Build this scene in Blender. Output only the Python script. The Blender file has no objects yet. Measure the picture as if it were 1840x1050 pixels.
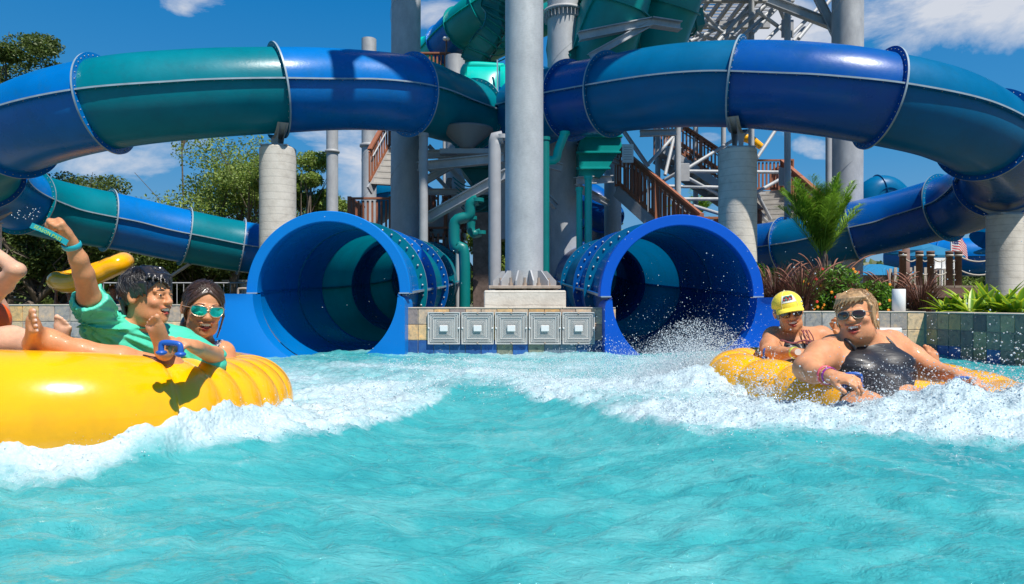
import bpy, math, random
import numpy as np
D = bpy.data
SC = bpy.context.scene
COL = SC.collection
RNG = np.random.default_rng(7)
random.seed(7)
FPX, HY, CX, CZ = 1226.7, 545.0, 920.0, 0.5   # measuring helpers: photo pixels -> metres at a known distance

def P(px, py, Y):
    return np.array([(px - CX) * Y / FPX, Y, CZ + (HY - py) * Y / FPX])

def nrm(v):
    v = np.asarray(v, float)
    return v / max(1e-9, np.linalg.norm(v))

# ------------------------------------------------------------------ objects
def tag(o, label=None, cat=None, group=None, kind=None):
    if label: o['label'] = label
    if cat: o['category'] = cat
    if group: o['group'] = group
    if kind: o['kind'] = kind
    return o

def thing(name, label, cat, loc=(0, 0, 0), group=None):
    o = D.objects.new(name, None)
    o.empty_display_size = 0.1
    COL.objects.link(o)
    o.location = tuple(float(c) for c in loc)
    return tag(o, label, cat, group)

def origin_of(parent):
    v = np.zeros(3)
    while parent is not None:
        v += np.array(parent.location)
        parent = parent.parent
    return v

class MB:
    """collects shapes, builds ONE mesh object"""
    def __init__(s):
        s.v = []; s.f = []; s.n = 0; s.mi = []; s.sm = []; s.c = []
    def add(s, V, F, mi=0, smooth=False, col=None):
        V = np.asarray(V, float).reshape(-1, 3)
        s.v.append(V)
        F = np.asarray(F, dtype=np.int64) if not isinstance(F, list) or len({len(f) for f in F}) == 1 else F
        if isinstance(F, list):
            for k in sorted({len(f) for f in F}):
                s.f.append(np.array([f for f in F if len(f) == k], dtype=np.int64) + s.n)
                s.mi.append(np.full(len(s.f[-1]), mi)); s.sm.append(np.full(len(s.f[-1]), smooth))
        elif len(F):
            s.f.append(F + s.n)
            s.mi.append(np.full(len(F), mi)); s.sm.append(np.full(len(F), smooth))
        if col is None: col = (1, 1, 1)
        col = np.asarray(col, float)
        s.c.append(np.broadcast_to(col, (len(V), 3)) if col.ndim == 1 else col)
        s.n += len(V)
    def box(s, c, size, rot=None, mi=0, col=None, bev=0.0):
        hx, hy, hz = [d / 2 for d in size]
        if bev <= 0:
            V = np.array([[x, y, z] for x in (-hx, hx) for y in (-hy, hy) for z in (-hz, hz)])
            F = [(0, 1, 3, 2), (4, 6, 7, 5), (0, 4, 5, 1), (2, 3, 7, 6), (0, 2, 6, 4), (1, 5, 7, 3)]
        else:
            V = []; idx = {}
            for sx in (-1, 1):
                for sy in (-1, 1):
                    for sz in (-1, 1):
                        for a in range(3):
                            q = [sx * (hx - bev), sy * (hy - bev), sz * (hz - bev)]
                            q[a] = (sx, sy, sz)[a] * (hx, hy, hz)[a]
                            idx[(sx, sy, sz, a)] = len(V); V.append(q)
            V = np.array(V); F = []
            for a in range(3):
                b, c2 = [(1, 2), (2, 0), (0, 1)][a]
                for sg in (-1, 1):
                    q = []
                    for (u, w) in ((-1, -1), (1, -1), (1, 1), (-1, 1)):
                        k = [0, 0, 0]; k[a] = sg; k[b] = u; k[c2] = w
                        q.append(idx[tuple(k) + (a,)])
                    F.append(tuple(q if sg > 0 else q[::-1]))
            for a in range(3):      # edges
                b, c2 = [(1, 2), (2, 0), (0, 1)][a]
                for u in (-1, 1):
                    for w in (-1, 1):
                        k0 = [0, 0, 0]; k0[a] = -1; k0[b] = u; k0[c2] = w
                        k1 = list(k0); k1[a] = 1
                        q = (idx[tuple(k0) + (b,)], idx[tuple(k1) + (b,)], idx[tuple(k1) + (c2,)], idx[tuple(k0) + (c2,)])
                        F.append(q)
            for sx in (-1, 1):
                for sy in (-1, 1):
                    for sz in (-1, 1):
                        F.append(tuple(idx[(sx, sy, sz, a)] for a in range(3)))
        if rot is not None: V = V @ np.asarray(rot).T
        s.add(V + np.asarray(c, float), F, mi, False, col)
    def beam(s, a, b, w, h=None, mi=0, up=(0, 0, 1), col=None):
        a = np.asarray(a, float); b = np.asarray(b, float); h = h or w
        t = nrm(b - a)
        if abs(np.dot(t, up)) > 0.98: up = (0, 1, 0)
        x = nrm(np.cross(t, up)); y = np.cross(x, t)
        R = np.stack([x, t, y], 1)
        s.box((a + b) / 2, (w, np.linalg.norm(b - a), h), R, mi, col)
    def ibeam(s, a, b, w, h, t=0.02, mi=0):
        a = np.asarray(a, float); b = np.asarray(b, float)
        d = nrm(b - a); up = (0, 0, 1) if abs(d[2]) < 0.98 else (0, 1, 0)
        x = nrm(np.cross(d, up)); y = np.cross(x, d)
        s.beam(a + y * (h / 2), b + y * (h / 2), w, t, mi)
        s.beam(a - y * (h / 2), b - y * (h / 2), w, t, mi)
        s.beam(a, b, t, h - t - 0.002, mi)
    def tube(s, path, r, n=14, mi=0, caps=True, smooth=True, closed=False, col=None):
        path = np.asarray(path, float); m = len(path)
        r = np.broadcast_to(np.asarray(r, float), (m,))
        T = np.gradient(path, axis=0) if not closed else np.roll(path, -1, 0) - np.roll(path, 1, 0)
        T /= np.linalg.norm(T, axis=1)[:, None] + 1e-12
        up = np.array([0, 0, 1.0]) if abs(T[0, 2]) < 0.9 else np.array([1.0, 0, 0])
        x = nrm(np.cross(T[0], up)); V = []
        a = np.arange(n) * 2 * np.pi / n
        for i in range(m):
            x = x - T[i] * np.dot(x, T[i]); x = nrm(x); y = np.cross(T[i], x)
            V.append(path[i] + r[i] * (np.cos(a)[:, None] * x + np.sin(a)[:, None] * y))
        V = np.concatenate(V); F = []
        i = np.arange(m if closed else m - 1)[:, None] * n; j = np.arange(n)[None, :]; j2 = (j + 1) % n
        i2 = (i + n) % (m * n)
        F = np.stack([(i + j), (i + j2), (i2 + j2), (i2 + j)], -1).reshape(-1, 4)
        s.add(V, F, mi, smooth, col)
        if caps and not closed:
            for k, rev in ((0, 1), (m - 1, 0)):
                R = V[k * n:(k + 1) * n]
                q = tuple(range(n))
                s.add(R, [q[::-1] if rev else q], mi, False, col)
    def cyl(s, a, b, r, n=24, mi=0, caps=True, r2=None, col=None):
        s.tube([a, b], [r, r if r2 is None else r2], n, mi, caps, True, False, col)
    def lathe(s, c, prof, n=24, axis=(0, 0, 1), mi=0, smooth=True, col=None):
        ax = nrm(axis); u = nrm(np.cross(ax, (0, 1, 0.01))); w = np.cross(ax, u)
        a = np.arange(n) * 2 * np.pi / n
        V = np.concatenate([np.asarray(c) + ax * z + r * (np.cos(a)[:, None] * u + np.sin(a)[:, None] * w) for r, z in prof])
        i = np.arange(len(prof) - 1)[:, None] * n; j = np.arange(n)[None, :]; j2 = (j + 1) % n
        s.add(V, np.stack([(i + j), (i + j2), (i + n + j2), (i + n + j)], -1).reshape(-1, 4), mi, smooth, col)
    def ball(s, c, r, n=8, m=6, mi=0, col=None):
        r = np.broadcast_to(np.asarray(r, float), (3,))
        th = np.linspace(0, np.pi, m + 1)[:, None]; ph = np.arange(n)[None, :] * 2 * np.pi / n
        V = np.stack([np.sin(th) * np.cos(ph), np.sin(th) * np.sin(ph), np.cos(th) + 0 * ph], -1).reshape(-1, 3) * r + np.asarray(c)
        i = np.arange(m)[:, None] * n; j = np.arange(n)[None, :]; j2 = (j + 1) % n
        s.add(V, np.stack([(i + j), (i + n + j), (i + n + j2), (i + j2)], -1).reshape(-1, 4), mi, True, col)
    def grid(s, G, mi=0, smooth=True, col=None, closed_u=False, closed_v=False):
        G = np.asarray(G, float); a, b = G.shape[:2]
        i = np.arange(a if closed_u else a - 1)[:, None]; j = np.arange(b if closed_v else b - 1)[None, :]
        i2 = (i + 1) % a; j2 = (j + 1) % b
        F = np.stack([i * b + j, i2 * b + j, i2 * b + j2, i * b + j2], -1).reshape(-1, 4)
        s.add(G.reshape(-1, 3), F, mi, smooth, None if col is None else (np.asarray(col) if np.asarray(col).ndim == 1 else np.asarray(col).reshape(-1, 3)))
    def prism(s, poly, thick, axis_o, ux, uy, mi=0):
        """flat polygon poly (2D) in plane o + x*ux + y*uy extruded by thick along normal"""
        o = np.asarray(axis_o, float); ux = nrm(ux); uy = nrm(uy); nn = np.cross(ux, uy)
        A = np.array([o + x * ux + y * uy for x, y in poly]); n = len(A)
        V = np.concatenate([A, A + nn * thick])
        s.add(V, [tuple(range(n))[::-1], tuple(range(n, 2 * n))], mi)
        s.add(V, [(i, (i + 1) % n, n + (i + 1) % n, n + i) for i in range(n)], mi)
    def build(s, name, mats, parent=None, origin=None):
        V = np.concatenate(s.v) if s.v else np.zeros((0, 3))
        if parent is not None: O = origin_of(parent)
        elif origin is not None: O = np.asarray(origin, float)
        else:
            lo, hi = V.min(0), V.max(0); O = np.array([(lo[0] + hi[0]) / 2, (lo[1] + hi[1]) / 2, lo[2]])
        me = D.meshes.new(name)
        me.vertices.add(len(V)); me.vertices.foreach_set('co', (V - O).astype(np.float32).ravel())
        nl = sum(f.size for f in s.f); nf = sum(len(f) for f in s.f)
        me.loops.add(nl); me.polygons.add(nf)
        me.loops.foreach_set('vertex_index', np.concatenate([f.ravel() for f in s.f]).astype(np.int32))
        tot = np.concatenate([np.full(len(f), f.shape[1]) for f in s.f])
        st = np.concatenate([[0], np.cumsum(tot)[:-1]])
        me.polygons.foreach_set('loop_start', st.astype(np.int32))
        me.polygons.foreach_set('loop_total', tot.astype(np.int32))
        me.polygons.foreach_set('material_index', np.concatenate(s.mi).astype(np.int32))
        me.polygons.foreach_set('use_smooth', np.concatenate(s.sm).astype(bool))
        C = np.concatenate(s.c)
        if (C != 1).any():
            at = me.color_attributes.new('col', 'FLOAT_COLOR', 'POINT')
            at.data.foreach_set('color', np.concatenate([C, np.ones((len(C), 1))], 1).astype(np.float32).ravel())
        me.update(calc_edges=True); me.validate()
        for m in (mats if isinstance(mats, (list, tuple)) else [mats]): me.materials.append(m)
        o = D.objects.new(name, me); COL.objects.link(o)
        if parent is not None: o.parent = parent
        else: o.location = tuple(O)
        return o

def copy_tree(o, parent=None):
    c = o.copy(); COL.objects.link(c)
    if parent is not None: c.parent = parent
    for ch in list(o.children): copy_tree(ch, c)
    return c

def struct(name, mb, mat, **k):
    o = mb.build(name, mat, **k); o['kind'] = 'structure'; return o

def spline(pts, n=10):
    """Catmull-Rom through pts"""
    p = np.asarray(pts, float); p = np.vstack([2 * p[0] - p[1], p, 2 * p[-1] - p[-2]])
    out = []
    for i in range(1, len(p) - 2):
        t = np.linspace(0, 1, n, endpoint=False)[:, None]
        a, b, c, d = p[i - 1], p[i], p[i + 1], p[i + 2]
        out.append(0.5 * ((2 * b) + (-a + c) * t + (2 * a - 5 * b + 4 * c - d) * t**2 + (-a + 3 * b - 3 * c + d) * t**3))
    out.append(p[-2][None, :])
    return np.concatenate(out)

def resample(path, step):
    path = np.asarray(path, float)
    d = np.concatenate([[0], np.cumsum(np.linalg.norm(np.diff(path, axis=0), axis=1))])
    n = max(2, int(d[-1] / step) + 1); q = np.linspace(0, d[-1], n)
    return np.stack([np.interp(q, d, path[:, k]) for k in range(path.shape[1])], 1)

# ------------------------------------------------------------------ numpy noise
_PERM = RNG.random((512, 512)).astype(np.float32)
def vnoise(x, y):
    xi = np.floor(x).astype(int); yi = np.floor(y).astype(int); fx = x - xi; fy = y - yi
    fx = fx * fx * (3 - 2 * fx); fy = fy * fy * (3 - 2 * fy)
    g = lambda a, b: _PERM[a % 512, b % 512]
    return (g(xi, yi) * (1 - fx) + g(xi + 1, yi) * fx) * (1 - fy) + (g(xi, yi + 1) * (1 - fx) + g(xi + 1, yi + 1) * fx) * fy
def fbm(x, y, o=4):
    s = 0; a = .5; t = 0
    for k in range(o):
        s = s + a * vnoise(x * 2**k + 17.3 * k, y * 2**k + 9.1 * k); t += a; a *= .55
    return s / t

# ------------------------------------------------------------------ materials
def srgb(r, g, b):
    f = lambda c: (c / 255 / 12.92) if c / 255 <= .04045 else ((c / 255 + .055) / 1.055) ** 2.4
    return (f(r), f(g), f(b))

class NT:
    def __init__(s, mat):
        s.t = mat.node_tree; s.N = s.t.nodes; s.L = s.t.links
    def n(s, ty, ins=None, **kw):
        o = s.N.new(ty)
        for k, v in kw.items(): setattr(o, k, v)
        for k, v in (ins or {}).items():
            if hasattr(v, 'is_output'): s.L.new(v, o.inputs[k])
            else: o.inputs[k].default_value = v
        return o

def ramp(nt, fac, stops):
    r = nt.n('ShaderNodeValToRGB', {0: fac})
    el = r.color_ramp.elements
    while len(el) < len(stops): el.new(0.5)
    for e, (p, c) in zip(el, stops):
        e.position = p; e.color = (c if len(c) == 4 else tuple(c) + (1,)) if hasattr(c, '__len__') else (c, c, c, 1)
    return r.outputs[0]

def mat(name, col, rough=.5, metal=0., bump=0., bscale=20., var=0., vscale=3., spec=.5, attr=False, sss=0., coat=0.,
        stretch=(1, 1, 1), translucent=0., bdist=.01, dirt=None, alpha=None, rvar=0.):
    m = D.materials.new(name); m.use_nodes = True; nt = NT(m)
    b = nt.N['Principled BSDF']
    b.inputs['Roughness'].default_value = rough; b.inputs['Metallic'].default_value = metal
    b.inputs['Specular IOR Level'].default_value = spec
    b.inputs['Coat Weight'].default_value = coat; b.inputs['Coat Roughness'].default_value = .08
    tc = nt.n('ShaderNodeTexCoord').outputs['Object']
    mp = nt.n('ShaderNodeMapping', {0: tc, 'Scale': stretch}).outputs[0]
    c = nt.n('ShaderNodeRGB'); c.outputs[0].default_value = tuple(col) + (1,); c = c.outputs[0]
    if attr:
        at = nt.n('ShaderNodeAttribute', attribute_name='col').outputs['Color']
        c = nt.n('ShaderNodeMix', {0: 1., 6: c, 7: at}, data_type='RGBA', blend_type='MULTIPLY').outputs[2]
    if var > 0:
        no = nt.n('ShaderNodeTexNoise', {'Vector': mp, 'Scale': vscale, 'Detail': 5., 'Roughness': .6}).outputs[0]
        f = ramp(nt, no, [(.25, (1 - var,) * 3), (.75, (1 + var,) * 3)])
        c = nt.n('ShaderNodeMix', {0: 1., 6: c, 7: f}, data_type='RGBA', blend_type='MULTIPLY').outputs[2]
        if rvar:
            rr = nt.n('ShaderNodeMapRange', {0: no, 1: .3, 2: .7, 3: rough - rvar, 4: rough + rvar}).outputs[0]
            nt.L.new(rr, b.inputs['Roughness'])
    if dirt:
        dc, ds, amt = dirt
        no2 = nt.n('ShaderNodeTexNoise', {'Vector': mp, 'Scale': ds, 'Detail': 8., 'Roughness': .7}).outputs[0]
        f = nt.n('ShaderNodeMapRange', {0: no2, 1: .5, 2: .72, 3: 0., 4: amt}).outputs[0]
        c = nt.n('ShaderNodeMix', {0: f, 6: c, 7: tuple(dc) + (1,)}, data_type='RGBA').outputs[2]
    nt.L.new(c, b.inputs['Base Color'])
    if sss:
        b.inputs['Subsurface Weight'].default_value = sss
        b.inputs['Subsurface Radius'].default_value = (.012, .005, .003)
        b.inputs['Subsurface Scale'].default_value = 1.
    if bump > 0:
        n2 = nt.n('ShaderNodeTexNoise', {'Vector': mp, 'Scale': bscale, 'Detail': 4., 'Roughness': .6}).outputs[0]
        bp = nt.n('ShaderNodeBump', {'Strength': bump, 'Distance': bdist, 'Height': n2}).outputs[0]
        nt.L.new(bp, b.inputs['Normal'])
    if translucent > 0:
        tr = nt.n('ShaderNodeBsdfTranslucent', {0: c}).outputs[0]
        mx = nt.n('ShaderNodeMixShader', {0: translucent, 1: b.outputs[0], 2: tr}).outputs[0]
        nt.L.new(mx, nt.N['Material Output'].inputs[0])
    return m

M = {}
BLUE, BLUE2 = (.0, .155, .49), (.0, .082, .34)
TEAL, TEAL2 = (.0, .26, .33), (.0, .175, .39)
GK = dict(var=.14, vscale=1.3, bump=.16, bscale=16, coat=.06, spec=.32, rvar=.05, dirt=((.02, .12, .17), 5., .25))
M['blue'] = mat('blue_gelcoat', BLUE, .28, translucent=.05, **GK)
M['royal'] = mat('royal_gelcoat', BLUE2, .28, translucent=.03, **GK)
M['teal'] = mat('teal_gelcoat', TEAL, .33, translucent=.36, **GK)
M['azure'] = mat('azure_gelcoat', TEAL2, .33, translucent=.32, **GK)
M['bright_blue'] = mat('mouth_blue_gelcoat', (.0, .17, .54), .4, var=.06, vscale=2, bump=.05, bscale=10, spec=.3)
M['mouth_royal'] = mat('mouth_royal_gelcoat', (.0, .085, .50), .4, var=.06, vscale=2, bump=.05, bscale=10, spec=.3)
M['seam'] = mat('gelcoat_edge', (.26, .34, .40), .45, var=.2, vscale=6)
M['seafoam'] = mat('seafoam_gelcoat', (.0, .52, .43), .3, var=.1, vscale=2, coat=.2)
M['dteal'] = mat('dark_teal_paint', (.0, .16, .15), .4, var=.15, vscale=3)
def galv():
    m = D.materials.new('galvanised_steel'); m.use_nodes = True; nt = NT(m); b = nt.N['Principled BSDF']
    tc = nt.n('ShaderNodeTexCoord').outputs['Object']
    n1 = nt.n('ShaderNodeTexNoise', {'Vector': nt.n('ShaderNodeMapping', {0: tc, 'Scale': (1, 1, .5)}).outputs[0], 'Scale': 3.5, 'Detail': 9., 'Roughness': .7}).outputs[0]
    n2 = nt.n('ShaderNodeTexNoise', {'Vector': nt.n('ShaderNodeMapping', {0: tc, 'Scale': (4, 4, 16)}).outputs[0], 'Scale': 9., 'Detail': 5., 'Distortion': .8}).outputs[0]
    c1 = ramp(nt, n1, [(.3, (.33, .34, .355)), (.55, (.44, .45, .46)), (.75, (.53, .54, .55))])
    f2 = ramp(nt, n2, [(.3, .86), (.55, 1.0), (.8, 1.04)])
    c = nt.n('ShaderNodeMix', {0: 1., 6: c1, 7: f2}, data_type='RGBA', blend_type='MULTIPLY').outputs[2]
    nt.L.new(c, b.inputs['Base Color']); b.inputs['Roughness'].default_value = .55; b.inputs['Metallic'].default_value = .08
    nt.L.new(nt.n('ShaderNodeBump', {'Strength': .22, 'Distance': .003, 'Height': n2}).outputs[0], b.inputs['Normal'])
    return m
M['galv'] = galv()
M['steel'] = mat('painted_grey_steel', (.36, .365, .375), .55, .0, var=.12, vscale=5, bump=.1, bscale=30)
M['bolt'] = mat('bolt_steel', (.40, .42, .44), .45, .6)
M['rust'] = mat('rusty_steel', (.38, .3, .24), .7, .2, var=.3, vscale=14)
M['brown'] = mat('brown_rail_wood', (.30, .105, .05), .6, var=.25, vscale=6, stretch=(1, 1, .2))
M['ropepost'] = mat('brown_post', (.16, .09, .07), .8, var=.3, vscale=8)
M['rope'] = mat('rope', (.5, .45, .38), .9)
M['white'] = mat('white_plastic', (.75, .75, .73), .4, var=.05)
M['yellow'] = mat('yellow_vinyl', (.95, .44, .0), .2, var=.08, vscale=5, bump=.10, bscale=5, bdist=.02, coat=.45, sss=.08, dirt=((.62, .30, .02), 7., .35))
M['handle'] = mat('blue_handle_plastic', (.02, .10, .42), .35)

def concrete():
    m = D.materials.new('board_marked_concrete'); m.use_nodes = True; nt = NT(m); b = nt.N['Principled BSDF']
    tc = nt.n('ShaderNodeTexCoord').outputs['Object']
    n1 = nt.n('ShaderNodeTexNoise', {'Vector': tc, 'Scale': 4., 'Detail': 8., 'Roughness': .65}).outputs[0]
    c1 = ramp(nt, n1, [(.3, (.46, .42, .36)), (.5, (.60, .56, .49)), (.75, (.68, .64, .57))])
    wv = nt.n('ShaderNodeTexWave', {'Vector': tc, 'Scale': 2.5, 'Distortion': 1.0, 'Detail': 2., 'Detail Scale': 1.}, bands_direction='Z').outputs[1]
    ln = ramp(nt, wv, [(.0, .80), (.05, 1.)])
    c2 = nt.n('ShaderNodeMix', {0: 1., 6: c1, 7: ln}, data_type='RGBA', blend_type='MULTIPLY').outputs[2]
    nt.L.new(c2, b.inputs['Base Color']); b.inputs['Roughness'].default_value = .85
    n2 = nt.n('ShaderNodeTexNoise', {'Vector': tc, 'Scale': 40., 'Detail': 6.}).outputs[0]
    ad = nt.n('ShaderNodeMath', {0: n2, 1: ln}, operation='ADD').outputs[0]
    nt.L.new(nt.n('ShaderNodeBump', {'Strength': .4, 'Distance': .01, 'Height': ad}).outputs[0], b.inputs['Normal'])
    return m
M['concrete'] = concrete()

def slate():
    m = D.materials.new('slate_tile'); m.use_nodes = True; nt = NT(m); b = nt.N['Principled BSDF']
    tc = nt.n('ShaderNodeTexCoord').outputs['Object']
    at = nt.n('ShaderNodeAttribute', attribute_name='col').outputs['Color']
    n1 = nt.n('ShaderNodeTexNoise', {'Vector': tc, 'Scale': 20., 'Detail': 9., 'Roughness': .75, 'Distortion': .5}).outputs[0]
    f = ramp(nt, n1, [(.33, (.48, .46, .48)), (.46, (.9, .9, .92)), (.55, (1.1, 1.05, 1.)), (.66, (1.5, 1.22, .85))])
    c = nt.n('ShaderNodeMix', {0: 1., 6: at, 7: f}, data_type='RGBA', blend_type='MULTIPLY').outputs[2]
    nt.L.new(c, b.inputs['Base Color']); b.inputs['Roughness'].default_value = .55
    nt.L.new(nt.n('ShaderNodeBump', {'Strength': .6, 'Distance': .006, 'Height': n1}).outputs[0], b.inputs['Normal'])
    return m
M['slate'] = slate()
M['grout'] = mat('grout', (.42, .38, .33), .9, var=.2, vscale=20)
M['coping'] = mat('coping_stone', (.46, .41, .34), .8, var=.2, vscale=10, bump=.3, bscale=40)
# ------------------------------------------------------------------ camera, sun, sky
cam = D.cameras.new('camera'); co = D.objects.new('camera', cam); COL.objects.link(co)
co.location = (0, 0, CZ); co.rotation_euler = (math.radians(90), 0, 0)
cam.sensor_width = 36; cam.lens = 24; cam.shift_y = (HY - 525) / 1840; cam.clip_start = .02; cam.clip_end = 3000
SC.camera = co
SUN = nrm((.34, -.48, 1.0))
elev = math.asin(SUN[2]); azi = math.atan2(SUN[0], SUN[1])
sl = D.lights.new('sun', 'SUN'); so = D.objects.new('sun', sl); COL.objects.link(so)
sl.energy = 4.8; sl.angle = math.radians(.5); sl.color = (1, .95, .87)
from mathutils import Vector
so.rotation_euler = Vector(tuple(SUN)).to_track_quat('Z', 'Y').to_euler()
w = D.worlds.new('World'); SC.world = w; w.use_nodes = True
nt = NT(w)
bg = nt.N['Background']
sky = nt.n('ShaderNodeTexSky', sky_type='NISHITA'); sky.sun_disc = False
sky.sun_elevation = elev; sky.sun_rotation = azi; sky.altitude = 0; sky.air_density = 1.; sky.dust_density = .3; sky.ozone_density = 3.
hs0 = nt.n('ShaderNodeHueSaturation', {'Hue': .49, 'Saturation': 1.15, 'Value': 1.0, 'Color': sky.outputs[0]})
gz = nt.n('ShaderNodeSeparateXYZ', {0: nt.n('ShaderNodeTexCoord').outputs['Generated']}).outputs[2]
gr = ramp(nt, gz, [(0., (4.4, 6.6, 8.8)), (.07, (2.4, 5.3, 8.6)), (.2, (.7, 4.0, 8.6)), (.42, (.0, 2.6, 7.4)), (1., (.0, 1.5, 5.0))])
hs = nt.n('ShaderNodeMix', {0: .9, 6: hs0.outputs[0], 7: gr}, data_type='RGBA')
class _O: pass
_h = _O(); _h.outputs = [hs.outputs[2]]; hs = _h
geo = nt.n('ShaderNodeTexCoord').outputs['Generated']
tot = None
def cloud_blob(px, py, rx, ry, amt):
    global tot
    az = (px - CX) / FPX; el = (HY - py) / FPX
    # direction / y  -> plane coordinates, so the blob keeps its place on the dome
    sx = nt.n('ShaderNodeSeparateXYZ', {0: geo})
    ym = nt.n('ShaderNodeMath', {0: sx.outputs[1], 1: .02}, operation='MAXIMUM').outputs[0]
    u = nt.n('ShaderNodeMath', {0: sx.outputs[0], 1: ym}, operation='DIVIDE').outputs[0]
    v = nt.n('ShaderNodeMath', {0: sx.outputs[2], 1: ym}, operation='DIVIDE').outputs[0]
    cu = nt.n('ShaderNodeMath', {0: u, 1: az}, operation='SUBTRACT').outputs[0]
    cv = nt.n('ShaderNodeMath', {0: v, 1: el}, operation='SUBTRACT').outputs[0]
    cu = nt.n('ShaderNodeMath', {0: cu, 1: FPX / rx}, operation='MULTIPLY').outputs[0]
    cv = nt.n('ShaderNodeMath', {0: cv, 1: FPX / ry}, operation='MULTIPLY').outputs[0]
    cu = nt.n('ShaderNodeMath', {0: cu, 1: cu}, operation='MULTIPLY').outputs[0]
    cv = nt.n('ShaderNodeMath', {0: cv, 1: cv}, operation='MULTIPLY').outputs[0]
    r2 = nt.n('ShaderNodeMath', {0: cu, 1: cv}, operation='ADD').outputs[0]
    g = nt.n('ShaderNodeMapRange', {0: r2, 1: 0., 2: 1.6, 3: amt, 4: 0.}).outputs[0]
    tot = g if tot is None else nt.n('ShaderNodeMath', {0: tot, 1: g}, operation='MAXIMUM').outputs[0]
for a in [(1760, 15, 260, 85, 1.0), (1600, 55, 130, 65, .85), (1330, 120, 170, 100, .85), (1440, 40, 140, 100, .9), (1465, 265, 48, 28, 1.), (1340, 250, 160, 60, .4),
          (350, 5, 70, 30, .8), (790, 25, 60, 32, .9), (880, 10, 60, 40, .6), (180, 290, 190, 30, .75), (330, 255, 130, 44, .6), (640, 290, 80, 95, .8),
          (610, 240, 90, 40, .5), (1700, 400, 130, 36, .6), (1300, 370, 200, 60, .3), (200, 330, 150, 30, .4), (2300, 200, 300, 150, .8), (-400, 200, 300, 120, .7)]:
    cloud_blob(*a)
st = nt.n('ShaderNodeMapping', {0: geo, 'Scale': (1, 1, 2.2)}).outputs[0]
nz = nt.n('ShaderNodeTexNoise', {'Vector': st, 'Scale': 6., 'Detail': 10., 'Roughness': .62, 'Distortion': .4}).outputs[0]
pr = nt.n('ShaderNodeMath', {0: nz, 1: 3.4, 2: -2.25}, operation='MULTIPLY_ADD').outputs[0]
pr = nt.n('ShaderNodeMath', {0: tot, 1: 1.15, 2: pr}, operation='MULTIPLY_ADD').outputs[0]
pr = nt.n('ShaderNodeMapRange', {0: pr, 1: -.05, 2: .75, 3: 0., 4: .93}).outputs[0]
has = nt.n('ShaderNodeMath', {0: tot, 1: .02}, operation='GREATER_THAN').outputs[0]
pr = nt.n('ShaderNodeMath', {0: pr, 1: has}, operation='MULTIPLY').outputs[0]
cm = nt.n('ShaderNodeMix', {0: pr, 6: hs.outputs[0], 7: (9.5, 9.9, 10.8, 1)}, data_type='RGBA').outputs[2]
nt.L.new(cm, bg.inputs[0]); bg.inputs[1].default_value = .056
SC.view_settings.view_transform = 'Standard'; SC.view_settings.look = 'None'
SC.view_settings.exposure = 0.38; SC.view_settings.gamma = 1

# ------------------------------------------------------------------ ground sheet with the pool cut out
GZ = .34
gm = MB()
gx = [-900, -40, -20, -9, -6.2, -2.78, 2.55, 4.4, 4.62, 900]; gy = [-900, -9, 5.5, 6.86, 7.2, 11, 16, 19, 900]
def cut(x, y):
    if -9 < x < 4.62 and -9 < y < 5.5: return True
    if -9 < x < 4.4 and 5.5 < y < 6.86: return True
    if -2.78 < x < 2.55 and 6 < y < 16: return True
    return -20 < x < -6.2 and 11 < y < 16
V = [(x, y, GZ) for x in gx for y in gy]; ny = len(gy); F_ = []
for i in range(len(gx) - 1):
    for j in range(ny - 1):
        if not cut((gx[i] + gx[i + 1]) / 2, (gy[j] + gy[j + 1]) / 2): F_.append((i * ny + j, (i + 1) * ny + j, (i + 1) * ny + j + 1, i * ny + j + 1))
gm.add(V, F_)
M['ground'] = mat('ground_mulch_and_lawn', (.12, .11, .06), .95, var=.35, vscale=.6, dirt=((.05, .09, .02), .3, .9), bump=.4, bscale=8)
struct('ground', gm, M['ground'], origin=(0, 0, 0))
def hole(name, x0, x1, y0, y1, z, mt):
    m = MB(); m.add([(x0, y0, z), (x1, y0, z), (x1, y1, z), (x0, y1, z), (x0, y0, GZ), (x1, y0, GZ), (x1, y1, GZ), (x0, y1, GZ)], [(0, 1, 2, 3), (1, 5, 6, 2), (3, 2, 6, 7), (0, 3, 7, 4)])
    struct(name, m, mt, origin=(x0, y0, z))
PZ = -.40
pit_m = mat('pit_concrete', (.30, .28, .26), .85, var=.2, vscale=2)
hole('slide_pit', -2.78, 2.55, 6.86, 16, PZ, pit_m)
hole('sunken_path', -20, -6.2, 11, 16, -.66, pit_m)
pf = MB(); pf.add([(-9, -9, -1.1), (4.62, -9, -1.1), (4.62, 6.86, -1.1), (-9, 6.86, -1.1)], [(0, 1, 2, 3)])
struct('pool_floor', pf, mat('pool_floor_plaster', (.2, .55, .6), .7), origin=(0, 0, -1.1))
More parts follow.
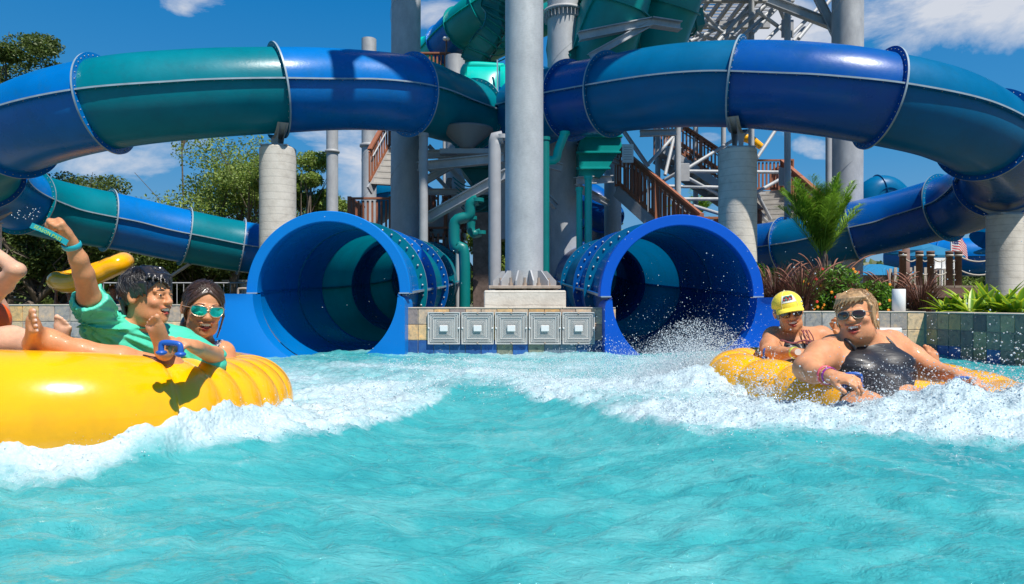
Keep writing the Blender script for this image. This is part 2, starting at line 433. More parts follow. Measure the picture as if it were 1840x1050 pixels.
# ------------------------------------------------------------------ water
def edge_y(X):
    return np.interp(X, [-3, -1.3, -1.1, -.83, -.56, -.42, -.3, -.07, .085, .4, .62, 1.1, 1.6, 3, 5],
                        [1.5, 1.60, 1.74, 2.05, 2.5, 3.1, 3.75, 3.8, 3.4, 2.73, 2.36, 2.28, 2.15, 1.9, 1.8])
def water_z(X, Y, fine=True):
    e = edge_y(X)
    d = (Y - e)
    near = np.clip(1 - (Y - 5.2) / 1.6, 0, 1)
    ctr = 1 - .85 * np.exp(-((X + .12) / .42) ** 2)
    h = .065 * np.exp(-((d - .45) / .6) ** 2) * near * ctr          # swell that carries the foam
    h = h + .05 * (fbm(X * 1.1 + 3, Y * 1.6, 3) - .5)
    h = h + .018 * np.sin(X * 3.1 + Y * 1.7 + 2 * fbm(X, Y, 2)) * np.clip((Y - .6), 0, 1)
    h = h + .03 * (fbm(X * 4.2 + 2.5 * Y, Y * 6.5 - X, 3) - .5)
    h = h - .03 * np.exp(-((X - .0) / .5) ** 2 - ((Y - 2.6) / .7) ** 2)
    h = h + (.11 + .16 * np.clip(fbm(X * 9 + 3, Y * 7, 4) - .48, 0, 1)) * np.exp(-((X - 1.98) / .5) ** 2 - ((Y - 2.74) / .26) ** 2)     # splash heap in front of the right raft
    h = h + .13 * np.exp(-((X - 1.12) / .28) ** 2 - ((Y - 3.95) / .35) ** 2)
    yr = np.interp(X, [-3.5, -1.5, -1.2, -1.0, -.85], [1.78, 1.80, 1.90, 2.05, 2.5])
    h = h + .085 * np.exp(-((Y - yr - .03) / .14) ** 2) * np.clip((-.70 - X) / .25, 0, 1)
    return h
def foam_mask(X, Y):
    e = edge_y(X)
    d = Y - e + .28 * (fbm(X * 3.5 + 9, Y * 3.5, 4) - .5)
    f = np.clip(d / .22, 0, 1)
    big = fbm(X * 1.5 + 1.7 * np.sin(Y), Y * 1.3 + 4, 4)
    f = f * np.clip(1.25 - .25 * np.clip(Y - e, 0, 6) * (.6 + .0 * X), .4, 1)
    f = f * (.45 + 1.5 * np.clip(big - .33, 0, 1))
    calm = np.clip((X - 2.3 - .1 * (Y - 3)) / .5, 0, 1) * np.clip((Y - 3.3) / .5, 0, 1)        # dark quiet water by the right wall
    f = f * (1 - .88 * calm)
    gap = np.exp(-((X + .35) / .35) ** 2) * np.clip((4.9 - Y) / .6, 0, 1)
    f = f * (1 - .45 * gap)
    boost = np.exp(-((X - 1.9) / .9) ** 2 - ((Y - 2.75) / .55) ** 2) + np.exp(-((X - 1.1) / .4) ** 2 - ((Y - 4.1) / .6) ** 2) \
        + 1.2 * np.exp(-(np.maximum(np.abs(X + 1.9) - .9, 0) / .25) ** 2) * np.exp(-((Y - 1.9) / .35) ** 2) + .8 * np.exp(-((X + .75) / .45) ** 2 - ((Y - 3.4) / 1.1) ** 2)
    lace = np.clip(1 - np.abs(fbm(X * 4 + 2 * fbm(X * 2, Y * 2, 3), Y * 3.2, 5) - .5) * 16, 0, 1) * np.clip((Y - .9) / 1.2, 0, 1) * np.clip(1 + d / 1.1, 0, 1) * np.clip((fbm(X * 1.7 + 5, Y * 1.4, 3) - .38) * 4, 0, 1)
    f = np.maximum(f, .42 * lace)
    f = np.maximum(f, .95 * np.exp(-((X - .0) / .8) ** 2 - ((Y - 4.5) / .9) ** 2) * (.25 + 1.4 * np.clip(big - .35, 0, 1)))
    return np.clip(f + boost * .6 * np.clip(d / .2, 0, 1), 0, 1)
def nonuni(a, b, fine_a, fine_b, ds, grow):
    xs = [fine_a]
    while xs[-1] < fine_b: xs.append(xs[-1] + ds)
    s = ds
    while xs[-1] < b: s *= grow; xs.append(min(b, xs[-1] + s))
    s = ds; l = [fine_a]
    while l[-1] > a: s *= grow; l.append(max(a, l[-1] - s))
    return np.array(l[:0:-1] + xs)
xs = nonuni(-8.99, 5.1, -2.2, 3.0, .0095, 1.05)
ys = [.35]
while ys[-1] < 6.85: ys.append(ys[-1] + max(.006, ys[-1] * .0052))
yb = list(-np.geomspace(.05, 9.3, 26)[::-1] + .35)
ys = np.array(yb + ys); ys[-1] = 6.9
X, Y = np.meshgrid(xs, ys)
xr = np.interp(Y, [-9, 3, 5.5, 6.9], [5.2, 4.55, 4.24, 4.12])
X = np.minimum(X, xr + .0005 * np.arange(len(xs))[None, :])
Z = water_z(X, Y)
fm = foam_mask(X, Y)
hf = fbm(X * 13, Y * 17, 5) - .45
sp = fbm(X * 75, Y * 75, 2)
Z = Z + fm * (.075 * hf + .020 * np.clip(sp - .55, 0, 1) * 2) 
wx = X + .25 * fbm(X * 2, Y * 2, 3); wy = Y + .25 * fbm(X * 2 + 9, Y * 2 + 4, 3)
am = .35 + 1.3 * fbm(X * 1.3 + 31, Y * 1.3, 2)
for k_, (dx, dy, L_, A_) in enumerate([(.25, .97, .17, .0035), (-.35, .94, .12, .0026), (.6, .8, .095, .0018), (-.1, 1., .078, .0014), (.9, .44, .21, .003), (-.75, .66, .15, .002)]):
    s_ = np.sin(2 * np.pi * (wx * dx + wy * dy) / L_ + k_); Z = Z + 1.45 * A_ * am * (s_ + .35 * (1 - np.abs(s_)) * 2) * np.clip((fbm(X * 2.2 + 7 * k_, Y * 2.2 + 3 * k_, 2) - .2) * 2, 0, 1.2)
Z = Z + .008 * (fbm(X * 12 + 5 * Y, Y * 22 - 3 * X, 4) - .5)
wm = MB()
wm.grid(np.stack([X, Y, Z], -1), col=np.stack([fm, fm, fm], -1))
def water_mat():
    m = D.materials.new('pool_water'); m.use_nodes = True; nt = NT(m); b = nt.N['Principled BSDF']
    tc = nt.n('ShaderNodeTexCoord').outputs['Object']
    at = nt.n('ShaderNodeAttribute', attribute_name='col').outputs['Fac']
    # turquoise body colour: milky, aerated and clearer streaks
    mp = nt.n('ShaderNodeMapping', {0: tc, 'Scale': (1., 1.8, 1.), 'Rotation': (0, 0, .35)}).outputs[0]
    n1 = nt.n('ShaderNodeTexNoise', {'Vector': mp, 'Scale': 1.4, 'Detail': 6., 'Roughness': .6, 'Distortion': 1.6}).outputs[0]
    c1 = ramp(nt, n1, [(.25, (.015, .24, .275)), (.5, (.050, .35, .37)), (.78, (.15, .46, .47))])
    # fine broken streaks of bubbles
    n2 = nt.n('ShaderNodeTexNoise', {'Vector': mp, 'Scale': 9., 'Detail': 8., 'Roughness': .68, 'Distortion': 2.2}).outputs[0]
    s2 = ramp(nt, n2, [(.55, 0.), (.8, .35)])
    c2 = nt.n('ShaderNodeMix', {0: s2, 6: c1, 7: (.25, .62, .64, 1)}, data_type='RGBA').outputs[2]
    nt.L.new(c2, b.inputs['Base Color']); b.inputs['Roughness'].default_value = .035; b.inputs['IOR'].default_value = 1.33
    # far side of the pool by the right wall is deeper and darker
    mp2 = nt.n('ShaderNodeMapping', {0: tc, 'Scale': (1., 2.3, 1.), 'Rotation': (0, 0, .15)}).outputs[0]
    n3 = nt.n('ShaderNodeTexNoise', {'Vector': mp2, 'Scale': 17., 'Detail': 7., 'Roughness': .6, 'Distortion': .8}).outputs[0]
    n4 = nt.n('ShaderNodeTexNoise', {'Vector': mp2, 'Scale': 55., 'Detail': 4., 'Roughness': .6, 'Distortion': .5}).outputs[0]
    hh = nt.n('ShaderNodeMath', {0: n4, 1: .5}, operation='MULTIPLY').outputs[0]
    hh = nt.n('ShaderNodeMath', {0: n3, 1: hh}, operation='ADD').outputs[0]
    bp = nt.n('ShaderNodeBump', {'Strength': .85, 'Distance': .016, 'Height': hh}).outputs[0]
    nt.L.new(bp, b.inputs['Normal'])
    # foam
    fo = nt.n('ShaderNodeBsdfPrincipled', {'Base Color': (.50, .61, .65, 1), 'Roughness': .25})
    f1 = nt.n('ShaderNodeTexNoise', {'Vector': tc, 'Scale': 30., 'Detail': 9., 'Roughness': .75, 'Distortion': .6}).outputs[0]
    vo = nt.n('ShaderNodeTexVoronoi', {'Vector': tc, 'Scale': 90.}, feature='SMOOTH_F1').outputs[0]
    fh = nt.n('ShaderNodeMath', {0: f1, 1: vo}, operation='SUBTRACT').outputs[0]
    nt.L.new(nt.n('ShaderNodeBump', {'Strength': .55, 'Distance': .012, 'Height': fh}).outputs[0], fo.inputs['Normal'])
    th = nt.n('ShaderNodeMath', {0: at, 1: f1}, operation='ADD').outputs[0]
    k = nt.n('ShaderNodeMapRange', {0: th, 1: .74, 2: 1.42, 3: 0., 4: .95}).outputs[0]
    mx = nt.n('ShaderNodeMixShader', {0: k, 1: b.outputs[0], 2: fo.outputs[0]}).outputs[0]
    nt.L.new(mx, nt.N['Material Output'].inputs[0])
    return m
M['water'] = water_mat()
struct('water', wm, M['water'], origin=(0, 0, 0))

# ------------------------------------------------------------------ tiled pool walls
def tiled_wall(name, label, a, b, z0, z1, tile, palette, seed, coping=.012, top_w=.3, band=None, skip=None):
    """a,b: plan points left to right as seen from the pool; front face towards the pool"""
    rg = random.Random(seed)
    a = np.array(a, float); b = np.array(b, float)
    L = np.linalg.norm(b - a); ux = np.array([*(b - a) / L, 0]); out = np.array([ux[1], -ux[0], 0])
    root = thing(name, label, 'pool wall', (*((a + b) / 2), 0))
    body = MB()
    R = np.stack([ux, -out, [0, 0, 1]], 1)
    cen = np.array([*((a + b) / 2), (z0 + z1) / 2]) - out * (top_w / 2)
    body.box(cen, (L, top_w, z1 - z0), R)
    body.build('wall_core', M['grout'], root)
    tm = MB()
    def tl(cx, z, w, h, c, rx=0):
        p = np.array([*a, 0]) + ux * cx + np.array([0, 0, z])
        tm.box(p + out * .003, (w - .006, .012 + rg.random() * .003, h - .006), R, col=c, bev=.003)
    nrow = int(math.ceil((z1 - z0) / tile))
    cols = int(math.ceil(L / tile)); off = rg.random() * tile * .3
    for i in range(nrow):
        zt = z1 - i * tile; zb = max(z0, zt - tile)
        for j in range(-1, cols + 1):
            x0 = max(0, j * tile + off); x1 = min(L, (j + 1) * tile + off)
            if x1 - x0 < .03: continue
            if skip and skip((x0 + x1) / 2, (zt + zb) / 2): continue
            pal = band if (band and (zt + zb) / 2 < .12) else palette
            c = np.array(rg.choice(pal)) * (.8 + .4 * rg.random())
            tl((x0 + x1) / 2, (zt + zb) / 2, x1 - x0, zt - zb, c)
    tm.build('tile_face', M['slate'], root)
    cp = MB()
    k = max(1, int(L / .45)); 
    for j in range(k):
        c = np.array([*a, 0]) + ux * (L * (j + .5) / k) - out * (top_w / 2 - .006) + np.array([0, 0, z1 + coping / 2 + .001])
        cp.box(c, (L / k - .004, top_w + .016, coping), R, bev=.003)
    cp.build('coping', M['coping'], root)
    return root
WARM = [(.60, .38, .17), (.66, .44, .22), (.42, .32, .25), (.52, .40, .28), (.34, .28, .25), (.70, .48, .24), (.50, .35, .25)]
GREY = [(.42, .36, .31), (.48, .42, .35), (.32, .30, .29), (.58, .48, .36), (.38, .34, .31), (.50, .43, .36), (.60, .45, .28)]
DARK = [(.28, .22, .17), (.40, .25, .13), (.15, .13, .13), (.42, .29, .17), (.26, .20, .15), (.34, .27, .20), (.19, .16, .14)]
WET = [(.02, .10, .32), (.05, .16, .38), (.20, .22, .16), (.14, .20, .26), (.03, .12, .30)]
tiled_wall('pool_wall', 'low warm slate tiled wall with five drain grates between the two slide mouths', (-1.09, 6.72), (1.02, 6.72), -.3, .445, .155, WARM, 3, top_w=.45, band=WET)
tiled_wall('pool_wall', 'grey and tan tiled wall behind the boy at the far left', (-8.9, 6.62), (-2.78, 6.62), -.3, .475, .153, GREY + WARM[:3], 5, top_w=.3, band=WET[:2] + GREY)
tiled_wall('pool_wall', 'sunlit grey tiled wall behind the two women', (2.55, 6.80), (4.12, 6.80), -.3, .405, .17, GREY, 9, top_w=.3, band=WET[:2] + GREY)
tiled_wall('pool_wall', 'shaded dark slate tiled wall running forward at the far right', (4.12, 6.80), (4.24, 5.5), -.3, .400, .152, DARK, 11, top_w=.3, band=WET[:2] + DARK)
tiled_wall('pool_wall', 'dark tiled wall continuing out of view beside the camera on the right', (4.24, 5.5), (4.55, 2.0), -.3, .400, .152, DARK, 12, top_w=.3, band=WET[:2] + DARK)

# drain grates
grate_mats = [mat('grate_plastic', (.62, .60, .57), .5, var=.1), mat('grate_shadow', (.12, .12, .12), .8), M['white'], M['rust']]
def grate(cx, label):
    S = .318; zc = .255; y0 = 6.72 - .014
    r = thing('drain_grate', label, 'drain grate', (cx, y0, zc - S / 2), 'square drain grates in the middle wall')
    m = MB(); m.box((cx, y0 - .004, zc), (S - .004, .008, S - .004), mi=1); m.build('grate_recess', grate_mats, r)
    m = MB()
    # nested square frames
    for k, (hs_, t, pr) in enumerate([(S / 2 - .006, .008, .016), (S / 2 - .026, .005, .014), (S / 2 - .040, .005, .014), (S / 2 - .054, .006, .017)]):
        for sg in (-1, 1):
            m.box((cx, y0 - .008 - pr / 2, zc + sg * hs_), (2 * hs_ + t, pr, t))
            m.box((cx + sg * hs_, y0 - .008 - pr / 2, zc), (t, pr - .001, 2 * hs_ - t))
    m.build('grate_frame', grate_mats, r)
    m = MB(); h = S / 2 - .06
    nn = 26
    for i in range(nn + 1):
        u = -h + 2 * h * i / nn
        dome = lambda q: .012 * (1 - (abs(q) / h))
        m.box((cx + u, y0 - .012, zc), (.0035, .008, 2 * h)); m.box((cx, y0 - .0125, zc + u), (2 * h, .008, .0035))
    # pyramid dome bars
    for i in range(1, 8):
        q = h * (1 - i / 9); yy = y0 - .016 - .0022 * i
        for sg in (-1, 1):
            m.box((cx, yy, zc + sg * q), (2 * q + .004, .004, .004)); m.box((cx + sg * q, yy - .0003, zc), (.004, .004, 2 * q - .004))
    # outer mesh of fine bars between frames
    for i in range(44):
        u = -S / 2 + .01 + (S - .02) * i / 43
        if abs(u) > h: 
            m.box((cx + u, y0 - .011, zc), (.003, .006, S - .02)); m.box((cx, y0 - .0114, zc + u), (S - .02, .006, .003))
    m.build('grate_mesh', grate_mats, r)
    m = MB(); m.box((cx, y0 - .036, zc - .002), (.078, .012, .058), mi=2, bev=.003); m.build('centre_plate', grate_mats, r)
    m = MB()
    for (u, v) in ((0, 1), (0, -1), (1, 0), (-1, 0)):
        m.box((cx + u * (S / 2 - .012), y0 - .026, zc + v * (S / 2 - .012)), (.016, .008, .016), mi=2 if u else 3, bev=.002)
    m.build('screw_tab', grate_mats, r)
for i, lb in enumerate(['leftmost square drain grate, next to the tan tiles by the left slide mouth', 'second square drain grate from the left in the middle wall',
                        'middle square drain grate, straight below the big column', 'fourth square drain grate from the left in the middle wall',
                        'rightmost square drain grate, next to the right slide mouth']):
    grate((798 + i * 60.3 - 920) / 182.8 , lb)

# skimmer box and pipe stub
m = MB()
c0 = P(1596, 601, 6.78)
m.box(c0 + (0, -.012, 0), (.25, .03, .13), bev=.006); m.box(c0 + (0, -.03, 0), (.21, .012, .10), bev=.004)
tag(m.build('skimmer_cover', M['white']), 'flat white skimmer cover set in the grey wall behind the blonde woman', 'skimmer cover')
m = MB(); c0 = P(1615, 561, 6.95); m.lathe((c0[0], 6.95, .34), [(.0, .0), (.062, 0), (.062, .30), (.058, .303), (.0, .303)], 24)
tag(m.build('pipe_stub', M['white'], origin=(c0[0], 6.95, .34)), 'short white pipe standing upright on the grey wall behind the women', 'pipe')
# ------------------------------------------------------------------ the two enclosed tube slides
def frames(path):
    T = np.gradient(path, axis=0); T /= np.linalg.norm(T, axis=1)[:, None]
    S = np.cross(T, (0, 0, 1.0)); S /= np.linalg.norm(S, axis=1)[:, None]
    U = np.cross(S, T)
    return T, S, U

def ring_pts(c, S, U, r, n, a0=0, a1=2 * np.pi, ends=False):
    a = np.linspace(a0, a1, n, endpoint=ends)
    return c + r * (np.cos(a)[:, None] * S + np.sin(a)[:, None] * U)

def flange(m, c, T, S, U, r0, r1, th, n=72, bolts=44, mi=0, bolt_mi=1, edge_mi=2, bs=.011, back=True, two=True):
    A = [ring_pts(c + T * d, S, U, r, n) for r, d in ((r0, -th), (r1, -th))]
    Bq = [ring_pts(c + T * d, S, U, r, n) for r, d in ((r1, -th), (r1, th))]
    C = [ring_pts(c + T * d, S, U, r, n) for r, d in ((r1, th), (r0, th))]
    m.grid(A, mi, True, closed_v=True); m.grid(Bq, edge_mi, True, closed_v=True); m.grid(C, mi, True, closed_v=True)
    for k in range(bolts):
        a = 2 * np.pi * (k + .5) / bolts
        q = c + (r0 + r1) / 2 * (math.cos(a) * S + math.sin(a) * U)
        for sg in ((-1, 1) if two else (-1,)):
            m.ball(q + T * sg * (th + bs * .4), bs, 6, 4, bolt_mi)

def build_slide(name, label, ctrl, joints, cols, joint_mats, R=.70, group=None):
    path = resample(spline(ctrl, 14), .12)
    T, S, U = frames(path)
    root = thing(name, label, 'water slide', (path[-1][0], path[-1][1], 0), group)
    # joints given as control indices -> nearest path index
    ji = [int(np.argmin(np.linalg.norm(path - np.array(j), axis=1))) for j in joints]
    ji = sorted(set([0] + ji + [len(path) - 1]))
    secs = []
    for k in range(len(ji) - 1):
        a, b = ji[k], ji[k + 1] + 1
        mt = cols[min(k, len(cols) - 1)]
        n = 30
        for half, (a0, a1) in (('upper', (0, np.pi)), ('lower', (np.pi, 2 * np.pi))):
            m = MB(); seg = path[a:b]
            G = np.stack([ring_pts(seg[i], S[a + i], U[a + i], R, n, a0, a1, True) for i in range(len(seg))])
            G2 = np.stack([ring_pts(seg[i], S[a + i], U[a + i], R - .018, n, a0, a1, True) for i in range(len(seg))])
            m.grid(G, 0, True)
            secs.append(m.build('shell_half', [mt], root))
        # horizontal bolted seam both sides
        seg = path[a:b]
        for sg in (-1, 1):
            m = MB()
            prof = [(R - .01, -.013), (R + .065, -.013), (R + .065, .013), (R - .01, .013)]
            for q in range(3):
                m.grid(np.stack([np.array([seg[i] + sg * S[a + i] * prof[w][0] + U[a + i] * prof[w][1] for w in (q, q + 1)]) for i in range(len(seg))]), 0 if q != 1 else 2, False)
            L = len(seg) * .12
            for i in range(0, len(seg), 2):
                for zz in (-1,):
                    m.ball(seg[i] + sg * S[a + i] * (R + .035) + U[a + i] * zz * .018, .009, 5, 3, 1)
            m.build('seam_flange', [mt, M['bolt'], M['seam']], root)
    for k, i in enumerate(ji[1:-1]):
        m = MB()
        near_ = path[i][1] < 11 and abs(path[i][0]) < 2; flange(m, path[i], T[i], S[i], U[i], R - .005, R + (.10 if near_ else .09), .016 if near_ else .014, bolts=40, bs=.014 if near_ else .010)
        m.build('ring_flange', [joint_mats[k % len(joint_mats)], M['bolt'], M['seam']], root)
    return root, path, (T, S, U), ji

b_, r_, t_, a_ = M['blue'], M['royal'], M['teal'], M['azure']
ctrlL = [(-.25, 16.2, 4.72), (-.80, 15.2, 4.66), (-1.38, 14.05, 4.56), (-1.95, 13.0, 4.47), (-3.0, 12.3, 4.34), (-3.97, 11.6, 4.11), (-5.16, 11.1, 3.89), (-6.4, 10.85, 3.67), (-7.85, 11.2, 3.45),
         (-9.6, 12.3, 3.18), (-10.7, 14.0, 2.93), (-10.75, 15.8, 2.70), (-9.7, 17.2, 2.50), (-8.7, 18.0, 2.28), (-7.4, 18.9, 2.05), (-5.4, 19.6, 1.8), (-3.5, 19.2, 1.55), (-2.2, 17.8, 1.35),
         (-1.82, 15.8, 1.12), (-1.78, 13, .90), (-1.78, 10.5, .76), (-1.78, 8.6, .68), (-1.78, 6.72, .60)]
jL = [(-.50, 15.7, 4.70), (-.86, 15.0, 4.65), (-1.90, 13.0, 4.47), (-3.97, 11.6, 4.11), (-6.4, 10.85, 3.67), (-8.4, 11.5, 3.36), (-10.3, 13.1, 3.02), (-10.85, 15.1, 2.78), (-10.0, 16.95, 2.54),
      (-8.7, 18.0, 2.28), (-7.45, 18.9, 2.05), (-6.2, 19.45, 1.9), (-3.9, 19.4, 1.6), (-1.9, 16.4, 1.2), (-1.79, 14.0, .98), (-1.78, 11.9, .84), (-1.78, 10.6, .76), (-1.78, 8.9, .69), (-1.78, 7.9, .65)]
colL = [b_, b_, t_, b_, t_, b_, t_, b_, t_, b_, t_, b_, r_, t_, b_, t_, r_, t_, b_, b_]
slideL, pathL, frL, jiL = build_slide('tube_slide', 'blue and teal enclosed tube slide looping on the left and ending in the left mouth', ctrlL, jL, colL,
                                      [b_, t_, b_, t_, b_, b_, r_, t_, t_, t_, b_, b_, t_, b_, t_, t_, r_, M['bright_blue'], M['teal']])
ctrlR = [(.25, 15.0, 4.75), (.85, 13.9, 4.56), (1.41, 13.2, 4.46), (2.69, 12.0, 4.30), (3.80, 11.4, 4.15), (4.75, 10.9, 3.92), (5.75, 10.7, 3.70), (7.0, 10.95, 3.50),
         (8.35, 11.8, 3.25), (9.5, 13.2, 3.02), (9.95, 14.8, 2.76), (9.3, 16.2, 2.50), (8.45, 16.9, 2.30), (7.4, 17.7, 2.02), (6.6, 18.6, 1.93), (4.8, 19.3, 1.7), (2.9, 18.9, 1.5), (1.85, 17.4, 1.3),
         (1.66, 15.4, 1.1), (1.645, 13, .9), (1.645, 10.5, .76), (1.645, 8.6, .67), (1.645, 6.72, .57)]
jR = [(.60, 14.2, 4.62), (1.05, 13.45, 4.5), (1.75, 12.7, 4.42), (3.80, 11.4, 4.15), (5.70, 10.7, 3.70), (7.95, 11.5, 3.32), (9.6, 13.6, 2.97), (9.8, 15.4, 2.64), (8.45, 16.9, 2.3), (7.2, 17.9, 2.0), (5.0, 19.3, 1.7),
      (2.3, 18.2, 1.4), (1.66, 15.4, 1.1), (1.645, 12.0, .85), (1.645, 9.5, .70), (1.645, 8.1, .64)]
colR = [a_, a_, r_, a_, r_, a_, r_, r_, r_, a_, r_, r_, a_, r_, a_, r_, r_]
slideR, pathR, frR, jiR = build_slide('tube_slide', 'royal and azure tube slide looping on the right and ending in the right mouth', ctrlR, jR, colR,
                                      [a_, r_, a_, a_, r_, r_, r_, a_, r_, r_, r_, a_, r_, a_, r_, a_, M['mouth_royal']])

def mouth(root, cx, cz, y0, sgn, mt, wide, narrow, zbot=-.35):
    """sgn=+1: wide apron wing on the +x side"""
    c = np.array([cx, y0, cz]); S = np.array([1, 0, 0]); U = np.array([0, 0, 1.]); T = np.array([0, -1., 0])
    # thick arched rim over the top half
    n = 48; a = np.linspace(0, np.pi, n)
    profs = [([(.70, .10), (.688, .0), (.690, -.046)], True), ([(.690, -.046), (.697, -.052)], False), ([(.697, -.052), (.787, -.052)], False), ([(.787, -.052), (.794, -.044)], False), ([(.794, -.044), (.794, .10)], True)]
    m = MB()
    for prof, sm_ in profs: m.grid(np.stack([np.array([c + r * (math.cos(t) * S + math.sin(t) * U) + np.array([0, d, 0]) for r, d in prof]) for t in a]), 0, sm_)
    m.build('mouth_rim', [mt], root)
    # lower pan: flat front plate with the half-round opening, flared wings and outer returns
    m = MB()
    yf = y0 - .16
    def plate(y, sg, xo):
        # strip between the inner half circle and the outer edge on one side
        t = np.linspace(0, np.pi / 2, 26)
        inner = np.array([[cx + sg * .69 * math.cos(q), y, cz - .012 - .69 * math.sin(q)] for q in t])
        rr = .10
        out = []
        for q in t:
            z = cz - .012 - (cz - .012 - zbot) * (q / (np.pi / 2))
            # rounded top corner
            dz = (cz - .012) - z
            x = xo
            if dz < rr: x = xo - sg * (rr - math.sqrt(max(0, rr * rr - (rr - dz) ** 2)))
            out.append([x, y, z])
        return inner, np.array(out)
    for sg in (-1, 1):
        xo = cx + sg * (wide if sg == sgn else narrow)
        inner, out = plate(yf, sg, xo)
        # cosmetic curvature: wide wing bows forward to the outside
        k = 12; u = np.linspace(0, 1, k)[:, None, None]
        G = inner[None] * (1 - u) + out[None] * u
        if sg == sgn: G[..., 1] -= .10 * np.sin(u[..., 0] * np.pi / 2)[..., ] * np.clip(1, 0, 1) - .0
        m.grid(G, 0, True)
        # return towards the back
        O2 = out.copy(); O2[:, 1] = G[-1][:, 1]
        back = O2.copy(); back[:, 1] = y0 + .35
        m.grid(np.stack([O2, back]), 0, True)
        # top shelf
        top = np.array([[cx + sg * .69, yf, cz - .012], G[-1][0]])
        m.grid(np.stack([np.array([[cx + sg * .69, yf, cz - .012], G[-1][0]]), np.array([[cx + sg * .69, y0 + .3, cz - .012], [G[-1][0][0], y0 + .3, cz - .012]])]), 0, False)
    # pan inside (half pipe running to the plate)
    t = np.linspace(np.pi, 2 * np.pi, 40)
    pan = lambda y: np.array([[cx + .69 * math.cos(q), y, cz - .012 + .69 * math.sin(q)] for q in t])
    m.grid(np.stack([pan(yf), pan(y0 + .05)]), 0, True)
    m.build('mouth_apron', [mt], root)
    # white sealing line at the horizontal joint
    for sg in (-1, 1):
        m = MB(); m.box((cx + sg * .735, y0 - .06, cz - .003), (.10, .02, .012))
        m.build('sealing_strip', [M['seam']], root)
mouth(slideL, -1.78, .60, 6.66, -1, M['bright_blue'], 1.06, .76)
mouth(slideR, 1.645, .565, 6.66, 1, M['mouth_royal'], .97, .76)
# first ring flanges right behind the mouths (big bolts)
def end_rings(root, path, fr, ys, mats):
    T, S, U = fr
    for y, mt in zip(ys, mats):
        i = int(np.argmin(np.abs(path[:, 1] - y) + 100 * (path[:, 2] > 1.05)))
        m = MB(); c = path[i].copy()
        flange(m, c, T[i], S[i], U[i], .695, .79, .02, bolts=36, bs=.017)
        m.build('ring_flange', [mt, M['bolt'], M['seam']], root)
0 and end_rings(slideL, pathL, frL, [7.45, 9.6], [M['bright_blue'], M['bright_blue']])
0 and end_rings(slideR, pathR, frR, [7.75, 9.6], [M['mouth_royal'], M['mouth_royal']])

# ------------------------------------------------------------------ supports
def saddle(mb, c, T, S, U, r, z_top):
    """steel saddle plate under the ring flange"""
    a = np.linspace(-2.2, -.94, 16)
    arc = [c + (r) * (math.cos(q) * S + math.sin(q) * U) for q in a]
    for d in (-.05, .05):
        poly = [p + T * d for p in arc] + [np.array([c[0], c[1], z_top]) + S * .20 + T * d, np.array([c[0], c[1], z_top]) - S * .20 + T * d]
        mb.add(poly, [tuple(range(len(poly)))], 0)
    A = [p - T * .09 for p in arc]; Bq = [p + T * .09 for p in arc]
    mb.grid([A, Bq], 0, True)
    mb.box((c[0], c[1], z_top + .012), (.46, .46, .024))
def pier(px_label, path, fr, i, r, zcap, label, zoff=0):
    c = path[i]; T, S, U = [f[i] for f in fr]
    Th = nrm([T[0], T[1], 0]); Sh = nrm([S[0], S[1], 0])
    root = thing('concrete_pier', label, 'concrete pier', (c[0], c[1], GZ), 'round concrete piers carrying the tube slides')
    m = MB(); m.lathe((c[0], c[1], GZ), [(r, -.1), (r, zcap - GZ - .02)], 48); m.lathe((c[0], c[1], GZ), [(r, zcap - GZ - .02), (r - .02, zcap - GZ), (0, zcap - GZ)], 48, smooth=False)
    m.build('pier_shaft', [M['concrete']], root)
    m = MB(); saddle(m, c, Th, Sh, np.array([0, 0, 1.]), .80, zcap)
    m.build('saddle_bracket', [M['steel']], root)
    return root
def near(path, p): return int(np.argmin(np.linalg.norm(path - np.array(p), axis=1)))
pier(0, pathL, frL, near(pathL, (-3.97, 11.6, 4.11)), .30, 3.13, 'sunlit board-marked concrete pier under the teal and blue joint of the left slide')
pier(0, pathR, frR, near(pathR, (3.80, 11.4, 4.15)), .31, 3.06, 'tall concrete pier with a curved shadow, under the right slide next to the right mouth')
pier(0, pathR, frR, near(pathR, (9.25, 13.1, 3.1)), .30, 2.18, 'concrete pier at the far right under the lowest bend of the right slide')
pier(0, pathL, frL, near(pathL, (-10.45, 13.6, 3.0)), .30, 2.1, 'shaded concrete pier at the far left edge under the left slide')

def strut_post(px, Ypos, top, label):
    c = P(px, 545, Ypos)
    root = thing('steel_post', label, 'steel post', (c[0], c[1], GZ))
    m = MB(); m.cyl((c[0], c[1], GZ), (c[0], c[1], top[2] - .4), .09, n=20); m.build('post_shaft', [M['galv']], root)
    m = MB(); m.beam((c[0], c[1], top[2] - .42), (top[0], top[1], top[2] - .05), .14, .05); m.build('bracket', [M['steel']], root)
i = near(pathL, (-8.7, 18.0, 2.28))
strut_post(303, 18.0, pathL[i] - np.array([-.15, .0, .68]), 'short grey post carrying the lower left tube behind the boy')

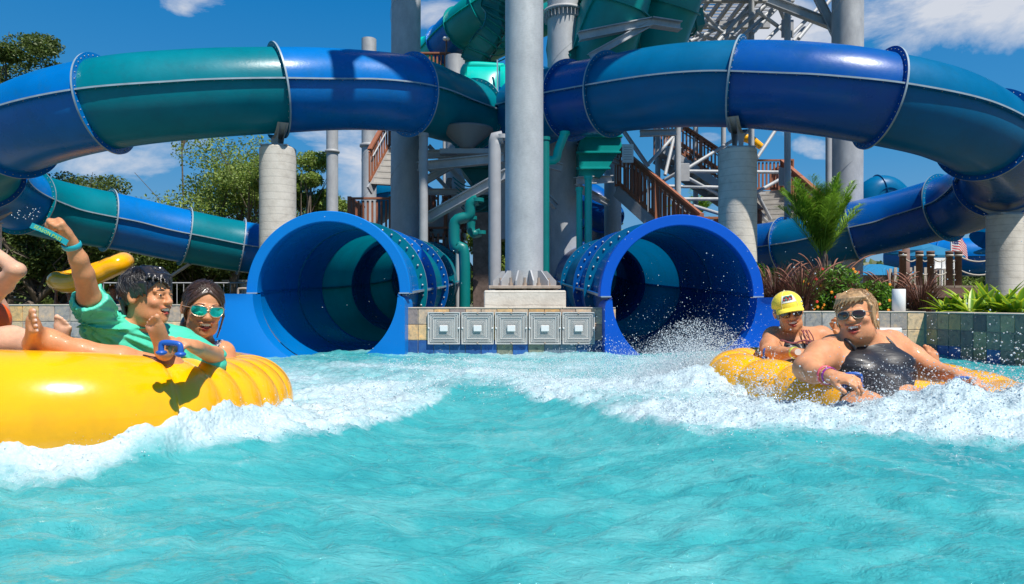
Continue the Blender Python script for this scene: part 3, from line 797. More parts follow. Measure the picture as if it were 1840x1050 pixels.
# ------------------------------------------------------------------ central steel column
def big_column(px, Y, r, label, ztop=13.8, collar=None, spiral=True, name='steel_column', base=False, tilt=0, zbot=None):
    c = P(px, 545, Y); zb = GZ if zbot is None else zbot
    root = thing(name, label, 'steel column', (c[0], Y, zb))
    m = MB()
    zs = np.linspace(zb, ztop, 60)
    m.tube([(c[0] + tilt * (z - zb), Y, z) for z in zs], r, 48)
    if spiral:      # helical weld seam
        t = np.linspace(0, (ztop - zb) / (2.6 * r * 2.2), 400)
        m.tube([(c[0] + (r + .001) * math.cos(2 * np.pi * q), Y + (r + .001) * math.sin(2 * np.pi * q), zb + q * 2.6 * r * 2.2) for q in t if zb + q * 2.6 * r * 2.2 < ztop], .0045, 5)
    m.build('column_shaft', [M['galv']], root)
    if collar:
        m = MB()
        for z in collar:
            m.lathe((c[0] + tilt * (z - zb), Y, z), [(r, -.03), (r + .09, -.03), (r + .09, .0), (r + .09, .03), (r, .03)], 48)
            for k in range(30):
                a = 2 * np.pi * k / 30; u = np.array([math.cos(a), math.sin(a), 0])
                m.box(np.array([c[0], Y, z - .11]) + u * (r + .04), (.075, .012, .15), np.array([[u[0], -u[1], 0], [u[1], u[0], 0], [0, 0, 1]]))
        m.build('bolted_collar', [M['steel']], root)
    return root, c
rc, c = big_column(942, 7.35, .205, 'big galvanised column standing on a concrete block right behind the middle wall', ztop=13.8, zbot=.66, spiral=False)
m = MB()
m.box((c[0], 7.35, .665), (.74, .74, .03), bev=.004)
m.build('base_plate', [M['rust']], rc)
for k in range(12):
    a = 2 * np.pi * (k + .5) / 12; u = np.array([math.cos(a), math.sin(a), 0])
    m = MB(); o = np.array([c[0], 7.35, .682]) + u * .2
    s_ = np.array([-u[1], u[0], 0]) * .008
    poly = [(0, 0), (.15, 0), (.15, .05), (.05, .16), (0, .16)]
    A = [o + u * x + np.array([0, 0, z]) - s_ for x, z in poly]; Bq = [o + u * x + np.array([0, 0, z]) + s_ for x, z in poly]
    n = len(poly); m.add(A + Bq, [tuple(range(n)), tuple(range(n, 2 * n))[::-1]]); m.add(A + Bq, [(i, (i + 1) % n, n + (i + 1) % n, n + i) for i in range(n)])
    m.build('gusset', [M['steel']], rc)
    a = 2 * np.pi * k / 12; u = np.array([math.cos(a), math.sin(a), 0])
    m = MB(); q = np.array([c[0], 7.35, .68]) + u * .29
    m.cyl(q - (0, 0, .06), q + (0, 0, .085), .014, n=8); m.cyl(q, q + (0, 0, .03), .026, n=6)
    m.cyl(q - (0, 0, .045), q - (0, 0, .02), .026, n=6)
    m.build('anchor_bolt', [M['rust']], rc)
pd = MB(); pd.box((c[0], 7.37, .115), (.835, .84, 1.03), bev=.012)
tag(pd.build('column_footing', [M['concrete']]), 'grey concrete footing block under the big column base plate', 'footing')

big_column(728, 15.2, .325, 'thick grey column left of centre rising past the left tube slide', collar=None, tilt=.003)
big_column(1013, 15.3, .365, 'thick grey column with a bolted ring near its top, right of the central column', collar=[7.0])
big_column(1521, 17.2, .37, 'thick grey column on the right behind the palm', ztop=15, tilt=.004)
big_column(597, 26, .22, 'slim grey column with a ring collar seen between the left pier and the left mouth', ztop=8.9, spiral=False, collar=None)
big_column(663, 22, .235, 'slim grey column with a collar beside the left wooden stairs', ztop=9, spiral=True, collar=None)
big_column(1101, 18.5, .23, 'plain grey column right of the teal pipes', ztop=5.3, spiral=False)
big_column(818, 20.5, .29, 'short pale column with a flat cap behind the left of the central column', ztop=7.9, spiral=False)
for px, Y, z, r in ((597, 26, 6.25, .22), (663, 22, 5.55, .235)):
    m = MB(); c = P(px, 545, Y); m.lathe((c[0], Y, z), [(r, -.06), (r + .06, -.02), (r + .06, .05), (r, .08)], 32)
    root = [o for o in D.objects if o.name.startswith('steel_column') and abs(o.location.y - Y) < .01][0]
    m.build('ring_collar', [M['steel']], root)
# ------------------------------------------------------------------ slide tower: lattice, stairs, teal flumes, pipes
def flume_tube(name, label, ctrl, r, mats_, group=None, seg=1.3, ribs=True, cat='slide flume'):
    path = resample(spline(ctrl, 12), .15); T, S, U = frames(path)
    root = thing(name, label, cat, tuple(path[len(path) // 2] * (1, 1, 0) + np.array([0, 0, GZ])), group)
    k = max(2, int(seg / .15)); idx = list(range(0, len(path) - 1, k)) + [len(path) - 1]
    for j in range(len(idx) - 1):
        a, b = idx[j], idx[j + 1] + 1
        m = MB(); m.grid(np.stack([ring_pts(path[i], S[i], U[i], r, 32) for i in range(a, b)]), 0, True, closed_v=True)
        m.build('shell', [mats_[j % len(mats_)]], root)
        if j: 
            m = MB(); flange(m, path[a], T[a], S[a], U[a], r - .01, r + .07, .012, n=40, bolts=0, edge_mi=0); m.build('ring_flange', [mats_[j % len(mats_)]], root)
    for sg in (-1, 1):
        m = MB(); m.grid(np.stack([np.array([path[i] + sg * S[i] * (r + w) + U[i] * h for w, h in ((0, -.012), (.05, -.012), (.05, .012), (0, .012))]) for i in range(len(path))]), 0, False)
        m.build('seam_flange', [mats_[0]], root)
    return root, path
st_ = mat('upper_teal_gelcoat', (.0, .25, .24), .35, var=.15, vscale=2, spec=.3)
flume_tube('curved_flume', 'bright teal and blue tube curling down from the top left of the tower', [P(660, 160, 27), P(770, 108, 24), P(820, 62, 22.5), P(870, 22, 21.5), P(950, -30, 21), P(1100, -80, 21.5)], .70, [M['seafoam'], M['seafoam'], M['seafoam'], M['seafoam'], M['seafoam'], M['blue'], st_, st_], seg=1.05)
flume_tube('curved_flume', 'shaded teal tube passing under the curling tube at the top left of the tower', [P(740, 140, 30), P(860, 90, 27), P(960, 40, 25), P(1100, -20, 25)], .62, [st_])
flume_tube('curved_flume', 'left of two big teal tubes rising out of frame above the right slide', [P(1070, 130, 15.5), P(1090, 60, 15.2), P(1110, -10, 15.0), P(1130, -120, 15)], .74, [st_], seg=1.4)
flume_tube('curved_flume', 'right of two big teal tubes rising out of frame above the right slide', [P(1165, 120, 16.6), P(1185, 50, 16.3), P(1205, -10, 16.0), P(1230, -120, 16)], .74, [st_], seg=1.4)
# troughs: open ribbed flumes built as swept U section with cross ribs
def trough(label, ctrl, w, h, mt, rib=.5, name='open_flume'):
    path = resample(spline(ctrl, 12), .12); T, S, U = frames(path)
    root = thing(name, label, 'slide flume', tuple(path[len(path) // 2] * (1, 1, 0) + np.array([0, 0, GZ])))
    prof = [(-w / 2 - .07, h), (-w / 2, h), (-w / 2 + .05, .1), (-w / 2 + .2, 0), (w / 2 - .2, 0), (w / 2 - .05, .1), (w / 2, h), (w / 2 + .07, h)]
    m = MB(); m.grid(np.stack([np.array([path[i] + S[i] * x + U[i] * z for x, z in prof]) for i in range(len(path))]), 0, False)
    m.build('trough_shell', [mt], root)
    m = MB(); k = max(1, int(rib / .12))
    for i in range(0, len(path), k):
        pr = [path[i] + S[i] * x * 1.0 + U[i] * (z - .05) for x, z in prof[1:-1]]
        m.tube(pr, .03, 6)
    m.build('cross_ribs', [mt], root)
    return root
trough('steep teal flume with curved ribs rising to the upper right behind the central column', [P(872, 128, 16.9), P(882, 100, 16.9), P(905, 50, 17), P(935, -30, 17), P(960, -110, 18)], .95, .55, M['dteal'], rib=.26)
trough('dark teal stepped trough under the two big teal tubes', [P(1010, 150, 15.6), P(1075, 120, 16), P(1150, 92, 17.0), P(1230, 66, 18)], 1.5, .5, M['dteal'], rib=.6)
# wavy pipes beside the steep flume
m = MB()
for k in range(11):
    b0 = P(872 + 4 * k, 112 - 12 * k, 16.6)
    pts = [b0 + np.array([.42 * u, .1 * math.sin(u * 3), -.12 * math.sin(math.pi * (u * .5 + .5)) - .07 * u]) for u in np.linspace(-1, 1, 12)]
    m.tube(pts, .016, 5)
tag(m.build('pipe_loops', [M['dteal']]), 'row of thin wavy teal pipes hanging along the steep flume', 'pipes')
# bright seafoam junction boxes where both slides start
def junction(label, px0, px1, py0, py1, Y, mt):
    a = P(px0, py1, Y); b = P(px1, py0, Y)
    root = thing('flume_box', label, 'flume box', ((a[0] + b[0]) / 2, Y, GZ))
    m = MB()
    cx, cz = (a[0] + b[0]) / 2, (a[2] + b[2]) / 2; w, h = (b[0] - a[0]), (b[2] - a[2])
    # bulging moulded hood
    u = np.linspace(0, 1, 16); v = np.linspace(0, 1, 14)
    G = np.array([[[a[0] + w * p, Y - .42 * math.sin(math.pi * min(1, q * .62 + .0)) ** .6 * (1 - .25 * abs(2 * p - 1) ** 3), b[2] - h * q] for p in u] for q in v])
    m.grid(G, 0, True)
    m.box((cx, Y + .5, cz), (w, 1.0, h), bev=.05)
    m.build('hood', [mt], root)
    m = MB(); m.box((b[0] - .02, Y - .42, cz), (.03, .05, h)); m.build('edge_flange', [M['seam']], root)
junction('bright seafoam moulded hood where the left tube slide begins', 840, 896, 120, 215, 15.7, M['seafoam'])
junction('bright seafoam moulded hood half hidden behind the central column', 899, 952, 120, 215, 15.75, M['seafoam'])
def pipe(label, pts, r, mt, name='pipe', n=14, clamp=True):
    m = MB(); m.tube(resample(spline(pts, 8), .06), r, n, smooth=True)
    mats_ = [mt, M['rust']]
    if clamp:
        for q in (pts[0], pts[-1]): m.cyl(np.array(q) - (0, 0, .03), np.array(q) + (0, 0, .03), r + .015, n=n)
    o = m.build(name, mats_); return tag(o, label, 'pipe')
pipe('thick seafoam pipe curving over the left hood', [P(834, 148, 16.2), P(834, 126, 16.2), P(848, 118, 16.2), P(905, 121, 16.2)], .09, M['seafoam'])
pipe('seafoam pipe bending upward to the right of the central column', [P(960, 285, 13.0), P(996, 288, 13.0), P(1003, 270, 13.0), P(1015, 240, 13.0)], .085, M['seafoam'])
# teal bodies beneath the hoods
def chute(label, pts2, Y, depth, mt, name='flume_end', ribs=3):
    """faceted flume body given by its side outline at depth Y"""
    A = np.array([P(x, y, Y) for x, y in pts2]); n = len(A)
    root = thing(name, label, 'slide flume', (A[:, 0].mean(), Y, GZ))
    m = MB(); Bq = A + np.array([.0, depth, 0])
    V = np.concatenate([A, Bq])
    m.add(V, [tuple(range(n)), tuple(range(n, 2 * n))[::-1]]); m.add(V, [(i, (i + 1) % n, n + (i + 1) % n, n + i) for i in range(n)])
    m.build('flume_body', [mt], root)
    m = MB(); c = A.mean(0)
    for k in range(ribs):
        f = (k + .5) / ribs
        z = A[:, 2].min() + (A[:, 2].max() - A[:, 2].min()) * f
        xs_ = []
        for i in range(n):
            p, q = A[i], A[(i + 1) % n]
            if (p[2] - z) * (q[2] - z) < 0: xs_.append(p[0] + (q[0] - p[0]) * (z - p[2]) / (q[2] - p[2]))
        if len(xs_) >= 2: m.box(((min(xs_) + max(xs_)) / 2, Y - .03, z), (max(xs_) - min(xs_) + .12, .10, .05), bev=.01)
    m.build('stiffening_rib', [mt], root)
    return root
chute('faceted teal flume end hanging right of the grey columns below the right tube', [(1048, 236), (1108, 232), (1118, 262), (1094, 300), (1080, 318), (1040, 318), (1040, 262)], 14.5, .9, st_)
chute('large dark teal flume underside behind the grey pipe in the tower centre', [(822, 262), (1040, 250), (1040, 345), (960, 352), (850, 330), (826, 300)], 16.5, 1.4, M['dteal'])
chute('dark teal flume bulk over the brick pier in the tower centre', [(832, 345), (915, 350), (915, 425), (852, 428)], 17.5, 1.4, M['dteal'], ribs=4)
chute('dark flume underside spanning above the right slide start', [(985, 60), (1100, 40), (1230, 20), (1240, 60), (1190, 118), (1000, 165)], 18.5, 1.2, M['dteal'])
pipe('teal pipe with S bends standing behind the left slide mouth', [P(834, 640, 11.5), P(834, 458, 11.5), P(818, 446, 11.5), P(817, 402, 11.5), P(828, 393, 11.5), P(843, 388, 11.5), P(846, 366, 11.5), P(858, 360, 11.5)], .095, M['dteal'])
pipe('teal pipe elbow reaching right from the S bends', [P(848, 392, 11.9), P(846, 412, 11.9), P(852, 421, 11.9), P(864, 418, 11.9)], .075, M['dteal'])
pipe('left of two bright teal vertical pipes beside the right slide', [P(1041, 628, 13.2), P(1041, 340, 13.2)], .06, M['seafoam'])
pipe('right of two bright teal vertical pipes beside the right slide', [P(1057, 628, 13.2), P(1057, 320, 13.2)], .072, M['seafoam'])
pipe('dark teal vertical pipe just right of the central column', [P(979, 633, 12.5), P(979, 380, 12.5), P(979, 250, 12.5)], .085, M['dteal'])
pipe('pale grey drain pipe with an elbow at its top left of the central column', [P(889, 650, 10.2), P(889, 400, 10.2), P(889, 262, 10.2), P(892, 250, 10.2), P(903, 247, 10.2)], .095, M['steel'])
pipe('straight pale grey pipe right of the thick left column', [P(761, 630, 13.0), P(761, 243, 13.0)], .085, M['steel'])
pipe('thin grey pipe standing behind the teal S pipe', [P(823, 625, 13.5), P(823, 415, 13.5)], .05, M['steel'])
pipe('thin grey conduit beside the thick right column', [P(1489, 545, 17), P(1489, 120, 17)], .075, M['steel'])
# brick-like stained pier
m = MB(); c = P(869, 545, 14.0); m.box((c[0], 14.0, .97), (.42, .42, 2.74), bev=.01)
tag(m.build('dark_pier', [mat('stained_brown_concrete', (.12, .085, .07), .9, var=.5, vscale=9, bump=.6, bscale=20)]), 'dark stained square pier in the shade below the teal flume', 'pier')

def member(label, pts, w, h, mt=None, name='steel_beam', kind='i'):
    m = MB()
    for a, b in zip(pts[:-1], pts[1:]):
        (m.ibeam if kind == 'i' else m.beam)(a, b, w, h)
    return tag(m.build(name, [mt or M['galv']]), label, 'steel beam')
member('level grey beam from the thick left column towards the slide joint', [P(752, 278, 14.0), P(830, 276, 14.0)], .14, .14)
member('grey beam rising slightly right from the left column to the drain pipe', [P(752, 300, 13.8), P(905, 284, 13.2)], .16, .16)
member('diagonal grey beam crossing low behind the drain pipe', [P(768, 392, 13.4), P(912, 312, 12.8)], .16, .16)
member('short grey beam falling to the left behind the level beam', [P(764, 325, 14.4), P(840, 280, 14.4)], .13, .13)
member('grey bracket beam right of the central column', [P(975, 292, 13.8), P(1010, 302, 13.8)], .14, .14)
member('grey diagonal bracket low on the thick column right of centre', [P(975, 345, 13.6), P(1000, 372, 13.8)], .1, .1)
member('horizontal grey beam under the dark flume right of centre', [P(1036, 325, 14.2), P(1098, 322, 15)], .14, .14)
member('grey beam sloping down to the plain grey column', [P(1040, 338, 14.2), P(1092, 365, 16)], .12, .12)
member('pale grey beam across the teal tubes above the right slide', [P(1040, 66, 14.2), P(1170, 40, 14.6)], .16, .16)
member('level grey beam end beside the teal tubes', [P(1170, 40, 14.6), P(1222, 48, 14.8)], .2, .16)
member('diagonal grey strut under the beam across the teal tubes', [P(1060, 102, 14.2), P(1165, 44, 14.6)], .12, .12)
member('long grey cross beam low under the teal tubes', [P(1040, 86, 15.4), P(1140, 104, 15.8)], .14, .14)

def bracket_cone(c, label):
    root = thing('slide_bracket', label, 'bracket', tuple(c))
    m = MB(); m.lathe(c, [(.0, 0), (.16, 0), (.16, .05), (.52, .36), (.52, .40), (0, .40)][::1], 24); m.build('cup', [mat('dark_bracket_steel', (.16, .17, .18), .6)], root)
    m = MB(); m.box(c - np.array([0, 0, .06]), (1.1, .2, .1)); m.build('carrier_plate', [M['steel']], root)
bracket_cone(P(840, 268, 13.7), 'dark steel cup bracket holding the inner end of the left tube slide')

# ---- lattice tower on the right
def lattice():
    root = thing('lattice_tower', 'tall galvanised lattice tower with a high platform behind the right slide', 'tower', (*P(1300, 545, 20)[:2], GZ))
    legs = [(1182, 22), (1218, 18.5), (1350, 20), (1415, 18.6), (1300, 24), (1250, 23)]
    top = 11.5
    for px, Y in legs:
        c = P(px, 545, Y); m = MB(); m.cyl((c[0], Y, GZ), (c[0], Y, top), .085, n=16); m.build('leg', [M['galv']], root)
    pts = {}
    def br(a, b, r=.05):
        m = MB(); m.cyl(P(*a), P(*b), r, n=10); m.build('brace', [M['galv']], root)
    Y = 19.5
    for a, b in [((1232, 305), (1350, 232)), ((1232, 308), (1420, 310)), ((1232, 318), (1300, 355)), ((1350, 375), (1378, 398)), ((1218, 358), (1345, 358)), ((1200, 335), (1345, 338)),
                 ((1160, 300), (1225, 230)), ((1330, 330), (1395, 232)), ((1245, 370), (1345, 400)), ((1352, 350), (1410, 318)), ((1195, 315), (1215, 230)),
                 ((1340, 310), (1385, 395)), ((1218, 310), (1150, 350))]:
        br((*a, Y), (*b, Y + .6))
    for a, b in [((1255, 15), (1320, 78)), ((1240, 75), (1345, 25)), ((1290, 75), (1355, 0)), ((1320, 78), (1440, -30)), ((1390, -10), (1420, 60)), ((1352, 60), (1415, -5)), ((1360, 20), (1408, 55)),
                 ((1250, 60), (1300, 78)), ((1435, 70), (1500, -10)), ((1425, 75), (1445, 50)), ((1390, 5), (1510, 60)), ((1465, -15), (1510, 85)), ((1300, 74), (1410, -20)), ((1405, 80), (1480, 5)),
                 ((1255, 35), (1360, 90)), ((1215, 100), (1262, 30)), ((1360, 90), (1420, 30))]:
        br((*a, Y), (*b, Y + .8), .055)
    for (px, py) in ((1228, 310), (1410, 318), (1415, 52), (1218, 50)):
        m = MB(); c = P(px, py, 19.0); m.box(c, (.34, .04, .5), bev=.01)
        m.build('gusset_plate', [M['steel']], root)
    # platform underside
    m = MB(); z = P(0, -12, 20)[2]
    for k in range(9):
        x = 5.2 + k * .36; m.beam((x, 18.2, z), (x, 24, z + .05), .08, .14)
    for y in (18.2, 20.1, 22, 24): m.beam((5.0, y, z - .12), (8.3, y, z - .12), .14, .2)
    for k in range(26): m.box((6.65, 18.1 + k * .24, z + .14), (3.3, .04, .06))
    m.build('platform', [M['steel']], root)
    for a, b, w_ in ((P(1380, 0, 18.2), P(1540, 62, 17.6), .2), (P(1200, 40, 18.4), P(1290, -30, 18.4), .3), (P(1462, -20, 17.8), P(1512, 82, 17.6), .18)):
        m = MB(); m.ibeam(a, b, w_, w_); m.build('main_girder', [M['galv']], root)
lattice()

# ---- stairs
def stair(label, a, b, width, wdir, top_ext=0, solid=False, under=True, group=None, n=None, pitch=.11, wood_h=1.0):
    """a: top nosing, b: bottom nosing (world pts), wdir: horizontal direction across the flight"""
    a = np.asarray(a, float); b = np.asarray(b, float); wd = nrm(wdir)
    root = thing('stair_flight', label, 'stairs', ((a[0] + b[0]) / 2, (a[1] + b[1]) / 2, GZ), group)
    d = b - a; H = abs(d[2]); n = n or max(4, int(H / .175)); fw = np.array([d[0], d[1], 0]) / n
    L = np.linalg.norm(fw); fx = nrm(fw); R = np.stack([fx, wd, (0, 0, 1)], 1)
    if abs(np.linalg.det(R)) < .5: R = np.stack([fx, np.cross((0, 0, 1), fx), (0, 0, 1)], 1)
    m = MB()
    for i in range(n):
        c = a + d * (i + .5) / n + wd * width / 2
        m.box(c + (0, 0, .0), (L + .03, width, .045), R)
        m.box(c - fx * (L / 2) + (0, 0, .06), (.02, width, H / n), R)
    m.build('treads', [mat_step], root)
    for s in (0, 1):
        m = MB(); o = wd * width * s - np.array([0, 0, .12])
        m.beam(a + o, b + o, .06, .26)
        m.build('stringer', [M['steel']], root)
    for s in (0, 1):
        o = wd * (width * s)
        rl = MB(); up = np.array([0, 0, wood_h])
        rl.beam(a + o + up, b + o + up, .13, .045); rl.beam(a + o + up * .12, b + o + up * .12, .045, .08); rl.beam(a + o + up * .9, b + o + up * .9, .045, .08)
        k = max(3, int(np.linalg.norm(d[:2]) / pitch))
        for i in range(k + 1):
            q = a + o + d * i / k
            rl.box(q + up * .51, (.045, .045, .80) if i % 10 else (.09, .09, 1.02))
        rl.build('railing', [M['brown']], root)
        hr = MB(); hr.cyl(a + o - wd * (.09 if s else -.09) + up * .82, b + o - wd * (.09 if s else -.09) + up * .82, .02, n=8)
        for i in range(0, k + 1, 8):
            q = a + o + d * i / k; hr.cyl(q + up * .05 - wd * .04, q + up * .85 - wd * .04, .018, n=8)
        hr.build('handrail', [M['galv']], root)
    return root
mat_step = mat('concrete_step', (.42, .40, .37), .85, var=.15)
stair('wooden-railed stairs coming down to the right behind the right slide mouth', P(1108, 335, 16.2), P(1260, 470, 14.5), 1.3, (.35, .94, 0))
stair('upper stair flight crossing behind the lattice tower with a yellow raft on it', P(1195, 262, 21), P(1330, 352, 21), 1.5, (0, 1, 0))
stair('grey stairs with brown railings on both sides right of the tall pier', P(1405, 345, 21.5), P(1500, 435, 18.6), 1.9, (-.9, .43, 0))
stair('short pale steps with brown railings between the left column and the teal pipes', P(808, 392, 17.5), P(800, 430, 16.2), .95, (-1, 0, 0))
stair('steep stairs seen from below beside the slim left column', P(703, 262, 19.5), P(664, 335, 18.5), 1.0, (.9, .3, 0))
def landing(label, x0, x1, z, Y, depth, posts=True, h=1.0, sides=True):
    root = thing('landing', label, 'landing', ((x0 + x1) / 2, Y, GZ))
    m = MB(); m.box(((x0 + x1) / 2, Y + depth / 2, z - .08), (x1 - x0, depth, .16)); m.build('deck', [M['steel']], root)
    m = MB()
    def run(p, q):
        p = np.array(p, float); q = np.array(q, float); up = np.array([0, 0, h])
        m.beam(p + up, q + up, .13, .045); m.beam(p + up * .1, q + up * .1, .04, .08)
        k = max(2, int(np.linalg.norm(q - p) / .12))
        for i in range(k + 1): m.box(p + (q - p) * i / k + up * .52, (.05, .045, .84) if i % 9 else (.09, .09, 1.06))
    run((x0, Y, z), (x1, Y, z))
    if sides: run((x0, Y + .07, z), (x0, Y + depth, z)); run((x1, Y + .07, z), (x1, Y + depth, z))
    m.build('railing', [M['brown']], root)
    for x in (x0 + .15, x1 - .15):
        m = MB(); m.cyl((x, Y + .2, GZ), (x, Y + .2, z - .16), .06, n=12); m.build('leg', [M['galv']], root)
def LX(px, Y): return (px - CX) * Y / FPX
def LZ(py, Y): return CZ + (HY - py) * Y / FPX
landing('brown-railed landing behind the arch of the left slide mouth', LX(628, 18), LX(702, 18), LZ(425, 18), 18, 1.6)
landing('lower brown-railed landing around the short steps left of the teal pipes', LX(768, 16), LX(826, 16), LZ(498, 16), 16, .9, h=1.15)
landing('brown-railed landing behind the short steps', LX(770, 17.8), LX(830, 17.8), LZ(410, 17.8), 17.8, 1.6)
landing('high brown-railed platform between the thick left column and the short capped column', LX(752, 22), LX(806, 22), LZ(152, 22), 22, 2.0)
landing('brown-railed landing at the foot of the stairs behind the right mouth', LX(1255, 14.3), LX(1300, 14.3), LZ(478, 14.3), 14.3, 1.4)
landing('brown-railed landing at the head of the grey stairs on the right', LX(1357, 21.7), LX(1425, 21.7), LZ(345, 21.7), 21.7, 1.8)
m = MB(); rp = np.array([P(1325, 246, 20.9), P(1368, 264, 20.9)]);
m.tube([rp[0], (rp[0] + rp[1]) / 2 + (0, 0, .1), rp[1]], [.10, .15, .10], 16)
tag(m.build('carried_raft', [M['yellow']]), 'small yellow raft being carried on the upper stairs', 'raft')
# sign on the stairs
m = MB(); c = P(1128, 276, 15.6); m.box(c, (.26, .02, .42)); 
for k in range(6): m.box(c + (0, -.012, .14 - .055 * k), (.18, .004, .012), mi=1)
tag(m.build('notice_board', [M['white'], M['steel']]), 'small white notice fixed to the stair railing behind the right slide', 'sign')
# floodlight on a thin pole
m = MB(); c = P(802, 70, 21.8); m.cyl((c[0], 21.8, LZ(150, 21.8)), (c[0], 21.8, c[2]), .03, n=8); m.ball(c, (.12, .12, .07), mi=1)
tag(m.build('lamp_pole', [M['ropepost'], M['white']]), 'thin dark lamp pole with a small white head on the high platform', 'lamp')
# electrical cabinet
m = MB(); c = P(818, 378, 16.9); m.box(c, (.42, .2, .55), bev=.01); m.cyl(c + (0, -.1, .08), c + (0, -.13, .08), .03, n=12, mi=1)
tag(m.build('control_cabinet', [M['white'], M['steel']]), 'white control cabinet on the landing behind the short steps', 'cabinet')
# small blue tube end far behind left
flume_tube('blue_tube', 'small blue tube bend seen between the slim column and the thick left column', [P(672, 378, 32), P(700, 352, 31), P(735, 350, 31), P(770, 368, 31)], .75, [M['azure']], seg=2)
flume_tube('blue_tube', 'azure tube elbow sticking up behind the palm', [P(1560, 395, 40), P(1568, 350, 40), P(1590, 342, 40), P(1612, 360, 40), P(1640, 400, 40)], .85, [M['azure']], seg=2)
flume_tube('blue_tube', 'long blue tube running level far behind the rope railing', [P(1600, 455, 38), P(1700, 462, 36), P(1800, 460, 35), P(1950, 450, 34)], 1.0, [M['blue']], seg=2.4)
flume_tube('blue_tube', 'big blue tube climbing at the far right edge', [P(1790, 440, 30), P(1820, 390, 30), P(1860, 330, 30), P(1930, 260, 31)], 1.1, [M['azure'], M['blue']], seg=2.4)
flume_tube('blue_tube', 'dark blue tube loop glimpsed under the central flumes', [P(1035, 350, 24), P(1060, 362, 23), P(1085, 385, 23), P(1078, 410, 24), P(1040, 415, 25)], .6, [M['royal']], seg=2)

# unseen platform added above the frame, its outline shaped to shade the tower's heart
root = thing('shade_platform', 'broad unseen platform added on top of the big columns to shade the tower', 'platform', (2.8, 12.7, 13.8))
for k in range(15):
    gap_ = 4 <= k <= 10  # opening in the added deck, placed so sunlight reaches the left hood
    for y0_, y1_ in (((7.6, 9.9), (12.6, 16.0)) if gap_ else ((7.6, 16.0),)):
        m = MB(); m.box((.45 + k * .34, (y0_ + y1_) / 2, 13.97), (.33, y1_ - y0_, .06)) if k < 14 else m.box((6.3, 13.2, 13.97), (2.2, 5.6, .06)); m.build('deck_plank', [M['brown']], root)
for y in (7.8, 9.8, 12.8, 15.3):
    m = MB(); m.ibeam((-2.6 if y > 14 else .2, y, 13.8), (7.4 if y > 11 else 5.2, y, 13.8), .2, .28); m.build('floor_beam', [M['galv']], root)
for a, b in (((-2.5, 15.3, 13.6), (1.2, 15.3, 13.6)), ((.13, 7.35, 13.6), (1.2, 15.3, 13.6))):
    m = MB(); m.ibeam(a, b, .25, .3); m.build('main_girder', [M['galv']], root)
flume_tube('shade_flume', 'unseen teal tube added left of the high platform, helping to shade the tower', [(0.4, 10.5, 14.8), (-.8, 11.0, 14.7), (-2.0, 12.2, 14.2), (-2.6, 14.0, 13.5), (-2.0, 16.5, 12.6)], .75, [st_], seg=1.4)  # added out of view along with the platform, for its shade

for i, (a, b, w_) in enumerate([((1040, 175, 15.5), (1235, 95, 17), .12), ((1045, 205, 15.5), (1240, 150, 17.5), .10), ((1100, 60, 17), (1215, 130, 17), .08), ((1040, 262, 15), (1130, 300, 16.5), .1),
                               ((1120, 235, 16.5), (1165, 300, 16.5), .07), ((1150, 240, 17.5), (1215, 238, 17.5), .14), ((770, 262, 15.5), (835, 330, 15.5), .08), ((768, 345, 15.5), (900, 345, 15.8), .12),
                               ((905, 205, 15.5), (905, 430, 15.5), .12), ((768, 300, 16), (860, 400, 16), .07)]):
    member(['long grey beam rising behind the right slide start', 'thinner grey beam below the long one behind the right slide start', 'short diagonal strut between the teal tubes', 'grey beam falling from the column to the stair head',
            'thin diagonal rod left of the stair head', 'level grey girder end above the stair head', 'thin diagonal rod beside the pale grey pipe', 'level grey beam low behind the drain pipe',
            'dark upright beam right behind the drain pipe', 'thin diagonal rod crossing the low beam'][i], [P(*a), P(*b)], w_, w_)
m = MB()
for k in range(9):
    pts = [P(838 + 2.5 * k, 322 + 9 * k, 15.4) + np.array([.30 * u, .08 * math.sin(u * 3), -.16 * math.sin(math.pi * (u * .5 + .5)) - .04 * u]) for u in np.linspace(-1, 1, 12)]
    m.tube(pts, .014, 5)
tag(m.build('pipe_loops', [M['dteal']]), 'thin looping teal hoses hanging above the S-bend pipe', 'pipes')
# ------------------------------------------------------------------ smooth bodies: distance field + surface nets
def smin(a, b, k):
    if k <= 0: return np.minimum(a, b)
    h = np.clip(k - np.abs(a - b), 0, None) / k
    return np.minimum(a, b) - h * h * k * .25

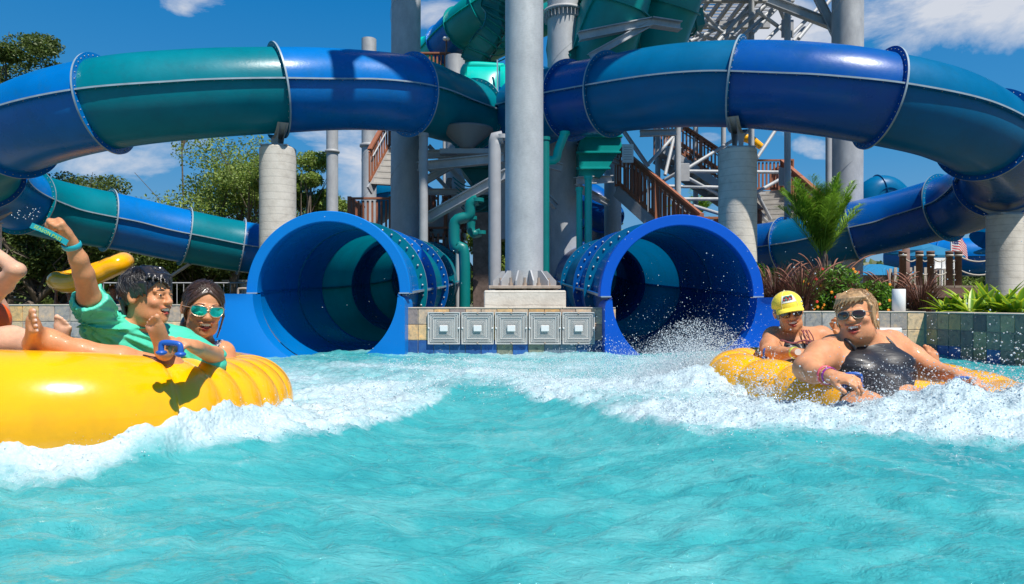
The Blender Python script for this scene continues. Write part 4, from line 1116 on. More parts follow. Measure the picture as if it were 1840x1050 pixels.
class Field:
    def __init__(s): s.ops = []
    def cap(s, a, b, ra, rb=None, k=.02, sub=False, flat=None):
        a = np.asarray(a, float); b = np.asarray(b, float); rb = ra if rb is None else rb
        ab = b - a; L2 = max(1e-9, ab @ ab)
        def fn(p):
            t = np.clip(((p - a) @ ab) / L2, 0, 1)
            q = p - a - t[:, None] * ab
            if flat is not None:
                n, f = flat
                qn = q @ n; q = q + (f - 1) * qn[:, None] * n
            return np.sqrt((q * q).sum(1)) - (ra + (rb - ra) * t)
        R = max(ra, rb)
        s.ops.append((fn, np.minimum(a, b) - R, np.maximum(a, b) + R, k, sub)); return s
    def chain(s, pts, rs, k=.02, **kw):
        for i in range(len(pts) - 1): s.cap(pts[i], pts[i + 1], rs[i], rs[i + 1], k if i == 0 else min(k, .02), **kw)
        return s
    def ell(s, c, r, R=None, k=.02, sub=False):
        c = np.asarray(c, float); r = np.asarray(r, float); R = np.eye(3) if R is None else np.asarray(R)
        def fn(p):
            q = (p - c) @ R
            k0 = np.sqrt(((q / r) ** 2).sum(1)); k1 = np.sqrt(((q / r**2) ** 2).sum(1)) + 1e-9
            return k0 * (k0 - 1) / k1
        m = r.max(); s.ops.append((fn, c - m, c + m, k, sub)); return s
    def fn(s, f, c, rad, k=.01, sub=False):
        c = np.asarray(c, float); s.ops.append((f, c - rad, c + rad, k, sub)); return s
    def mesh(s, res, post=None, clip=None):
        adds = [o for o in s.ops if not o[4]]
        lo = np.min([o[1] for o in adds], 0) - 3 * res - .012; hi = np.max([o[2] for o in adds], 0) + 3 * res + .012
        if clip is not None: lo = np.maximum(lo, clip[0]); hi = np.minimum(hi, clip[1])
        n = np.ceil((hi - lo) / res).astype(int) + 1
        ax = [(lo[i] + res * np.arange(n[i])).astype(np.float32) for i in range(3)]
        G = np.full(n, .5, np.float32)
        for f, l, h, k, sub in s.ops:
            mg = k + 2.5 * res + .004
            i0 = np.clip(np.floor((l - mg - lo) / res).astype(int), 0, n); i1 = np.clip(np.ceil((h + mg - lo) / res).astype(int) + 1, 0, n)
            if (i1 <= i0).any(): continue
            g = np.stack(np.meshgrid(*[ax[i][i0[i]:i1[i]] for i in range(3)], indexing='ij'), -1).reshape(-1, 3)
            d = f(g).astype(np.float32).reshape(tuple(i1 - i0))
            sl = tuple(slice(i0[i], i1[i]) for i in range(3))
            G[sl] = -smin(-G[sl], d, k) if sub else smin(G[sl], d, k)
        if post is not None:
            near_ = np.abs(G) < .03
            ii = np.argwhere(near_)
            p = np.stack([ax[j][ii[:, j]] for j in range(3)], 1)
            G[near_] = post(p, G[near_])
        G[0] = G[-1] = .5; G[:, 0] = G[:, -1] = .5; G[:, :, 0] = G[:, :, -1] = .5
        S = G < 0
        cs = np.zeros(tuple(n - 1), np.int8)
        for dx in (0, 1):
            for dy in (0, 1):
                for dz in (0, 1):
                    cs += S[dx:n[0] - 1 + dx, dy:n[1] - 1 + dy, dz:n[2] - 1 + dz]
        act = np.argwhere((cs > 0) & (cs < 8))
        idm = np.full(tuple(n - 1), -1, np.int32); idm[tuple(act.T)] = np.arange(len(act))
        acc = np.zeros((len(act), 3)); cnt = np.zeros(len(act))
        C = [(a, b, c) for a in (0, 1) for b in (0, 1) for c in (0, 1)]
        for u in C:
            for a in range(3):
                if u[a] == 0:
                    v = list(u); v[a] = 1
                    ga = G[tuple((act + u).T)]; gb = G[tuple((act + v).T)]
                    x = (ga < 0) != (gb < 0); t = np.where(x, ga / np.where(x, ga - gb, 1), 0)
                    p = np.array(u)[None] + t[:, None] * np.eye(3)[a][None]
                    acc += p * x[:, None]; cnt += x
        V = lo + res * (act + acc / cnt[:, None])
        F = []
        for a in range(3):
            b, c = (a + 1) % 3, (a + 2) % 3
            s0 = [slice(None)] * 3; s1 = [slice(None)] * 3
            s0[a] = slice(0, n[a] - 1); s1[a] = slice(1, n[a])
            d = S[tuple(s0)].astype(np.int8) - S[tuple(s1)].astype(np.int8)
            e = np.argwhere(d != 0)
            ok = (e[:, b] > 0) & (e[:, c] > 0) & (e[:, b] < n[b] - 1) & (e[:, c] < n[c] - 1); e = e[ok]
            sg = d[tuple(e.T)]
            q = []
            for (db, dc) in ((-1, -1), (0, -1), (0, 0), (-1, 0)):
                w_ = e.copy(); w_[:, b] += db; w_[:, c] += dc; q.append(idm[tuple(w_.T)])
            q = np.stack(q, 1); q[sg < 0] = q[sg < 0][:, ::-1]; F.append(q)
        return V, np.concatenate(F)

def rot_from(fwd, roll=0.0, up=(0, 0, 1)):
    """columns: local x (side), y (forward), z (up)"""
    y = nrm(fwd); x = nrm(np.cross(y, up)); z = np.cross(x, y)
    c, s_ = math.cos(roll), math.sin(roll)
    x2 = x * c + z * s_; z2 = -x * s_ + z * c
    return np.stack([x2, y, z2], 1)

def head_field(F, c, R, s=1., smile=1., openm=.6, full=0., ears=True, nose=1.):
    g = lambda x, y, z: c + R @ (np.array([x, y, z]) * s)
    E = lambda q, r, k, sub=False, Rl=None: F.ell(g(*q), np.array(r) * s, R if Rl is None else R @ Rl, k * s, sub)
    E((0, -.015, .035), (.074, .092, .080), .02)
    E((0, .022, -.028), (.061 + .008 * full, .064, .083), .02)
    E((0, .036, -.074), (.043 + .012 * full, .046, .040), .022)
    E((0, .066, -.098), (.017, .015, .014), .018)
    for sx in (-1, 1):
        E((sx * (.037 + .005 * full), .060, -.030 + .006 * smile), (.022 + .004 * full, .021, .019), .018)
        E((sx * .040, .02, -.075), (.02 + .01 * full, .035, .03), .02)
        F.cap(g(sx * .012, .084, .020), g(sx * .046, .070, .021), .009 * s, .007 * s, .012 * s)
    F.cap(g(0, .082, .015), g(0, .101 * nose, -.024), .0075 * s, .012 * s, .009 * s)
    for sx in (-1, 1):
        E((sx * .012, .094, -.027), (.0085, .010, .0075), .006)
        E((sx * .031, .0905, .004), (.0165, .010, .0095), .008, True)
    # eyelid balls
    for sx in (-1, 1): E((sx * .031, .0735, .004), (.0135, .0125, .012), .003)
    for sx in (-1, 1):
        F.cap(g(sx * .017, .0845, .0115), g(sx * .045, .077, .0095), .0038 * s, .0036 * s, .003 * s); F.cap(g(sx * .018, .0835, -.0035), g(sx * .044, .077, -.0035), .0042 * s, .004 * s, .004 * s)
    # lips
    w = .020 + .012 * smile
    up = [g(-w, .078, -.047 + .006 * smile), g(-w * .5, .0885, -.0495), g(0, .0915, -.0505), g(w * .5, .0885, -.0495), g(w, .078, -.047 + .006 * smile)]
    F.chain(up, [.003 * s, .0055 * s, .0055 * s, .0055 * s, .003 * s], .005 * s)
    dz = .006 + .020 * openm
    lo_ = [g(-w, .078, -.047 + .006 * smile), g(-w * .55, .084, -.050 - dz * .85), g(0, .087, -.052 - dz), g(w * .55, .084, -.050 - dz * .85), g(w, .078, -.047 + .006 * smile)]
    F.chain(lo_, [.003 * s, .0055 * s, .0065 * s, .0055 * s, .003 * s], .005 * s)
    E((0, .088, -.0525 - dz * .42), (w * .90, .022, .003 + dz * .46), .002, True)
    if ears:
        for sx in (-1, 1):
            t = .35 * sx
            Rl = np.array([[math.cos(t), -math.sin(t), 0], [math.sin(t), math.cos(t), 0], [0, 0, 1]])
            E((sx * .078, -.012, .000), (.008, .019, .030), .008, False, Rl)
            E((sx * .086, -.008, .003), (.007, .011, .018), .004, True, Rl)
    paints = [(g(*q), r * s, col, .5) for q, r, col in (
        ((0, .084, -.060 - dz * .5), .012 + dz * .5, (.30, .03, .03)),)]
    lipc = (.50, .13, .09)
    for pts in (up, lo_):
        for i in range(len(pts) - 1):
            for t in (0, .33, .66, 1): paints.append((pts[i] * (1 - t) + pts[i + 1] * t, .0058 * s, lipc, .3))
    return g, paints, dz, w

def hand_field(F, wrist, d, n, across_sign=1, curl=(.5, .7, .5), s=1., spread=.12, thumb=(.7, .6, .3), k=.008, vary=.12):
    """d: towards the fingers, n: direction the palm faces; thumb on the +across*sign side"""
    d = nrm(d); n = nrm(np.asarray(n) - d * np.dot(n, d)); ac = np.cross(d, n) * across_sign
    w = np.asarray(wrist, float); R = np.stack([ac, d, n], 1)
    F.ell(w + d * .048 * s, np.array([.040, .054, .0165]) * s, R, .012)
    F.cap(w - d * .01, w + d * .03 * s, .024 * s, .026 * s, .015, flat=(n, 1.25))
    tips = []
    for i, (off, L) in enumerate(((.029, .070), (.010, .078), (-.009, .072), (-.027, .056))):
        a = w + (d * (.088 - abs(off - .005) * .25) + ac * off) * s
        dirc = nrm(d + ac * off * spread / .03); th = 0; r = .0088 * s
        p = a
        for j, (f, cu) in enumerate(zip((.45, .30, .25), curl)):
            th += cu * (1 + vary * (i - 1.5))
            v = dirc * math.cos(th) + n * math.sin(th)
            q = p + v * L * f * s
            F.cap(p, q, r, r * .92, .005 if j else .008); p = q; r *= .93
        tips.append((p, v))
    a = w + (d * .022 + ac * .026 + n * .006) * s
    tv = nrm(ac * thumb[0] + d * thumb[1] + n * thumb[2])
    q = a + tv * .036 * s; F.cap(a, q, .0145 * s, .0115 * s, .012)
    tv2 = nrm(tv + d * .35 + n * .25 - ac * .25); q2 = q + tv2 * .032 * s; F.cap(q, q2, .0110 * s, .0095 * s, .005)
    tips.append((q2, tv2))
    return tips

def foot_field(F, heel, d, up, big, s=1., k=.012, toe_bend=.25):
    """heel centre, d heel->toes, up = dorsal direction, big=+1 if big toe lies on cross(d,up) side"""
    d = nrm(d); up = nrm(np.asarray(up) - d * np.dot(up, d)); ac = np.cross(d, up) * big
    h = np.asarray(heel, float)
    F.ell(h, np.array([.029, .034, .030]) * s, np.stack([ac, d, up], 1), .01)
    F.cap(h + d * .02 * s, h + (d * .145 + ac * .022) * s, .026 * s, .020 * s, .02)
    F.cap(h + (d * .02 - ac * .006) * s, h + (d * .130 - ac * .024 - up * .004) * s, .024 * s, .016 * s, .02)
    F.cap(h + (up * .03 + d * .02) * s, h + (d * .12 + ac * .008 + up * .006) * s, .024 * s, .018 * s, .02)
    ank = h + (up * .060 + d * .020) * s
    F.cap(h, ank, .030 * s, .030 * s, .02)
    tips = []
    for i, (off, L, r, st) in enumerate(((.028, .040, .0135, .158), (.007, .034, .0098, .160), (-.009, .030, .0092, .153), (-.024, .026, .0086, .144), (-.037, .022, .0088, .132))):
        a = h + (d * (st - .012) + ac * off * .95) * s
        v = nrm(d * 1. + up * toe_bend * (1 if i else .6) + ac * (off * 1.0))
        q = a + v * L * s
        F.cap(a, a + v * L * .55 * s, r * .82 * s, r * .85 * s, .004 if i else .006)
        F.cap(a + v * L * .55 * s, q, r * .85 * s, r * s, .004)
        tips.append((q + v * r * .6 * s + up * r * .5 * s, v))
    return ank, tips

def skin_mat(name, tone):
    m = mat(name, (1, 1, 1), .50, attr=True, var=.16, vscale=22, bump=.28, bscale=190, bdist=.003, sss=.14, coat=.06, spec=.3, rvar=.12)
    return m
M['skin'] = skin_mat('sunlit_wet_skin', 1)
def skin_mesh(F, parent, tone, res, paints=(), name='body', post=None):
    V, Fa = F.mesh(res, post)
    C = np.tile(np.array(tone, float), (len(V), 1))
    C *= (1 + .10 * (fbm(V[:, 0] * 14 + V[:, 2] * 9, V[:, 1] * 14 - V[:, 2] * 7, 3) - .5))[:, None]
    for c, r, col, soft in paints:
        d = np.linalg.norm(V - c, axis=1); w = np.clip((r - d) / (r * soft + 1e-6), 0, 1)[:, None]
        C = C * (1 - w) + np.array(col) * w
    m = MB(); m.add(V, Fa, 0, True, C)
    return m.build(name, [M['skin']], parent)

def cloth_mesh(F, parent, material, res, name, post):
    V, Fa = F.mesh(res, post); m = MB(); m.add(V, Fa, 0, True); return m.build(name, [material], parent)

def hair_mesh(parent, c, R, s, region, thick, material, name='hair', res=.0032, groove=.0035, extra=None, crown=(0, -.03, .1), freq=26):
    """region(local p) > 0 inside the hair area; locks run away from the crown"""
    F = Field()
    def f(p):
        q = ((p - c) @ R) / s
        e = lambda cc, r: (lambda k0, k1: k0 * (k0 - 1) / k1)(np.sqrt((((q - cc) / r) ** 2).sum(1)), np.sqrt((((q - cc) / np.array(r)**2) ** 2).sum(1)) + 1e-9)
        d = e(np.array([0, -.015, .035]), np.array([.074, .092, .080]) + thick)
        d2 = e(np.array([0, .000, -.02]), np.array([.068, .075, .085]) + thick * .6)
        d = smin(d, d2, .02)
        v = q - np.array(crown); ph = np.arctan2(v[:, 0], v[:, 1]); L = np.linalg.norm(v, axis=1)
        g1 = vnoise(ph * freq + 40, L * 12 + 3); g2 = vnoise(ph * freq * 2.6 + 90 + 3 * np.sin(L * 30), L * 16 + 8); g3 = vnoise(ph * freq * .4 + 9, L * 20)
        d = d + groove * (g1 + .7 * g2 - .8) - groove * 1.2 * (g3 - .5)
        return np.maximum(d, -region(q) ) * s
    F.fn(f, c, .17 * s, 0)
    if extra: extra(F)
    V, Fa = F.mesh(res * s); m = MB(); m.add(V, Fa, 0, True)
    return m.build(name, [material], parent)

def hair_mat(name, col, rough=.32):
    m = mat(name, col, rough, var=.45, vscale=60, spec=.7, coat=.25, stretch=(1, 1, .3), bump=.5, bscale=120, bdist=.004); return m
M['hair_black'] = hair_mat('wet_black_hair', (.014, .010, .009), .34)
M['hair_brown'] = hair_mat('wet_dark_brown_hair', (.055, .028, .016), .3)
M['hair_blond'] = hair_mat('blond_hair', (.42, .25, .11), .45)
M['eye'] = mat('eye_white', (.75, .72, .68), .15, coat=.5); M['iris'] = mat('dark_iris', (.02, .01, .006), .1, coat=.6)
M['teeth'] = mat('teeth', (.80, .76, .68), .25); M['mouth'] = mat('tongue', (.45, .08, .07), .4)

def strands(parent, c, R, s, region, thick, material, N, crown=(0, -.03, .1), sweep=.3, seed=5):
    rg = np.random.default_rng(seed); m = MB(); o = np.array([0, -.015, .035]); rad = np.array([.074, .092, .080]) + thick
    for i in range(N):
        ph = rg.random() * 2 * np.pi; t0 = .1 + .5 * rg.random(); L = .5 + 1.6 * rg.random(); pts = []
        jit = (rg.random() - .3) * .0025 + (.006 * rg.random() if i % 9 == 0 else 0); cr = nrm((np.array(crown) - o) / rad)
        ax = nrm(np.cross(cr, (0.31, .95, .1))); bx = np.cross(cr, ax)
        for u in np.linspace(0, 1, 9):
            th = t0 + L * u; p_ = ph + sweep * u * u + .12 * math.sin(u * 6 + i)
            d = cr * math.cos(th) + (ax * math.cos(p_) + bx * math.sin(p_)) * math.sin(th)
            q = o + d * (rad + jit + .0035 * math.sin(math.pi * u) * rg.random())
            if d[2] < -.2: q[:2] = q[:2] * .98; 
            if region(q[None])[0] < 0 and u > .2: break
            pts.append(c + R @ (q * s))
        if len(pts) > 3: m.tube(pts, np.linspace(.0013, .0005, len(pts)) * s, 4)
    m.build('hair_strands', [material], parent)

def teeth(parent, g, dz, w, s, R):
    m = MB()
    n = 8
    for i in range(n):
        u = (i - (n - 1) / 2) / (n / 2); x = u * w * .84; y = .0865 - .012 * u * u
        m.box(g(x, y - .003, -.0545 - .0012 * (1 - u * u) + .003 * u * u), np.array([w * 1.62 / n * .96, .006, .0115 * (1 - .3 * u * u)]) * s, R, bev=.0012 * s)
    m.build('teeth', [M['teeth']], parent)
    if dz > .012:
        m = MB(); m.ball(g(0, .070, -.052 - dz * .85), np.array([w * .6, .014, .006]) * s, 12, 8); m.build('tongue', [M['mouth']], parent)

def eyes(parent, g, s, R, look=(0, 0)):
    for sx in (-1, 1):
        m = MB(); c = g(sx * .031, .0768, .0035)
        m.ball(c - R @ np.array([0, .0020, 0]) * s, .0112 * s, 14, 10, 0)
        m.ball(c + R @ np.array([look[0] * .004, .0040, look[1] * .003]) * s, .0068 * s, 12, 8, 1)
        m.build('eye', [M['eye'], M['iris']], parent)

def brows(parent, g, s, material, lift=0.):
    for sx in (-1, 1):
        m = MB(); pts = [g(sx * .013, .0895, .0235 + lift), g(sx * .026, .0880, .0275 + lift), g(sx * .040, .0805, .0265 + lift), g(sx * .051, .070, .0195 + lift)]
        m.tube(spline(pts, 5), np.interp(np.linspace(0, 1, 16), [0, .3, 1], [.0018, .0026, .0008]) * s, 6); m.build('eyebrow', [material], parent)

def sunglasses(parent, g, s, R, lens_m, frame_m, shape='wide', w=.029, h=.022):
    root_m = MB()
    # lenses
    for sx in (-1, 1):
        m = MB(); n = 24; ang = np.linspace(0, 2 * np.pi, n, endpoint=False)
        pts = []
        for a in ang:
            ca, sa = math.cos(a), math.sin(a)
            x = w * np.sign(ca) * abs(ca) ** .75; z = h * np.sign(sa) * abs(sa) ** (.6 if sa > 0 else .95)
            if sa < 0: x *= (1 - .18 * abs(sa))
            if shape == 'cat' and sa > 0: z += .003 * max(0, ca)
            pts.append((x, z))
        def q(x, z, d=0): 
            X = sx * (.034 + x); return g(X, .1015 - 5.5 * X * X + d, .002 + z)
        ctr = q(0, 0, .003)
        V = [ctr] + [q(x * .5, z * .5, .0025) for x, z in pts] + [q(x, z) for x, z in pts]
        F_ = [(0, 1 + (i + 1) % n, 1 + i) for i in range(n)]; F4 = [(1 + i, 1 + (i + 1) % n, 1 + n + (i + 1) % n, 1 + n + i) for i in range(n)]
        m.add(V, F_ + F4, 0, True); m.build('lens', [lens_m], parent)
        root_m.tube([q(x, z) for x, z in pts], .0020 * s, 6, closed=True)
        root_m.tube([q(w * .98, h * .5), g(sx * .076, .05, .012), g(sx * .083, .0, .010), g(sx * .080, -.03, -.004)], .0018 * s, 6)
    root_m.tube([g(-.008, .100, .006), g(0, .1045, .009), g(.008, .100, .006)], .002 * s, 6)
    root_m.tube([g(-.012, .100, .017), g(0, .104, .018), g(.012, .100, .017)], .0015 * s, 6)
    root_m.build('glasses_frame', [frame_m], parent)

def bracelet(parent, c, axis, r, w, material, name='bracelet', flat=1.0):
    m = MB(); m.lathe(c, [(r, -w), (r + .003, -w * .6), (r + .003, w * .6), (r, w)], 24, axis); m.build(name, [material], parent)
# ------------------------------------------------------------------ people
TAN = (.58, .255, .118); TAN2 = (.56, .25, .12); FAIR = (.66, .37, .24); RED = (.62, .275, .135)
shirt_m = mat('turquoise_wet_shirt', (.07, .56, .37), .5, var=.08, vscale=10, bump=.5, bscale=26, bdist=.010, stretch=(1, 1, 1))
black_m = mat('black_swimsuit', (.012, .012, .016), .45, bump=.35, bscale=14, bdist=.012, var=.2, vscale=12, coat=.06, stretch=(.5, .5, 2.2))
lens_dark = mat('brown_lens', (.035, .012, .006), .08, coat=.8); lens_mir = mat('green_mirror_lens', (.02, .50, .42), .06, .75, var=.5, vscale=22)
gold = mat('gold_wire', (.7, .5, .35), .3, .8); pewter = mat('pewter_frame', (.35, .3, .24), .35, .6)
nail_m = (.82, .70, .66)
def toes_paint(tips, col=(.80, .60, .52), r=.006): return [(t, r, col, .5) for t, v in tips]

# ---- the boy
def boy():
    root = thing('person', 'laughing boy in a wet turquoise shirt with one fist raised, riding the big yellow raft', 'person', (-1.3, 2.4, 0), 'riders of the left raft')
    hc = P(266, 534, 2.42); R = rot_from((.955, -.17, .03), .0); s = .85
    F = Field()
    g, paints, dz, w = head_field(F, hc, R, s, 1., .5, .15)
    neck = P(248, 590, 2.46); chest = P(250, 632, 2.50); pelvis = P(285, 712, 2.62)
    sl_ = P(180, 580, 2.30); sr = P(322, 612, 2.56)
    F.chain([g(0, -.022, -.045), neck, P(248, 612, 2.47)], [.047, .046, .055], .025)
    # torso
    F.cap(P(215, 607, 2.40), P(290, 622, 2.52), .07, .065, .05)
    F.cap(chest, P(262, 680, 2.56), .105, .095, .05, flat=(np.array([0, 1, 0]), 1.15))
    F.cap(P(262, 670, 2.55), pelvis, .095, .10, .05)
    # raised arm
    el = P(150, 492, 2.12); wr = P(127, 436, 2.06)
    F.chain([sl_, P(161, 537, 2.18), el], [.041, .034, .0285], .012)
    F.chain([el, P(141, 466, 2.09), wr], [.0285, .025, .0195], .01)
    d = nrm(wr - el); 
    hd = nrm(P(110, 402, 2.03) - wr); pn = nrm(np.array([-.60, -.45, -.45]))
    tips1 = hand_field(F, wr + hd * .004, hd, pn, -1, (1.35, 1.55, 1.1), .76, 0., (.25, .75, .9))
    # other arm, hand on the handle
    el2 = P(385, 640, 2.40); wr2 = P(352, 624, 2.06)
    F.chain([sr, P(360, 636, 2.46), el2], [.046, .040, .033], .03); F.chain([el2, wr2], [.030, .021], .015)
    h2 = nrm(P(322, 612, 1.99) - wr2)
    tips2 = hand_field(F, wr2, h2, (-.35, .3, -.9), -1, (.75, .95, .7), .70, .05, (.35, .8, .45))
    # near leg lying along the rim, foot upright at the left
    kn = P(300, 672, 2.2); ak = P(97, 616, 2.06)
    F.chain([pelvis, kn], [.085, .058], .04); F.chain([kn, P(215, 650, 2.12), P(145, 632, 2.08), ak], [.052, .046, .034, .028], .02)
    heel = P(60, 620, 2.05)
    a1, tp1 = foot_field(F, heel, P(60, 566, 1.955) - heel, (.80, .35, .35), 1, .74, toe_bend=.1)
    F.cap(ak, heel + (ak - heel) * .4 + np.array([0, 0, .02]), .028, .028, .03)
    # bent leg, sole towards the camera in front of the chin
    heel3 = P(293, 632, 2.16)
    ak3 = P(300, 645, 2.22)
    a3, tp3 = foot_field(F, P(296, 634, 2.13), P(279, 588, 2.09) - P(296, 634, 2.13), (.12, .96, .1), -1, .68, toe_bend=-.1)
    F.chain([pelvis + np.array([.06, -.05, 0]), P(330, 700, 2.35), P(303, 650, 2.19)], [.08, .05, .03], .03)
    P_ = paints + toes_paint(tp1) + toes_paint(tp3) + [(g(0, .105, -.026), .02, (.62, .27, .15), .9), (g(.05, .06, -.03), .03, (.60, .25, .14), .9)]
    P_ += [(P(276, 590, 2.11), .045, (.66, .34, .24), .8), (heel, .03, (.62, .32, .2), .8)]
    body = skin_mesh(F, root, TAN, .0040, P_)
    teeth(root, g, dz, w, s, R); eyes(root, g, s, R, (.3, 0)); brows(root, g, s, M['hair_black'])
    reg = lambda q: np.minimum(np.minimum((q[:, 2] - (.018 + .62 * (q[:, 1] - .02)) - .012 * np.sin(q[:, 0] * 60)) + .004,
                     q[:, 2] + .085), np.maximum(np.abs(q[:, 0]) * 0 + (q[:, 2] + .012), -q[:, 1] - .022) + .0)
    def fringe(F2):
        for i in range(16):
            u = (i - 7.5) / 8; x0 = u * .066
            st = g(x0 * .6, .02 + .015 * math.cos(i), .118); md = g(x0 * 1.0, .082 - abs(u) * .03, .088); en = g(x0 * 1.0 + .016, .096 - abs(u) ** 2 * .05, .060 + .012 * math.sin(i * 2.3) + .008 * u)
            F2.cap(st, md, .010 * s, .009 * s, .004); F2.cap(md, en, .009 * s, .003 * s, .002)
        for sx in (-1, 1):
            for j in range(5): F2.cap(g(sx * .074, .045 - j * .012, .055), g(sx * (.072), .052 - j * .010, .0 + .012 * (j % 2)), .010 * s, .003 * s, .003)
        for j in range(14):
            u = (j - 6.5) / 7; F2.cap(g(u * .06, -.095 + .02 * u * u, -.01), g(u * .055, -.082 + .02 * u * u, -.082 - .01 * (j % 3)), .012 * s, .004 * s, .004)
    hair_mesh(root, hc, R, s, reg, .012, M['hair_black'], extra=fringe)
    strands(root, hc, R, s, reg, .0135, M['hair_black'], 420, sweep=.5)
    # shirt
    G = Field()
    G.cap(P(212, 605, 2.40), P(290, 622, 2.52), .088, .080, .05)
    G.cap(chest, P(262, 680, 2.56), .122, .112, .05, flat=(np.array([0, 1, 0]), 1.15))
    G.cap(P(262, 670, 2.55), pelvis, .112, .115, .05)
    slv = P(161, 540, 2.18); G.chain([sl_, slv], [.058, .053], .03)
    slv2 = P(378, 647, 2.41); G.chain([sr, slv2], [.060, .054], .04)
    G.chain([P(250, 604, 2.46), P(240, 625, 2.47)], [.062, .10], .03)
    dv = nrm(slv - sl_); nk = g(0, -.01, -.075)
    def post(p, d):
        # wrinkles: pulled folds radiating from the raised shoulder, sleeve openings, neck opening
        q = p - sl_; ang = np.arctan2(q[:, 2], q[:, 0]); rr = np.linalg.norm(q, axis=1)
        wr_ = vnoise(ang * 9 + 30, rr * 7 + 2 + p[:, 1] * 5) - .5
        wr2_ = vnoise((p[:, 0] * .8 + p[:, 2]) * 45 + 20, (p[:, 0] - p[:, 2]) * 9 + 30) - .5
        d = d + .026 * wr_ + .013 * wr2_
        end = (p - slv) @ dv - .02; near_s = np.linalg.norm(p - slv, axis=1) < .12
        d = np.where(near_s, np.maximum(d, end), d)
        inner = np.linalg.norm(np.cross(p - slv, dv), axis=1) - .0375
        d = np.where(near_s & (end > -.05), np.maximum(d, -inner), d)
        neckd = .058 - np.linalg.norm(p - P(250, 588, 2.44), axis=1)
        d = np.maximum(d, neckd); d = np.maximum(d, .035 - np.linalg.norm(p - np.array([-1.245, 2.56, .452]), axis=1))
        return d
    cloth_mesh(G, root, shirt_m, .0042, 'shirt', post)
    # shorts under the shirt
    H = Field(); H.cap(P(275, 700, 2.6), pelvis, .118, .118, .03); H.cap(pelvis, pelvis * .6 + kn * .4, .10, .085, .03)
    cloth_mesh(H, root, mat('grey_shorts', (.06, .07, .09), .6), .007, 'shorts', None)
    # season wristband with a loose printed end
    bm = mat('turquoise_wristband', (.02, .36, .42), .35)
    bracelet(root, wr - d * .010, d, .0238, .0085, bm, 'wristband')
    m = MB(); a = P(121, 437, 2.0); b = P(54, 403, 1.985)
    n = 14; t = nrm(b - a); wv = nrm(np.cross(t, (0, 1, 0)))
    G2 = np.stack([np.array([a + (b - a) * u + wv * h_ + np.array([0, -.003 * math.sin(u * 5), .004 * math.sin(u * 4)]) for h_ in (-.0085, .0085)]) for u in np.linspace(0, 1, n)])
    m.grid(G2, 0, True); m.grid((G2 + np.array([0, .0015, 0]))[:, ::-1], 0, True)
    st = m.build('strap_end', [bm], root)
    return root, (a, b, wv, st)
def text_on(parent, body, size, o, ux, uy, col_mat, depth=.0006, name='lettering', align='CENTER'):
    cu = D.curves.new(name, 'FONT'); cu.body = body; cu.size = size; cu.extrude = depth; cu.align_x = align; cu.align_y = 'CENTER'
    cu.resolution_u = 2
    ob = D.objects.new(name, cu); COL.objects.link(ob)
    dg = bpy.context.evaluated_depsgraph_get(); me = D.meshes.new_from_object(ob.evaluated_get(dg)); 
    D.objects.remove(ob); D.curves.remove(cu)
    ux = nrm(ux); uy = nrm(np.asarray(uy) - ux * np.dot(ux, uy)); nn = np.cross(ux, uy)
    co_ = np.zeros(len(me.vertices) * 3); me.vertices.foreach_get('co', co_); co_ = co_.reshape(-1, 3)
    W = np.asarray(o) + co_[:, :1] * ux + co_[:, 1:2] * uy + co_[:, 2:] * nn - origin_of(parent)
    me.vertices.foreach_set('co', W.astype(np.float32).ravel()); me.update(); me.materials.clear(); me.materials.append(col_mat)
    r = D.objects.new(name, me); COL.objects.link(r); r.parent = parent
    return r
b_root, (sa, sb, swv, st) = boy()
lime = mat('lime_print', (.45, .62, .08), .5)
t_ = nrm(sa - sb); nn_ = np.cross(t_, (0, 0, 1)); up_ = swv if swv[2] > 0 else -swv
text_on(b_root, 'SEASON PASS', .0135, (sa + sb) / 2 + np.array([0, -.0045, .001]), t_, up_, lime)

